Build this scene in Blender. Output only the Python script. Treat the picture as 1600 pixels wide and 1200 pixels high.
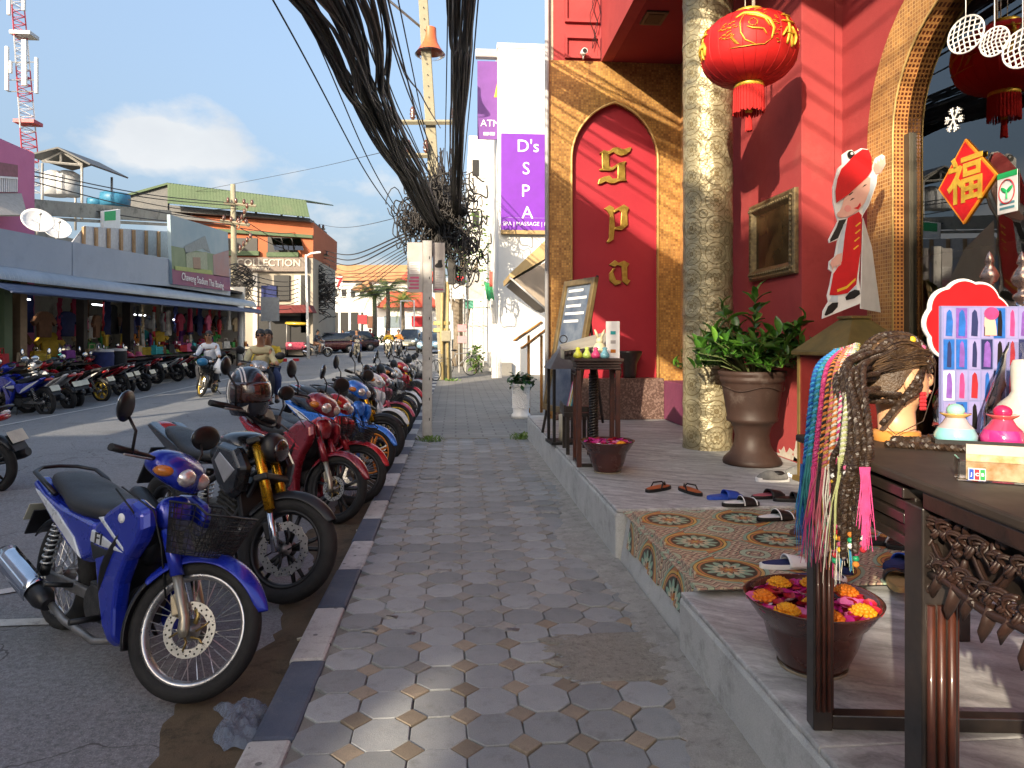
import bpy,math,random
from mathutils import Vector,Matrix
R=math.radians
PI=math.pi
rnd=random.Random(7)
S=bpy.context.scene
for o in list(bpy.data.objects):
 bpy.data.objects.remove(o)
COL=S.collection
F,CX,HY,CAMZ=1094.0,800.0,530.0,1.54
TH=math.atan(88.0/F)
ST,CT=math.sin(TH),math.cos(TH)
cd=bpy.data.cameras.new('camera')
cam=bpy.data.objects.new('camera',cd)
COL.objects.link(cam)
cd.sensor_fit='HORIZONTAL'
cd.sensor_width=36
cd.lens=36*F/1600
cd.shift_y=-(600-HY)/1600.0
cd.clip_start=0.05
cd.clip_end=3000
cam.location=(0,0,CAMZ)
cam.rotation_euler=(R(90),0,-TH)
S.camera=cam
LD=Vector((1.0,1.6,-0.68))
SUN_EL=math.atan2(0.68,math.hypot(1.0,1.6))
SUN_AZ=math.atan2(-LD.x,-LD.y)
W=bpy.data.worlds.new('World')
S.world=W
W.use_nodes=True
nt=W.node_tree
nt.nodes.clear()
out=nt.nodes.new('ShaderNodeOutputWorld')
bg=nt.nodes.new('ShaderNodeBackground')
sky=nt.nodes.new('ShaderNodeTexSky')
sky.sky_type='NISHITA'
sky.sun_disc=False
sky.sun_elevation=SUN_EL
sky.sun_rotation=SUN_AZ
sky.air_density=1.0
sky.dust_density=5.5
sky.ozone_density=1.2
bg.inputs['Strength'].default_value=0.15
tc=nt.nodes.new('ShaderNodeTexCoord')
mp=nt.nodes.new('ShaderNodeMapping')
mp.inputs['Scale'].default_value=(1,1,1.7)
mp.inputs['Location'].default_value=(0.35,0.1,0.0)
n1=nt.nodes.new('ShaderNodeTexNoise')
n1.inputs['Scale'].default_value=3.3
n1.inputs['Detail'].default_value=9
n1.inputs['Roughness'].default_value=0.56
sx=nt.nodes.new('ShaderNodeSeparateXYZ')
cr=nt.nodes.new('ShaderNodeValToRGB')
for i_,(p_,v_)in enumerate(((0.0,0.43),(0.17,0.43),(0.235,0.40),(0.31,0.2),(0.5,0.12))):
 e=cr.color_ramp.elements[i_]if i_<2 else cr.color_ramp.elements.new(p_)
 e.position=p_
 e.color=(v_,v_,v_,1)
ad=nt.nodes.new('ShaderNodeMath')
ad.operation='ADD'
cm=nt.nodes.new('ShaderNodeMapRange')
cm.inputs['From Min'].default_value=0.90
cm.inputs['From Max'].default_value=0.99
cm.inputs['To Max'].default_value=0.85
cm.clamp=True
mx=nt.nodes.new('ShaderNodeMix')
mx.data_type='RGBA'
n2=nt.nodes.new('ShaderNodeTexNoise')
n2.inputs['Scale'].default_value=7
n2.inputs['Detail'].default_value=5
cc=nt.nodes.new('ShaderNodeMix')
cc.data_type='RGBA'
cc.inputs['A'].default_value=(1.0,1.06,1.14,1)
cc.inputs['B'].default_value=(1.75,1.74,1.7,1)
L=nt.links.new
L(tc.outputs['Generated'],mp.inputs['Vector'])
L(mp.outputs[0],n1.inputs['Vector'])
L(mp.outputs[0],n2.inputs['Vector'])
L(tc.outputs['Generated'],sx.inputs[0])
L(sx.outputs['Z'],cr.inputs[0])
L(n1.outputs['Fac'],ad.inputs[0])
L(cr.outputs[0],ad.inputs[1])
L(ad.outputs[0],cm.inputs['Value'])
L(cm.outputs[0],mx.inputs['Factor'])
L(n2.outputs['Fac'],cc.inputs['Factor'])
hz=nt.nodes.new('ShaderNodeMix')
hz.data_type='RGBA'
hz.inputs['B'].default_value=(0.44,0.60,0.79,1)
hr=nt.nodes.new('ShaderNodeMapRange')
hr.inputs['From Min'].default_value=0.0
hr.inputs['From Max'].default_value=0.55
hr.inputs['To Min'].default_value=0.9
hr.inputs['To Max'].default_value=0.5
L(sx.outputs['Z'],hr.inputs['Value'])
L(hr.outputs[0],hz.inputs['Factor'])
L(sky.outputs[0],hz.inputs['A'])
L(hz.outputs['Result'],mx.inputs['A'])
L(cc.outputs['Result'],mx.inputs['B'])
L(mx.outputs['Result'],bg.inputs[0])
L(bg.outputs[0],out.inputs[0])
sd=bpy.data.lights.new('sun','SUN')
sd.energy=2.05
sd.angle=R(0.5)
sd.color=(1.0,0.85,0.64)
so=bpy.data.objects.new('sun',sd)
COL.objects.link(so)
so.rotation_euler=LD.to_track_quat('-Z','Y').to_euler()
so.location=(-20,-30,20)
S.view_settings.view_transform='Standard'
S.view_settings.look='None'
S.view_settings.exposure=2.08
S.view_settings.gamma=1.0
S.view_settings.use_curve_mapping=False
S.render.film_transparent=False
try:
 S.cycles.max_bounces=8
 S.cycles.transparent_max_bounces=12
 S.cycles.use_denoising=True
except Exception:
 pass
def dirpx(px,py):
 u=(px-CX)/F
 return Vector((ST+u*CT,CT-u*ST,(HY-py)/F))
def PY(px,py,Y):
 d=dirpx(px,py)
 k=Y/d.y
 return Vector((d.x*k,Y,CAMZ+d.z*k))
def PX(px,py,X):
 d=dirpx(px,py)
 k=X/d.x
 return Vector((X,d.y*k,CAMZ+d.z*k))
def G(px,py,z=0.0):
 d=dirpx(px,py)
 k=(z-CAMZ)/d.z
 return Vector((d.x*k,d.y*k,z))
def zr(y):
 return 0.0 if y<16 else 0.0155*(min(y,120)-16)
class MB:
 def __init__(s,M=None):
  s.v,s.f,s.mi,s.sm=[],[],[],[]
  s.M=M or Matrix.Identity(4)
  s.m=0
 def add(s,vs,fs,smooth=False):
  o=len(s.v)
  M=s.M
  for p in vs:
   q=M@Vector(p)
   s.v.append((q.x,q.y,q.z))
  for f in fs:
   s.f.append([o+i for i in f])
   s.mi.append(s.m)
   s.sm.append(smooth)
  return s
 def box(s,c,d,rot=None,taper=1.0):
  hx,hy,hz=d[0]/2,d[1]/2,d[2]/2
  vs=[]
  for z,t in((-hz,1),(hz,taper)):
   for x,y in((-hx,-hy),(hx,-hy),(hx,hy),(-hx,hy)):
    vs.append(Vector((x*t,y*t,z)))
  if rot:
   m=rot if isinstance(rot,Matrix)else(Matrix.Rotation(rot[2],3,'Z')@Matrix.Rotation(rot[1],3,'Y')@Matrix.Rotation(rot[0],3,'X'))
   vs=[m@v for v in vs]
  c=Vector(c)
  return s.add([v+c for v in vs],[(3,2,1,0),(4,5,6,7),(0,1,5,4),(1,2,6,5),(2,3,7,6),(3,0,4,7)])
 def bx(s,x0,x1,y0,y1,z0,z1):
  return s.box(((x0+x1)/2,(y0+y1)/2,(z0+z1)/2),(abs(x1-x0),abs(y1-y0),abs(z1-z0)))
 def tube(s,pts,r,n=6,cap=True,flat=1.0):
  pts=[Vector(p)for p in pts]
  k=len(pts)
  rs=r if isinstance(r,(list,tuple))else[r]*k
  vs,fs=[],[]
  up=None
  for i,p in enumerate(pts):
   t=(pts[min(i+1,k-1)]-pts[max(i-1,0)])
   if t.length<1e-9:
    t=Vector((0,0,1))
   t.normalize()
   if up is None:
    a=Vector((0,0,1))if abs(t.z)<0.9 else Vector((0,1,0))
    up=(a-t*a.dot(t)).normalized()
   else:
    up=up-t*up.dot(t)
    if up.length<1e-6:
     up=t.orthogonal()
    up.normalize()
   b=t.cross(up)
   for j in range(n):
    an=2*PI*j/n
    vs.append(p+(up*math.cos(an)*flat+b*math.sin(an))*rs[i])
  for i in range(k-1):
   for j in range(n):
    j2=(j+1)%n
    fs.append((i*n+j,i*n+j2,(i+1)*n+j2,(i+1)*n+j))
  s.add(vs,fs,n>4)
  if cap:
   o=len(s.v)-len(vs)
   for ring,rev in((0,True),(k-1,False)):
    ids=[o+ring*n+j for j in range(n)]
    s.f.append(ids[::-1]if rev else ids)
    s.mi.append(s.m)
    s.sm.append(False)
  return s
 def lathe(s,prof,n=24,c=(0,0,0),axis='Z',sq=1.0,arc=2*PI,closed=False,smooth=True):
  c=Vector(c)
  full=abs(arc-2*PI)<1e-6
  m=n if full else n+1
  vs,fs=[],[]
  for(r,z)in prof:
   for j in range(m):
    a=arc*j/n
    x,y=r*math.cos(a),r*math.sin(a)*sq
    if axis=='Z':
     vs.append(c+Vector((x,y,z)))
    elif axis=='Y':
     vs.append(c+Vector((x,z,y)))
    else:
     vs.append(c+Vector((z,x,y)))
  k=len(prof)
  for i in range(k if closed else k-1):
   i2=(i+1)%k
   for j in range(n):
    j2=(j+1)%m
    fs.append((i*m+j,i*m+j2,i2*m+j2,i2*m+j))
  return s.add(vs,fs,smooth)
 def ball(s,c,r,nu=12,nv=8,rot=None):
  if not isinstance(r,(tuple,list)):
   r=(r,r,r)
  c=Vector(c)
  vs,fs=[],[]
  for i in range(nv+1):
   a=PI*i/nv
   for j in range(nu):
    b=2*PI*j/nu
    p=Vector((r[0]*math.sin(a)*math.cos(b),r[1]*math.sin(a)*math.sin(b),-r[2]*math.cos(a)))
    if rot:
     p=rot@p
    vs.append(c+p)
  for i in range(nv):
   for j in range(nu):
    j2=(j+1)%nu
    fs.append((i*nu+j,i*nu+j2,(i+1)*nu+j2,(i+1)*nu+j))
  return s.add(vs,fs,True)
 def grid(s,rows,smooth=True,closed=False):
  nc=len(rows[0])
  vs=[p for r in rows for p in r]
  fs=[]
  for i in range(len(rows)-1):
   for j in range(nc if closed else nc-1):
    j2=(j+1)%nc
    fs.append((i*nc+j,i*nc+j2,(i+1)*nc+j2,(i+1)*nc+j))
  return s.add(vs,fs,smooth)
 def loft(s,secs,smooth=True):
  n=len(secs[0])
  s.grid(secs,smooth,True)
  o=len(s.v)-n*len(secs)
  for ring,rev in((0,True),(len(secs)-1,False)):
   ids=[o+ring*n+j for j in range(n)]
   s.f.append(ids[::-1]if rev else ids)
   s.mi.append(s.m)
   s.sm.append(smooth)
  return s
 def prism(s,poly,a,b,plane='XZ',inset=0.0,k=None):
  n=len(poly)
  cx=sum(p[0]for p in poly)/n
  cy=sum(p[1]for p in poly)/n
  def put(p,t):
   return{'XZ':(p[0],t,p[1]),'YZ':(t,p[0],p[1]),'XY':(p[0],p[1],t)}[plane]
  rings=[[put(p,a)for p in poly]]
  if inset:
   m=b-(b-a)*(k or 0.35)
   rings.append([put(p,m)for p in poly])
   rings.append([put(((p[0]-cx)*(1-inset)+cx,(p[1]-cy)*(1-inset)+cy),b)for p in poly])
  else:
   rings.append([put(p,b)for p in poly])
  vs=[p for r in rings for p in r]
  fs=[]
  for i in range(len(rings)-1):
   for j in range(n):
    j2=(j+1)%n
    fs.append((i*n+j,i*n+j2,(i+1)*n+j2,(i+1)*n+j))
  fs.append(tuple(range(n))[::-1])
  fs.append(tuple((len(rings)-1)*n+j for j in range(n)))
  return s.add(vs,fs,False)
 def mesh(s,name,mats):
  me=bpy.data.meshes.new(name)
  me.from_pydata(s.v,[],s.f)
  if not isinstance(mats,(list,tuple)):
   mats=[mats]
  for m in mats:
   me.materials.append(m)
  me.polygons.foreach_set('material_index',s.mi)
  me.polygons.foreach_set('use_smooth',s.sm)
  me.update()
  return me
 def build(s,name,mats,parent=None,label=None,w=False,bevel=0,sub=0,solid=0,fix=True,stuff=False,seg=2):
  if w and parent is not None:
   inv=wm(parent).inverted()
   s.v=[tuple(inv@Vector(p))for p in s.v]
  me=s.mesh(name,mats)
  if fix:
   import bmesh
   bm=bmesh.new()
   bm.from_mesh(me)
   bmesh.ops.recalc_face_normals(bm,faces=bm.faces)
   bm.to_mesh(me)
   bm.free()
  o=bpy.data.objects.new(name,me)
  COL.objects.link(o)
  if parent is not None:
   o.parent=parent
  if label:
   o['label']=label
  if stuff:
   o['kind']='stuff'
  if solid:
   md=o.modifiers.new('solid','SOLIDIFY')
   md.thickness=solid
   md.offset=0
  if bevel:
   md=o.modifiers.new('bevel','BEVEL')
   md.width=bevel
   md.segments=seg
   md.limit_method='ANGLE'
   md.angle_limit=R(40)
  if sub:
   md=o.modifiers.new('sub','SUBSURF')
   md.levels=sub
   md.render_levels=sub
  return o
def wm(o):
 m=o.matrix_basis.copy()
 p=o.parent
 while p is not None:
  m=p.matrix_basis@m
  p=p.parent
 return m
def tag(o,label,cat,group=None):
 o['label']=label
 o['category']=cat
 if group:
  o['group']=group
 return o
def thing(name,label,cat,loc=(0,0,0),rz=0.0,group=None,rx=0.0):
 o=bpy.data.objects.new(name,None)
 COL.objects.link(o)
 o.empty_display_size=0.1
 o.location=loc
 o.rotation_euler=(rx,0,rz)
 return tag(o,label,cat,group)
def struct(o,kind='structure'):
 o['kind']=kind
 return o
def kids(o):
 return[c for c in bpy.data.objects if c.parent==o]
def index_kids():
 d={}
 for c in bpy.data.objects:
  if c.parent is not None:
   d.setdefault(c.parent.name,[]).append(c)
 return d
def copy_tree(o,parent=None,cmap=None,idx=None):
 c=o.copy()
 COL.objects.link(c)
 c.parent=parent
 if cmap and c.type=='MESH':
  for i,sl in enumerate(c.material_slots):
   m=sl.material
   if m and m.name in cmap:
    sl.link='OBJECT'
    sl.material=cmap[m.name]
 for ch in idx.get(o.name,[]):
  copy_tree(ch,c,cmap,idx)
 return c
def pieces(me_list,name,spots,parent):
 for(me,M)in spots:
  o=bpy.data.objects.new(name,me)
  COL.objects.link(o)
  o.parent=parent
  o.matrix_basis=M
def text(name,body,size,mat,M,parent=None,ext=0.004,align='CENTER',off=0.0,label=None,sx=1.0):
 cu=bpy.data.curves.new(name,'FONT')
 cu.body=body
 cu.size=size
 cu.extrude=ext
 cu.offset=off
 cu.align_x=align
 cu.align_y='CENTER'
 cu.resolution_u=3
 t=bpy.data.objects.new(name+'_tmp',cu)
 COL.objects.link(t)
 dg=bpy.context.evaluated_depsgraph_get()
 me=bpy.data.meshes.new_from_object(t.evaluated_get(dg))
 bpy.data.objects.remove(t)
 me.name=name
 me.materials.clear()
 me.materials.append(mat)
 o=bpy.data.objects.new(name,me)
 COL.objects.link(o)
 MM=M@Matrix.Diagonal((sx,1,1,1))
 if parent is not None:
  MM=wm(parent).inverted()@MM
  o.parent=parent
 me.transform(MM)
 if label:
  o['label']=label
 return o
def frame(origin,xdir,updir):
 x=Vector(xdir).normalized()
 y=Vector(updir)
 y=(y-x*y.dot(x)).normalized()
 z=x.cross(y)
 M=Matrix(((x.x,y.x,z.x,origin[0]),(x.y,y.y,z.y,origin[1]),(x.z,y.z,z.z,origin[2]),(0,0,0,1)))
 return M
MATS={}
class NT:
 def __init__(s,m):
  s.t=m.node_tree
  s.t.nodes.clear()
  s.out=s.t.nodes.new('ShaderNodeOutputMaterial')
  s.p=s.t.nodes.new('ShaderNodeBsdfPrincipled')
  s.t.links.new(s.p.outputs[0],s.out.inputs[0])
 def n(s,ty,**kw):
  q=s.t.nodes.new('ShaderNode'+ty)
  for k,v in kw.items():
   if k in q.inputs:
    q.inputs[k].default_value=v
   else:
    setattr(q,k,v)
  return q
 def l(s,a,b):
  s.t.links.new(a,b)
 def coord(s,which='Object',scale=(1,1,1),rot=(0,0,0),loc=(0,0,0)):
  t=s.n('TexCoord')
  m=s.n('Mapping')
  m.inputs['Scale'].default_value=scale
  m.inputs['Rotation'].default_value=rot
  m.inputs['Location'].default_value=loc
  s.l(t.outputs[which],m.inputs[0])
  return m.outputs[0]
 def noise(s,vec,scale,detail=4,rough=0.6):
  q=s.n('TexNoise',Scale=scale,Detail=detail,Roughness=rough)
  s.l(vec,q.inputs['Vector'])
  return q.outputs['Fac']
 def ramp(s,fac,stops):
  q=s.n('ValToRGB')
  el=q.color_ramp.elements
  while len(el)<len(stops):
   el.new(0.5)
  for e_,(p,c)in zip(el,stops):
   e_.position=p
   e_.color=tuple(c)+(1,)if len(c)==3 else c
  s.l(fac,q.inputs[0])
  return q.outputs[0]
 def mixc(s,fac,a,b,mode='MIX'):
  q=s.n('Mix',data_type='RGBA',blend_type=mode)
  for key,val in(('Factor',fac),('A',a),('B',b)):
   if hasattr(val,'is_output'):
    s.l(val,q.inputs[key]if key=='Factor' else[i for i in q.inputs if i.name==key and i.type=='RGBA'][0])
   elif key=='Factor':
    q.inputs[0].default_value=val
   else:
    [i for i in q.inputs if i.name==key and i.type=='RGBA'][0].default_value=tuple(val)+(1,)
  return[o_ for o_ in q.outputs if o_.type=='RGBA'][0]
 def math(s,op,a,b=0.0,c=0.0,clamp=False):
  q=s.n('Math',operation=op,use_clamp=clamp)
  for i,val in enumerate((a,b,c)):
   if hasattr(val,'is_output'):
    s.l(val,q.inputs[i])
   else:
    q.inputs[i].default_value=val
  return q.outputs[0]
 def bump(s,h,strength=0.3,dist=0.01):
  q=s.n('Bump',Strength=strength,Distance=dist)
  s.l(h,q.inputs['Height'])
  s.l(q.outputs[0],s.p.inputs['Normal'])
 def base(s,col):
  if hasattr(col,'is_output'):
   s.l(col,s.p.inputs['Base Color'])
  else:
   s.p.inputs['Base Color'].default_value=tuple(col)+(1,)
 def set(s,**kw):
  for k,v in kw.items():
   k=k.replace('_',' ')
   if hasattr(v,'is_output'):
    s.l(v,s.p.inputs[k])
   else:
    s.p.inputs[k].default_value=v
def newmat(name):
 m=bpy.data.materials.new(name)
 m.use_nodes=True
 MATS[name]=m
 return m,NT(m)
def mk(name,c,r=0.5,metal=0.0,c2=None,sc=9.0,bump=0.0,bsc=90.0,coat=0.0,trans=0.0,alpha=1.0,emit=0.0,ecol=None,spec=0.5,lo=0.35,hi=0.65,rvar=0.12,obj=0.0,det=5,sss=0.0,dirt=0.0,ior=1.45):
 if name in MATS:
  return MATS[name]
 m,t=newmat(name)
 co=t.coord()
 if c2 is None:
  c2=tuple(x*0.8 for x in c)
 f=t.noise(co,sc,det)
 col=t.ramp(f,[(lo,c),(hi,c2)])
 if obj:
  oi=t.n('ObjectInfo')
  v=t.math('MULTIPLY_ADD',oi.outputs['Random'],2*obj,1-obj)
  h=t.n('HueSaturation')
  t.l(v,h.inputs['Value'])
  t.l(col,h.inputs['Color'])
  col=h.outputs[0]
 if dirt:
  g=t.noise(co,3.1,6,0.7)
  col=t.mixc(t.math('MULTIPLY',t.math('SUBTRACT',g,0.42,clamp=True),4*dirt,clamp=True),col,(0.09,0.075,0.055))
 t.base(col)
 f2=t.noise(co,sc*2.3,3)
 t.set(Roughness=t.math('MULTIPLY_ADD',f2,rvar*2,max(0.02,r-rvar),clamp=True),Metallic=metal)
 t.p.inputs['Specular IOR Level'].default_value=spec
 t.p.inputs['IOR'].default_value=ior
 if coat:
  t.p.inputs['Coat Weight'].default_value=coat
  t.p.inputs['Coat Roughness'].default_value=0.08
 if trans:
  t.p.inputs['Transmission Weight'].default_value=trans
 if alpha<1:
  t.p.inputs['Alpha'].default_value=alpha
 if sss:
  t.p.inputs['Subsurface Weight'].default_value=sss
  t.p.inputs['Subsurface Radius'].default_value=(0.02,0.008,0.005)
 if emit:
  t.p.inputs['Emission Color'].default_value=tuple(ecol or c)+(1,)
  t.p.inputs['Emission Strength'].default_value=emit
 if bump:
  t.bump(t.noise(co,bsc,4),bump,0.01)
 return m
def lin(r,g,b):
 f=lambda v:(v/255/12.92)if v/255<=0.04045 else((v/255+0.055)/1.055)**2.4
 return(f(r),f(g),f(b))
# ================================================================== materials of the setting
def m_asphalt():
 m,t=newmat('asphalt')
 co=t.coord()
 big=t.noise(co,0.35,5)
 mid=t.noise(co,2.2,6,0.7)
 fine=t.noise(co,160,3)
 vo=t.n('TexVoronoi',Scale=140.0)
 t.l(co,vo.inputs['Vector'])
 c=t.ramp(big,[(0.3,(0.145,0.152,0.162)),(0.7,(0.185,0.191,0.2))])
 c=t.mixc(t.math('MULTIPLY',t.math('SUBTRACT',mid,0.5,clamp=True),2.2,clamp=True),c,(0.11,0.113,0.118))
 agg=t.noise(co,48,3,0.7)
 c=t.mixc(1.0,c,t.ramp(agg,[(0.35,(0.66,0.66,0.66)),(0.65,(1.3,1.3,1.3))]),'MULTIPLY')
 sp=t.math('GREATER_THAN',fine,0.6)
 c=t.mixc(t.math('MULTIPLY',sp,0.65),c,(0.33,0.33,0.325))
 st=t.noise(t.coord(scale=(1.3,0.02,1)),2.0,3)
 oil=t.noise(t.coord(loc=(5,3,0)),1.1,7,0.75)
 c=t.mixc(t.math('MULTIPLY',t.math('SUBTRACT',oil,0.56,clamp=True),5,clamp=True),c,(0.09,0.09,0.09))
 crk=t.n('TexVoronoi',Scale=0.55,feature='DISTANCE_TO_EDGE')
 wv=t.n('VectorMath',operation='ADD')
 t.l(co,wv.inputs[0])
 wn=t.n('TexNoise',Scale=1.7,Detail=5.0)
 t.l(co,wn.inputs['Vector'])
 t.l(wn.outputs['Color'],wv.inputs[1])
 t.l(wv.outputs[0],crk.inputs['Vector'])
 c=t.mixc(t.math('MULTIPLY',t.math('LESS_THAN',crk.outputs['Distance'],0.0035),0.8),c,(0.05,0.05,0.05))
 c=t.mixc(t.math('MULTIPLY',t.math('SUBTRACT',st,0.5,clamp=True),1.2,clamp=True),c,(0.21,0.212,0.215))
 t.base(c)
 t.set(Roughness=0.82)
 t.bump(t.math('ADD',fine,t.math('MULTIPLY',vo.outputs['Distance'],0.6)),0.5,0.004)
 return m
def m_stone(name,a,b,dark,sc=2.0,wear=0.6,rough=0.8,obj=0.0,stain=(0.3,0.29,0.27),spot=0.0,bump=0.35):
 m,t=newmat(name)
 co=t.coord()
 n_=t.noise(co,sc,8,0.65)
 c=t.ramp(n_,[(0.3,a),(0.7,b)])
 oi=None
 if obj:
  oi=t.n('ObjectInfo')
  co2=t.n('VectorMath',operation='ADD')
  t.l(co,co2.inputs[0])
  sc_=t.n('VectorMath',operation='SCALE',Scale=30.0)
  cmb=t.n('CombineXYZ')
  t.l(oi.outputs['Random'],cmb.inputs[0])
  t.l(cmb.outputs[0],sc_.inputs[0])
  t.l(sc_.outputs[0],co2.inputs[1])
  co=co2.outputs[0]
  h=t.n('HueSaturation')
  t.l(t.math('MULTIPLY_ADD',oi.outputs['Random'],2*obj,1-obj),h.inputs['Value'])
  t.l(c,h.inputs['Color'])
  c=h.outputs[0]
 s1=t.noise(co,sc*2.1,9,0.75)
 c=t.mixc(t.math('MULTIPLY',t.math('SUBTRACT',s1,0.52,clamp=True),5*wear,clamp=True),c,dark)
 s2=t.noise(t.coord(loc=(3,7,1)),sc*1.3,9,0.75)
 c=t.mixc(t.math('MULTIPLY',t.math('SUBTRACT',s2,0.57,clamp=True),5*wear,clamp=True),c,stain)
 f=t.noise(co,220,2)
 c=t.mixc(0.35,c,t.mixc(1.0,c,t.ramp(f,[(0.3,(0.55,0.55,0.55)),(0.7,(1.25,1.25,1.25))]),'MULTIPLY'))
 if spot:
  v=t.n('TexVoronoi',Scale=9.0)
  t.l(co,v.inputs['Vector'])
  c=t.mixc(t.math('MULTIPLY',t.math('LESS_THAN',v.outputs['Distance'],0.11),spot),c,(0.05,0.05,0.05))
 t.base(c)
 t.set(Roughness=rough)
 t.p.inputs['Specular IOR Level'].default_value=0.25
 t.bump(t.math('ADD',t.math('MULTIPLY',s1,1.5),t.math('MULTIPLY',f,0.4)),bump,0.008)
 return m
def m_marble():
 m,t=newmat('marble_slab')
 co=t.coord(scale=(1,1,1),rot=(0,0,R(-62)))
 w=t.n('TexNoise',Scale=1.6,Detail=6.0,Roughness=0.6)
 t.l(co,w.inputs['Vector'])
 st=t.n('Mapping')
 st.inputs['Scale'].default_value=(9.0,0.9,3)
 t.l(co,st.inputs[0])
 dv=t.n('VectorMath',operation='ADD')
 t.l(st.outputs[0],dv.inputs[0])
 s_=t.n('VectorMath',operation='SCALE',Scale=2.4)
 t.l(w.outputs['Color'],s_.inputs[0])
 t.l(s_.outputs[0],dv.inputs[1])
 v=t.noise(dv.outputs[0],1.6,9,0.72)
 c=t.ramp(v,[(0.28,(0.14,0.145,0.145)),(0.42,(0.27,0.275,0.275)),(0.54,(0.39,0.398,0.40)),(0.72,(0.6,0.61,0.61))])
 g=t.noise(co,1.1,6,0.7)
 c=t.mixc(t.math('MULTIPLY',t.math('SUBTRACT',g,0.5,clamp=True),2.5,clamp=True),c,(0.28,0.27,0.245))
 t.base(c)
 t.p.inputs['Specular IOR Level'].default_value=0.3
 t.set(Roughness=t.math('MULTIPLY_ADD',v,0.3,0.5))
 t.bump(v,0.12,0.006)
 return m
def m_tile():
 m,t=newmat('encaustic_tile')
 tc_=t.n('TexCoord')
 sp=t.n('SeparateXYZ')
 t.l(tc_.outputs['Object'],sp.inputs[0])
 h=0.1175
 x=t.math('SUBTRACT',h,sp.outputs['X'])
 y=t.math('SUBTRACT',h,sp.outputs['Y'])
 r=t.math('SQRT',t.math('ADD',t.math('MULTIPLY',x,x),t.math('MULTIPLY',y,y)))
 a=t.math('ARCTAN2',y,x)
 no=t.noise(tc_.outputs['Object'],14,5,0.7)
 r=t.math('ADD',r,t.math('MULTIPLY',t.math('SUBTRACT',no,0.5),0.012))
 def ring(r0,w_,rr=None):
  return t.math('LESS_THAN',t.math('ABSOLUTE',t.math('SUBTRACT',rr or r,r0)),w_)
 def less(v_,lim):
  return t.math('LESS_THAN',v_,lim)
 orange,teal,cream,yel,dk,pk=(0.42,0.16,0.06),(0.22,0.36,0.26),(0.5,0.44,0.3),(0.55,0.34,0.08),(0.04,0.038,0.03),(0.34,0.22,0.17)
 zig=t.math('FRACT',t.math('MULTIPLY',t.math('ADD',t.math('PINGPONG',sp.outputs['X'],0.03),sp.outputs['Y']),26))
 c=t.mixc(less(zig,0.35),pk,cream)
 c=t.mixc(t.math('GREATER_THAN',zig,0.82),c,dk)
 leaf=t.math('ADD',t.math('ABSOLUTE',y),t.math('MULTIPLY',t.math('MULTIPLY',x,x),3.6))
 c=t.mixc(less(leaf,0.19),c,teal)
 c=t.mixc(less(leaf,0.170),c,dk)
 c=t.mixc(less(leaf,0.163),c,orange)
 c=t.mixc(less(r,0.165),c,yel)
 c=t.mixc(less(r,0.150),c,dk)
 c=t.mixc(less(r,0.145),c,orange)
 c=t.mixc(less(r,0.132),c,dk)
 pet=t.math('ABSOLUTE',t.math('SINE',t.math('MULTIPLY',a,6)))
 petr=t.math('MULTIPLY_ADD',pet,0.05,0.07)
 c=t.mixc(less(r,petr),c,teal)
 c=t.mixc(less(r,t.math('MULTIPLY_ADD',pet,0.035,0.045)),c,cream)
 c=t.mixc(less(r,t.math('MULTIPLY_ADD',t.math('ABSOLUTE',t.math('COSINE',t.math('MULTIPLY',a,4))),0.03,0.025)),c,dk)
 c=t.mixc(less(r,t.math('MULTIPLY_ADD',t.math('ABSOLUTE',t.math('COSINE',t.math('MULTIPLY',a,4))),0.026,0.018)),c,orange)
 c=t.mixc(less(r,0.014),c,yel)
 X2=t.math('ADD',sp.outputs['X'],h)
 Y2=t.math('ADD',sp.outputs['Y'],h)
 r2=t.math('SQRT',t.math('ADD',t.math('MULTIPLY',X2,X2),t.math('MULTIPLY',Y2,Y2)))
 c=t.mixc(ring(0.062,0.018,r2),c,dk)
 c=t.mixc(ring(0.062,0.0145,r2),c,(0.36,0.46,0.33))
 wear=t.noise(tc_.outputs['Object'],9,8,0.75)
 c=t.mixc(t.math('MULTIPLY',t.math('SUBTRACT',wear,0.5,clamp=True),1.5,clamp=True),c,(0.36,0.32,0.25))
 t.base(c)
 t.set(Roughness=t.math('MULTIPLY_ADD',wear,0.4,0.2))
 return m
ASPH=m_asphalt()
PAVER=m_stone('paver_grey',(0.222,0.236,0.246),(0.28,0.292,0.298),(0.12,0.118,0.113),4.0,0.6,0.9,0.2,(0.32,0.31,0.28))
PAVER2=m_stone('paver_brown',(0.215,0.178,0.138),(0.26,0.215,0.165),(0.11,0.09,0.07),9.0,0.5,0.85,0.25,(0.26,0.22,0.17))
MORTAR=m_stone('paver_joint',(0.12,0.115,0.105),(0.23,0.22,0.20),(0.04,0.04,0.037),3.0,0.8,0.95)
KWHITE=m_stone('kerb_white',(0.40,0.40,0.39),(0.5,0.5,0.48),(0.14,0.135,0.125),4.0,0.75,0.75,0.12,(0.27,0.26,0.24),0.7)
KBLUE=m_stone('kerb_dark_blue',(0.05,0.066,0.10),(0.085,0.10,0.14),(0.10,0.10,0.10),4.0,0.5,0.6,0.15,(0.17,0.17,0.18))
CEMENT=m_stone('rough_cement',(0.24,0.235,0.22),(0.36,0.35,0.33),(0.10,0.097,0.09),7.0,0.8,0.92,0,(0.5,0.49,0.46),0,0.9)
CEMENT2=m_stone('gritty_patch',(0.23,0.22,0.195),(0.31,0.295,0.26),(0.12,0.11,0.095),22.0,0.9,0.95,0,(0.35,0.32,0.28),0,1.0)
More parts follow.
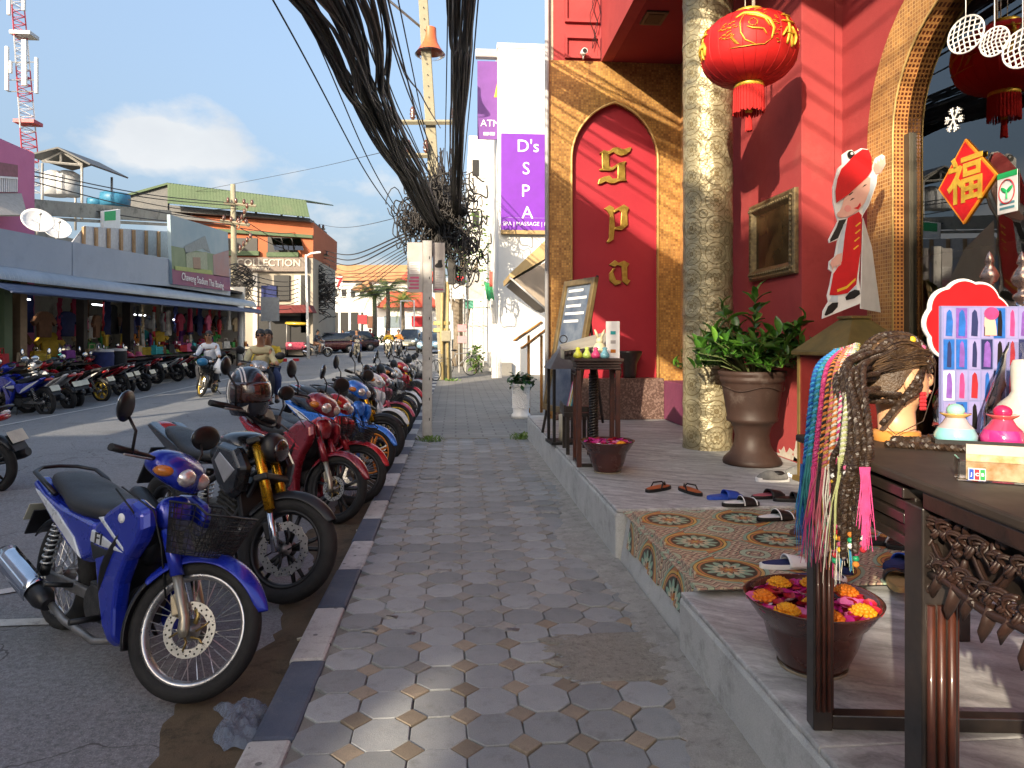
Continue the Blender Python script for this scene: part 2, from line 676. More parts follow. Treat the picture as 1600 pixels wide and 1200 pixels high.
PSIDE=m_stone('platform_side_paint',(0.40,0.41,0.41),(0.50,0.51,0.505),(0.19,0.185,0.17),3.5,0.7,0.8,0,(0.29,0.285,0.26),0,0.7)
GUTTER=m_stone('gutter_dirt',(0.065,0.052,0.036),(0.14,0.105,0.065),(0.02,0.018,0.014),3.0,0.9,0.95,0,(0.17,0.13,0.075),0,0.9)
SLAB=m_stone('sidewalk_slab',(0.19,0.185,0.17),(0.25,0.24,0.22),(0.12,0.115,0.105),2.5,0.5,0.88)
LINE=m_stone('road_paint',(0.42,0.42,0.41),(0.55,0.55,0.53),(0.13,0.13,0.13),8.0,0.8,0.7)
MARBLE=m_marble()
TILE=m_tile()
EARTH=mk('earth',(0.12,0.1,0.07),0.95,c2=(0.08,0.09,0.05),sc=0.2)
# ================================================================== the ground
def sheet(name,x0,x1,ys,z,mat,nx=1,kind='structure',crown=0.0):
 b=MB()
 rows=[]
 for y in ys:
  row=[]
  for i in range(nx+1):
   x=x0+(x1-x0)*i/nx
   c=crown*(1-((x+4.9)/4.3)**2)if crown else 0
   row.append((x,y,z+zr(y)+max(0,c)))
  rows.append(row)
 b.grid(rows)
 o=b.build(name,mat,fix=False)
 for p in o.data.polygons:
  if p.normal.z<0:
   p.flip()
 return struct(o,kind)
YS=[-60,-30,-10,-4,0,2,4,6,8,10,12,14,16,18,20,24,28,32,40,50,60,80,100,120,160]
sheet('ground',-400,400,[-300]+YS+[300,1600],-0.10,EARTH,1)
sheet('road',-9.4,-0.72,YS,0.0,ASPH,24,crown=0.10)
sheet('cross_road',-60,-9.4,[30.8,32,36,40,43.8],0.0,ASPH,8)
b=MB()
rows=[]
y=-4.0
while y<24:
 xl=-1.06+0.10*math.sin(y*1.9)+0.06*math.sin(y*5.3+1)+rnd.uniform(-.025,.025)
 rows.append([(xl,y,0.0105+zr(y)),(xl+.05,y,0.03+zr(y)+rnd.uniform(0,.006)),(-.86,y,0.036+zr(y)+rnd.uniform(-.004,.006)),(-.70,y,0.034+zr(y))])
 y+=.07
b.grid(rows)
o=b.build('gutter',GUTTER,fix=False)
struct(o)
b=MB()
b.bx(-16,-9.4,5,30.8,-0.05,0.14)
struct(b.build('far_pavement',SLAB,bevel=0.02))
def line(name,pts,w_,z=0.0075):
 b=MB()
 rows=[]
 for i,p in enumerate(pts):
  a=Vector(pts[max(0,i-1)])
  c=Vector(pts[min(len(pts)-1,i+1)])
  d=(c-a)
  n_=Vector((-d.y,d.x,0)).normalized()*w_/2
  def zz(q):
   return z+zr(q.y)+0.10*max(0,1-((q.x+4.9)/4.3)**2)
  p=Vector((p[0],p[1],0))
  q1,q2=p+n_,p-n_
  q1.z,q2.z=zz(q1),zz(q2)
  rows.append([q1,q2])
 b.grid(rows)
 o=b.build(name,LINE,fix=False)
 for p in o.data.polygons:
  if p.normal.z<0:
   p.flip()
 return struct(o)
def seg(p,q,n=8):
 return[(p[0]+(q[0]-p[0])*i/n,p[1]+(q[1]-p[1])*i/n,0)for i in range(n+1)]
line('bay_line',seg((-3.5,3.72),(-1.98,3.86)),0.09)
line('bay_line',seg((-3.6,3.55),(-2.05,4.7),12),0.09)
line('bay_line',seg((-3.4,2.2),(-1.75,2.12),10),0.2)
line('edge_line',seg((-7.75,8.0),(-7.75,28.0),20),0.09)
kerb=bpy.data.objects.new('kerb',None)
COL.objects.link(kerb)
struct(kerb)
kb=MB().bx(-0.078,0.078,-0.307,0.307,-0.12,0.06).build('kerb_block',KWHITE,kerb,bevel=0.016)
kb2=MB().bx(-0.078,0.078,-0.307,0.307,-0.12,0.06).build('kerb_block',KBLUE,kerb,bevel=0.016)
y0=2.56+0.31-0.62*6
for i in range(44):
 src=kb2 if i%2==0 else kb
 o=src if i<2 else src.copy()
 if i>=2:
  COL.objects.link(o)
 y=y0+i*0.618
 o.location=(-0.655+rnd.uniform(-.006,.006),y,0.06+zr(y)+rnd.uniform(-.004,.004))
 o.rotation_euler=(rnd.uniform(-.006,.006),0,rnd.uniform(-.008,.008))
PITCH=0.205
walk=MB().bx(-0.58,1.06,-2,10.12,-0.05,0.108).build('pavement',MORTAR)
struct(walk)
def octo(s,ins=0.032):
 a=s*math.tan(PI/8)
 P=[(s,-a),(s,a),(a,s),(-a,s),(-s,a),(-s,-a),(-a,-s),(a,-s)]
 b=MB()
 b.prism(P,-0.03,0.0,'XY',ins,0.1)
 return b
hs=PITCH/2-0.0016
oct_me=[octo(hs-k*0.0012).mesh('paver',PAVER)for k in range(3)]
sq=PITCH*(1-1/math.sqrt(2))-0.0024
SQP=[(sq,0),(0,sq),(-sq,0),(0,-sq)]
sqb=MB()
sqb.prism(SQP,-0.03,0,'XY',0.06,0.1)
PAVER3=m_stone('paver_grey_brown',(0.235,0.225,0.21),(0.285,0.272,0.25),(0.12,0.115,0.105),9.0,0.5,0.85,0.15,(0.3,0.28,0.25))
sq_me=sqb.mesh('paver_insert',PAVER2)
sq_me2=sqb.mesh('paver_insert',PAVER3)
sp_o,sp_s=[],[]
X0=-0.575
for j in range(-10,44):
 for i in range(8):
  x,y=X0+PITCH*(i+0.5),1.93+PITCH*j
  if y<9.98:
   sp_o.append((x,y))
  if i>0 and y+PITCH/2<9.98:
   sp_s.append((x-PITCH/2,y+PITCH/2))
def put_pieces(spots,meshes,name):
 vis=[p for p in spots if p[1]>1.95]
 rest=[p for p in spots if p[1]<=1.95]
 vis.sort(key=lambda p:p[1])
 one,many=vis[:300],vis[300:]+rest
 def mat_(x,y):
  t1,t2=rnd.gauss(0,.012),rnd.gauss(0,.012)
  dz=rnd.gauss(0,0.0022)
  return Matrix.Translation((x,y,0.1205+dz))@Matrix.Rotation(t1,4,'X')@Matrix.Rotation(t2,4,'Y')@Matrix.Rotation(rnd.gauss(0,.02),4,'Z')
 pieces(None,name,[(meshes[rnd.randrange(len(meshes))]if len(meshes)>2 else meshes[0 if p[1]+rnd.gauss(0,.35)<3.3 and rnd.random()>.12 else 1],mat_(*p))for p in one],walk)
 b=MB()
 for p in many:
  b.M=mat_(*p)
  me=meshes[-1]
  b.add([v.co for v in me.vertices],[list(f.vertices)for f in me.polygons])
 if many:
  b.build(name+'s_far',list(meshes[-1].materials),walk,stuff=True,fix=False)
put_pieces(sp_o,oct_me,'paver')
put_pieces(sp_s,[sq_me,sq_me2],'paver_insert')
def blob(name,outline,z,mat,jit=0.03,n=90,parent=None):
 b=MB()
 L_=len(outline)
 pts=[]
 for k in range(n):
  t=k/n*L_
  i=int(t)
  f=t-i
  p=Vector(outline[i]).lerp(Vector(outline[(i+1)%L_]),f)
  pts.append((p.x+rnd.uniform(-jit,jit),p.y+rnd.uniform(-jit,jit)))
 cx=sum(p[0]for p in pts)/n
 cy=sum(p[1]for p in pts)/n
 rings=[]
 for s_,dz in((1.02,-0.003),(0.985,0.0)):
  rings.append([(cx+(p[0]-cx)*s_,cy+(p[1]-cy)*s_,z+dz)for p in pts])
 b.grid(rings,True,True)
 o=len(b.v)
 b.f.append(list(range(o-n,o)))
 b.mi.append(0)
 b.sm.append(True)
 ob=b.build(name,mat,parent)
 return ob
pc=[(0.97+0.075*math.sin(y*2.2)-0.11*(1 if 3.2<y<5.3 else 0.35)-rnd.uniform(0,.07),y)for y in[1.2+0.35*i for i in range(25)]]
bb=MB()
rows=[]
for k in range(len(pc)-1):
 for q in range(10):
  p=Vector(pc[k]).lerp(Vector(pc[k+1]),q/10)
  x,y=p.x+rnd.uniform(-.022,.022),p.y
  rows.append([(x-.012,y,0.1165),(x+.004,y,0.1252+rnd.uniform(-.001,.001)),(x+(1.035-x)*0.5,y,0.130+rnd.uniform(-.003,.003)),(1.04,y,0.137+rnd.uniform(-.003,.003))])
bb.grid(rows)
struct(bb.build('cement_wash',CEMENT))
bb=MB()
rows=[]
for i in range(31):
 y=2.86+.48*i/30
 xa=.44+.05*math.sin(i*.9)+.03*math.sin(i*2.3)+rnd.uniform(-.012,.012)+.10*max(0,abs(i-15)/15-.7)
 rows.append([(xa-.008,y,.117)]+[(xa+(.97-xa)*j/14,y,.1262+rnd.uniform(-.0022,.0022)-(.006 if i in(0,30)else 0))for j in range(15)])
bb.grid(rows)
struct(bb.build('cement_patch',CEMENT2))
for(px,py,w_)in((690,893,0.10),(577,985,.07),(610,965,.06),(640,990,.05),(800,985,.06),(672,748,.16),(905,860,.2),(640,775,.1),(860,800,.16)):
 g=G(px,py,0.12)
 struct(blob('mortar_stain',[(g.x-w_*.55,g.y-w_*.3),(g.x+w_*.5,g.y-w_*.36),(g.x+w_*.6,g.y+w_*.25),(g.x-w_*.4,g.y+w_*.4)],0.1238+rnd.uniform(0,.0006),CEMENT,w_*0.1,40))
def m_blockwalk():
 m,t=newmat('small_block_paving')
 co=t.coord()
 br=t.n('TexBrick',Scale=1.0)
 br.inputs['Brick Width'].default_value=0.4
 br.inputs['Row Height'].default_value=0.2
 br.inputs['Mortar Size'].default_value=0.012
 br.inputs['Color1'].default_value=(0.19,0.185,0.175,1)
 br.inputs['Color2'].default_value=(0.225,0.22,0.205,1)
 br.inputs['Mortar'].default_value=(0.12,0.115,0.105,1)
 t.l(co,br.inputs['Vector'])
 n_=t.noise(co,1.3,7,0.7)
 c=t.mixc(1.0,br.outputs['Color'],t.ramp(n_,[(0.3,(0.75,0.75,0.75)),(0.7,(1.15,1.13,1.1))]),'MULTIPLY')
 t.base(c)
 t.set(Roughness=0.85)
 t.bump(br.outputs['Fac'],-0.3,0.01)
 return m
BLOCK=m_blockwalk()
sheet('far_walk',-0.58,4.0,[10.12,12,14,16,18,20,22,24,30,40,60],0.122,BLOCK,2)
b=MB().bx(-0.57,1.3,10.02,10.16,0.02,0.127)
struct(b.build('joint_strip',SLAB,bevel=0.006))
plat=MB().bx(1.02,3.7,4.42,9.98,0.02,0.425).build('spa_platform',PSIDE,bevel=0.02)
struct(plat)
slab_=MB().bx(1.028,3.7,4.425,9.975,0.4252,0.45).build('marble_slab',MARBLE,plat,bevel=0.008)
near=MB()
near.bx(1.015,4.2,-2.5,3.13,0.02,0.368)
near=near.build('near_platform',PSIDE,bevel=0.02)
struct(near)
for(xa,xb,ya,yb)in((1.022,2.2,1.9,3.12),(2.204,4.2,1.9,3.12),(1.022,2.2,-0.2,1.896),(2.204,4.2,-0.2,1.896),(1.022,4.2,-2.5,-0.204)):
 MB().bx(xa,xb,ya,yb,0.3682,0.39).build('marble_slab',MARBLE,near,bevel=0.006)
step=MB()
step.add([(1.03,3.13,0.02),(3.7,3.13,0.02),(3.7,4.42,0.02),(1.03,4.42,0.02),(1.10,3.13,0.425),(3.7,3.13,0.425),(3.7,4.42,0.425),(1.10,4.42,0.425)],[(3,2,1,0),(4,5,6,7),(0,1,5,4),(1,2,6,5),(2,3,7,6),(3,0,4,7)])
step=step.build('tiled_step',PSIDE,bevel=0.012)
struct(step)
TS=0.235
tl=MB()
tl.prism([(-TS/2+.0008,-TS/2+.0008),(TS/2-.0008,-TS/2+.0008),(TS/2-.0008,TS/2-.0008),(-TS/2+.0008,TS/2-.0008)],-0.008,0.0,'XY',0.008,0.2)
tl_me=tl.mesh('floor_tile',TILE)
cx0,cy0=1.285,3.235
spots=[]
for i in range(-1,9):
 for j in range(-1,6):
  x=cx0+(i-0.5)*TS
  y=cy0+(j-0.5)*TS
  if not(1.05<x<3.55 and 3.1<y<4.45):
   continue
  ix,iy=i%2,j%2
  ang={(0,0):0,(1,0):90,(1,1):180,(0,1):270}[(ix,iy)]
  spots.append((tl_me,Matrix.Translation((x+0.02,y+0.03,0.4335+rnd.gauss(0,.0006)))@Matrix.Rotation(R(ang),4,'Z')))
pieces(None,'floor_tile',spots,step)
rs=[]
nrm=Vector((-0.405,0,0.07)).normalized()
tang=Vector((0.07,0,0.405)).normalized()
for j in range(5):
 for k in range(2):
  y=3.25+TS*j
  c=Vector((1.03,0,0.02))+tang*(0.125+TS*k*0.9)+nrm*0.009
  M_=Matrix(((tang.x,0,nrm.x,c.x),(0,1,0,y),(tang.z,0,nrm.z,c.z),(0,0,0,1)))
  M_=Matrix(((tang.x,0,-nrm.x*-1,c.x),(0,1,0,y),(tang.z,0,nrm.z,c.z),(0,0,0,1)))
  ang={(0,0):0,(1,0):90,(1,1):180,(0,1):270}[(k%2,j%2)]
  if k==1:
   rs.append((tl_me,M_@Matrix.Rotation(R(ang),4,'Z')@Matrix.Diagonal((0.86,0.99,1,1))))
pieces(None,'riser_tile',rs[:5],step)
# ================================================================== spa building
def m_mosaic(name,ax,ca,cb,cg,w_=0.03,mort=0.004):
 m,t=newmat(name)
 tc_=t.n('TexCoord')
 sp=t.n('SeparateXYZ')
 t.l(tc_.outputs['Object'],sp.inputs[0])
 cb_=t.n('CombineXYZ')
 t.l(sp.outputs[ax],cb_.inputs[0])
 t.l(sp.outputs['Z'],cb_.inputs[1])
 br=t.n('TexBrick',Scale=1.0)
 br.offset=0.0
 br.inputs['Brick Width'].default_value=w_
 br.inputs['Row Height'].default_value=w_
 br.inputs['Mortar Size'].default_value=mort
 br.inputs['Color1'].default_value=ca+(1,)
 br.inputs['Color2'].default_value=cb+(1,)
 br.inputs['Mortar'].default_value=cg+(1,)
 br.inputs['Bias'].default_value=-0.1
 t.l(cb_.outputs[0],br.inputs['Vector'])
 n_=t.noise(tc_.outputs['Object'],2.2,6,0.7)
 c=t.mixc(1.0,br.outputs['Color'],t.ramp(n_,[(0.3,(0.7,0.6,0.55)),(0.7,(1.25,1.2,1.1))]),'MULTIPLY')
 t.base(c)
 t.set(Roughness=t.math('MULTIPLY_ADD',br.outputs['Fac'],0.5,0.28),Metallic=0.25)
 t.bump(br.outputs['Fac'],-0.5,0.004)
 return m
MOS_X=m_mosaic('gold_mosaic_front','X',(0.52,0.30,0.085),(0.20,0.085,0.025),(0.34,0.22,0.09),0.034)
MOS_Y=m_mosaic('gold_mosaic_side','Y',(0.52,0.26,0.06),(0.25,0.095,0.022),(0.62,0.42,0.20),0.03)
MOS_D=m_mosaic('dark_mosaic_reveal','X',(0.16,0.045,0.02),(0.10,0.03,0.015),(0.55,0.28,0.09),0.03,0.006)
RED=m_stone('red_stucco',(0.33,0.046,0.05),(0.39,0.062,0.06),(0.2,0.026,0.03),1.4,0.4,0.78,0,(0.44,0.13,0.11),0,0.22)
REDB=m_stone('crimson_panel',(0.32,0.02,0.035),(0.36,0.028,0.042),(0.26,0.018,0.03),1.6,0.2,0.45,0,(0.38,0.035,0.05),0,0.08)
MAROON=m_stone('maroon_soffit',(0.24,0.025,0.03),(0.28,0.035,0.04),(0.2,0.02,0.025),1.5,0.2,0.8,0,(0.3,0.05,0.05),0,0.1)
PURPLE=m_stone('purple_plinth',(0.16,0.04,0.085),(0.22,0.055,0.11),(0.09,0.03,0.05),2.5,0.4,0.6,0,(0.35,0.25,0.28),0,0.2)
TRIM=mk('gold_trim',(0.58,0.40,0.16),0.45,0.2,c2=(0.5,0.32,0.11))
GOLD=mk('brass_letter',(0.60,0.42,0.10),0.33,0.75,c2=(0.42,0.27,0.05),sc=14,bump=0.05)
GRAN=mk('brown_granite',(0.085,0.05,0.04),0.3,c2=(0.22,0.15,0.125),sc=42,det=8,lo=0.46,hi=0.62)
OLIVE=mk('olive_metal',(0.06,0.054,0.04),0.45,0.3,c2=(0.09,0.078,0.055),sc=5)
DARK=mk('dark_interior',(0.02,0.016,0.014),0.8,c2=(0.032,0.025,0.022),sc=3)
PIPE=mk('grey_pipe',(0.42,0.42,0.43),0.5,c2=(0.34,0.34,0.35),sc=5)
BLACK=mk('black_plastic',(0.006,0.006,0.0065),0.45,c2=(0.011,0.011,0.0115),sc=12)
WHITEP=mk('white_print',(0.78,0.78,0.77),0.55,c2=(0.7,0.7,0.69))
def m_glass(name,tint=(0.75,0.78,0.78),refl=1.9,rough=0.015):
 m,t=newmat(name)
 tr=t.n('BsdfTransparent')
 tr.inputs[0].default_value=tint+(1,)
 gl=t.n('BsdfGlossy')
 gl.inputs['Roughness'].default_value=rough
 fr=t.n('Fresnel',IOR=refl)
 mxs=t.n('MixShader')
 t.l(fr.outputs[0],mxs.inputs[0])
 t.l(tr.outputs[0],mxs.inputs[1])
 t.l(gl.outputs[0],mxs.inputs[2])
 t.l(mxs.outputs[0],t.out.inputs[0])
 return m
PANE=m_glass('window_glass',(0.62,0.6,0.55),2.3,0.004)
CLEAR=m_glass('clear_plastic',(0.86,0.87,0.89),1.45,0.06)
ACRYL=m_glass('acrylic',(0.88,0.9,0.9),1.5,0.02)
YW=9.52
ZP=0.45
spa=thing('spa_building','red spa building with gold mosaic arches and deep maroon overhang','building',(2.5,7.5,ZP))
def xw(px):
 return PY(px,500,YW).x
def zw(py,px=960):
 return PY(px,py,YW).z
XL,XJ0,XJ1,XR=xw(858),xw(893),xw(1028),xw(1065)
ZT=zw(95,900)
zs_,za_=zw(250),zw(160)
xc=(XJ0+XJ1)/2
aw=(XJ1-XJ0)/2
def gothic(xc,a,zs,h,n=14):
 rr=(a*a+h*h)/(2*a)
 amax=math.asin(min(1,h/rr))
 left=[]
 for i in range(n+1):
  an=amax*i/n
  left.append((xc-a+rr-rr*math.cos(an),zs+rr*math.sin(an)))
 right=[(2*xc-x,z)for x,z in left[::-1]][1:]
 return left+right
arc=gothic(xc,aw,zs_,za_-zs_)
b=MB()
def q4(b,a,c,d,e):
 b.add([a,c,d,e],[(0,1,2,3)])
b.bx(XL,XJ0,YW,YW+0.3,ZP,ZT)
b.bx(XJ1,XR,YW,YW+0.3,ZP,ZT)
rows=[[(x,YW,z)for x,z in arc],[(x,YW,ZT)for x,z in arc]]
b.grid(rows,False)
rows=[[(x,YW+0.3,z)for x,z in arc],[(x,YW,z)for x,z in arc]]
b.grid(rows,False)
b.add([(XJ0,YW,ZT),(XJ1,YW,ZT),(XJ1,YW+.3,ZT),(XJ0,YW+.3,ZT)],[(0,1,2,3)])
b.build('mosaic_wall',MOS_X,spa,w=True,fix=False)
MB().bx(XJ0-.02,XJ1+.02,YW+0.085,YW+0.2,ZP,za_+.05).build('arch_panel',REDB,spa,w=True)
tr=MB()
ed=[(XJ0,ZP)]+arc+[(XJ1,ZP)]
tr.tube([(x,YW-0.004,z)for x,z in ed],0.017,6)
tr.build('arch_trim',TRIM,spa,w=True)
def letter(ch,polys):
 b=MB()
 for k,poly in enumerate(polys):
  pts=[PY(830+x*0.2584,150+y*0.2584,YW+0.05)for x,y in poly]
  b.prism([(p.x,p.z)for p in pts],YW+0.084,YW+0.045-0.0025*k,'XZ')
 return b.build('letter',GOLD,spa,'gold blackletter '+ch,w=True,bevel=0.003)
letter('S',[[(428,342),(470,330),(472,425),(500,436),(484,452),(414,450),(412,444),(430,434)],[(412,348),(440,326),(468,336),(495,314),(520,310),(556,322),(590,312),(607,308),(598,334),(572,354),(545,362),(518,354),(496,338),(474,352),(440,345)],[(470,444),(532,404),(576,393),(566,408),(568,500),(580,512),(522,516),(524,424),(492,450)],[(403,533),(412,502),(440,488),(472,482),(492,500),(530,496),(540,512),(500,528),(476,528),(450,517),(420,531)]])
letter('p',[[(440,682),(474,660),(502,676),(496,700),(506,790),(498,868),(464,890),(456,882),(470,862),(476,724),(456,690)],[(498,690),(560,656),(592,676),(580,704),(584,780),(548,812),(500,808),(508,792),(540,786),(546,704),(528,690),(500,706)]])
letter('a',[[(472,1020),(506,992),(530,1010),(540,1004),(562,996),(594,1014),(580,1036),(582,1108),(600,1116),(580,1144),(552,1122),(548,1030),(520,1022),(506,1034)],[(510,1040),(494,1064),(512,1112),(546,1118),(540,1134),(508,1146),(474,1116),(472,1074),(494,1042)]])
MB().bx(XL+.05,2.82,9.30,YW-.002,ZP+.002,1.01).build('granite_plinth',GRAN,spa,w=True,bevel=0.01)
MB().bx(2.82,3.3,7.2,9.32,ZP+.002,0.98).build('purple_plinth',PURPLE,spa,w=True,bevel=0.012)
XF=2.0
b=MB()
b.bx(XL+0.06,XF,YW+.02,YW+0.3,ZT+.002,ZT+3.2)
b.build('upper_wall',RED,spa,w=True)
for(pa,pb,pc_,pd)in((886,934,-30,32),(886,934,60,88)):
 p0,p1=PY(pa,pc_,YW),PY(pb,pd,YW)
 fr_=MB()
 for(x0,x1,z0,z1)in((p0.x-.03,p1.x+.03,p0.z,p0.z+.04),(p0.x-.03,p1.x+.03,p1.z-.04,p1.z),(p0.x-.03,p0.x,p1.z,p0.z),(p1.x,p1.x+.03,p1.z,p0.z)):
  fr_.bx(x0,x1,YW-0.03,YW+.03,z0,z1)
 fr_.build('recess_frame',RED,spa,w=True)
MB().bx(XF,XF+0.15,-1.2,YW+.018,ZT,ZT+3.2).build('fascia',RED,spa,w=True)
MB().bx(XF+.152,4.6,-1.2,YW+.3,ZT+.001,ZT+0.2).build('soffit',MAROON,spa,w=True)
sp_=PY(1022,27,7.9)
sp_=Vector((dirpx(1022,27).x,dirpx(1022,27).y,0))*((ZT-CAMZ)/dirpx(1022,27).z)
lt=MB().bx(sp_.x-.13,sp_.x+.13,sp_.y-.17,sp_.y+.17,ZT-0.02,ZT+.0005).build('soffit_light',OLIVE,spa,w=True)
MB().bx(sp_.x-.09,sp_.x+.09,sp_.y-.12,sp_.y+.12,ZT-0.026,ZT-.019).build('lens',BLACK,lt,w=True)
XA,YA,XC_,XG=2.99,5.85,3.357,3.46
MB().bx(XA,XA+.3,YA,7.55,ZP,ZT-.001).build('picture_wall',RED,spa,w=True,bevel=.006)
MB().bx(XA+.302,XC_+.3,YA+.001,YA+.3,ZP,ZT-.001).build('corner_wall',RED,spa,w=True)
MB().bx(3.12,3.3,7.56,YW,ZP,ZT-.001).build('side_mosaic_wall',MOS_Y,spa,w=True)
YJ0,YJ1,ZS3,RI,RO=3.42,5.12,3.11,0.85,1.19
yc3=(YJ0+YJ1)/2
n=22
inn=[(yc3+RI*math.cos(PI*i/n),ZS3+1.02*RI*math.sin(PI*i/n))for i in range(n+1)]
outr=[(yc3+RO*math.cos(PI*i/n),ZS3+1.02*RO*math.sin(PI*i/n))for i in range(n+1)]
inn2=[(YJ1,ZP)]+inn+[(YJ0,ZP)]
outr2=[(yc3+RO,ZP)]+outr+[(yc3-RO,ZP)]
b=MB()
b.grid([[(XC_-.012,y,z)for y,z in outr2],[(XC_-.012,y,z)for y,z in inn2]],False)
b.grid([[(XC_+.02,y,z)for y,z in outr2],[(XC_-.012,y,z)for y,z in outr2]],False)
b.build('arch_band',MOS_Y,spa,w=True,fix=False)
b=MB()
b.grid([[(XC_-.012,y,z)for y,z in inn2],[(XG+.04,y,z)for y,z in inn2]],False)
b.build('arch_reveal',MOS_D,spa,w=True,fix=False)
b=MB()
b.tube([(XC_-.014,y,z)for y,z in inn2],0.009,5)
b.build('arch_bead',TRIM,spa,w=True)
b=MB()
b.grid([[(XC_,y,z)for y,z in outr2],[(XC_,y,ZT)for y,z in outr2]],False)
b.bx(XC_,XC_+.1,yc3+RO,YA,ZP,ZT-.002)
b.bx(XC_,XC_+.1,-1.0,yc3-RO,ZP,ZT-.002)
b.build('arch_wall',RED,spa,w=True,fix=False)
b=MB()
for(y0_,y1_)in((YJ1-.07,YJ1),(YJ0,YJ0+.07)):
 b=MB()
 b.bx(XG-.03,XG+.03,y0_,y1_,ZP,ZS3)
 wf=b.build('window_frame',OLIVE,spa,w=True,bevel=.004)
b=MB()
b.add([(XG,y,z)for y,z in inn2],[tuple(range(len(inn2)))])
pn_=(Vector(b.v[1])-Vector(b.v[0])).cross(Vector(b.v[-1])-Vector(b.v[0]))
if pn_.x>0:
 b.f=[f_[::-1]for f_ in b.f]
b.build('window_pane',PANE,wf,w=True,fix=False)
b=MB()
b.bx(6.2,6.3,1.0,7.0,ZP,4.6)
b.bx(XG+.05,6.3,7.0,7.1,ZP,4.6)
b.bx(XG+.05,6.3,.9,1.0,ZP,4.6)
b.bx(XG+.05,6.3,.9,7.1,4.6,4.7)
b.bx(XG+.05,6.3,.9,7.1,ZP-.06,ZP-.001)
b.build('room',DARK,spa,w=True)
CREAMP=mk('cream_paint',(0.42,0.38,0.27),0.6)
MB().bx(4.3,4.36,5.0,6.2,ZP,2.3).build('inner_screen',CREAMP,spa,w=True)
MB().bx(4.6,5.0,3.4,4.6,ZP,1.5).build('reception_desk',mk('desk_wood',(0.2,0.08,0.03),0.4),spa,w=True)
b=MB()
b.tube([(XL-.035,YW-.04,ZP),(XL-.035,YW-.04,ZT+3.2)],0.03,10)
b.build('drain_pipe',PIPE,spa,w=True)
MB().bx(XL,XL+.058,YW+.01,YW+.3,ZT+.003,ZT+3.2).build('edge_pilaster',mk('beige_paint',(0.42,0.38,0.30),0.7),spa,w=True)
p=PY(912,88,YW-.1)
scam=thing('security_camera','small white security camera on the ledge above the mosaic wall','camera',(p.x,p.y,ZT))
b=MB()
b.tube([(0,.04,0),(0,0,.05)],.012,6)
b.build('bracket',WHITEP,scam)
b=MB()
b.tube([(0,.1,.09),(0,-.08,.07)],.04,12)
b.build('body',WHITEP,scam)
b=MB()
b.tube([(0,-.081,.07),(0,-.088,.0695)],.03,12)
b.build('lens',BLACK,scam)
for k in range(3):
 b=MB()
 x0_=PY(925,0,YW).x+.03*k
 pts=[(x0_+.04*math.sin(i*1.3+k*2),YW-.03-.02*k,ZT+1.6-i*.12)for i in range(13)]
 b.tube(pts,.005,4)
 b.build('loose_wire',BLACK,spa,w=True)
PEEL=mk('peeled_plaster',(0.5,0.46,0.4),.9,c2=(.42,.36,.3),sc=12)
for(y_,w_,h_)in((6.12,.22,.10),(5.93,.07,.2),(6.5,.18,.07),(6.85,.12,.06)):
 n_=26
 pts=[(y_+w_*math.cos(2*PI*k/n_)*rnd.uniform(.6,1.05),ZP+.012+h_*max(0,math.sin(2*PI*k/n_))*rnd.uniform(.45,1.1))for k in range(n_)]
 b=MB()
 b.prism(pts,XA-.0025,XA+.001,'YZ')
 b.build('peeled_patch',PEEL,spa,w=True)
def m_stamped():
 m,t=newmat('stamped_gold_metal')
 tc_=t.n('TexCoord')
 sp=t.n('SeparateXYZ')
 t.l(tc_.outputs['Object'],sp.inputs[0])
 a=t.math('MULTIPLY',t.math('ARCTAN2',sp.outputs['Y'],sp.outputs['X']),0.245)
 cell=0.257
 def cellf(v,ph=0.0):
  return t.math('SUBTRACT',t.math('FRACT',t.math('ADD',t.math('DIVIDE',v,cell),ph+10)),0.5)
 u,v=cellf(a),cellf(sp.outputs['Z'])
 r=t.math('SQRT',t.math('ADD',t.math('MULTIPLY',u,u),t.math('MULTIPLY',v,v)))
 th=t.math('ARCTAN2',v,u)
 u2,v2=cellf(a,0.5),cellf(sp.outputs['Z'],0.5)
 rc=t.math('SQRT',t.math('ADD',t.math('MULTIPLY',u2,u2),t.math('MULTIPLY',v2,v2)))
 pet=t.math('MULTIPLY_ADD',t.math('ABSOLUTE',t.math('SINE',t.math('MULTIPLY',th,4))),0.09,0.15)
 def near_(x,y,w_):
  return t.math('LESS_THAN',t.math('ABSOLUTE',t.math('SUBTRACT',x,y)),w_)
 ln=t.math('MAXIMUM',near_(r,pet,0.022),near_(r,0.42,0.018))
 ln=t.math('MAXIMUM',ln,near_(rc,0.16,0.02))
 ln=t.math('MAXIMUM',ln,t.math('LESS_THAN',t.math('ABSOLUTE',t.math('SUBTRACT',t.math('ABSOLUTE',u),t.math('ABSOLUTE',v))),0.012))
 ln=t.math('MAXIMUM',ln,near_(r,0.07,0.03))
 big=t.noise(t.coord(scale=(1,1,1.6)),5.5,4,0.55)
 wr=t.noise(t.coord(),16,3,0.5)
 c=t.ramp(big,[(0.35,(0.30,0.265,0.165)),(0.65,(0.41,0.365,0.23))])
 c=t.mixc(t.math('MULTIPLY',ln,0.75),c,(0.17,0.125,0.05))
 t.base(c)
 t.set(Roughness=0.42,Metallic=0.4)
 t.bump(t.math('ADD',t.math('MULTIPLY',ln,-0.35),t.math('ADD',t.math('MULTIPLY',big,1.6),t.math('MULTIPLY',wr,0.5))),0.8,0.03)
 return m
STAMP=m_stamped()
col_c=(2.53,6.87)
colm=thing('column','round column wrapped in stamped gold metal beside the terracotta urn','column',(col_c[0],col_c[1],ZP))
nseg=11
hseg=(ZT-ZP)/nseg
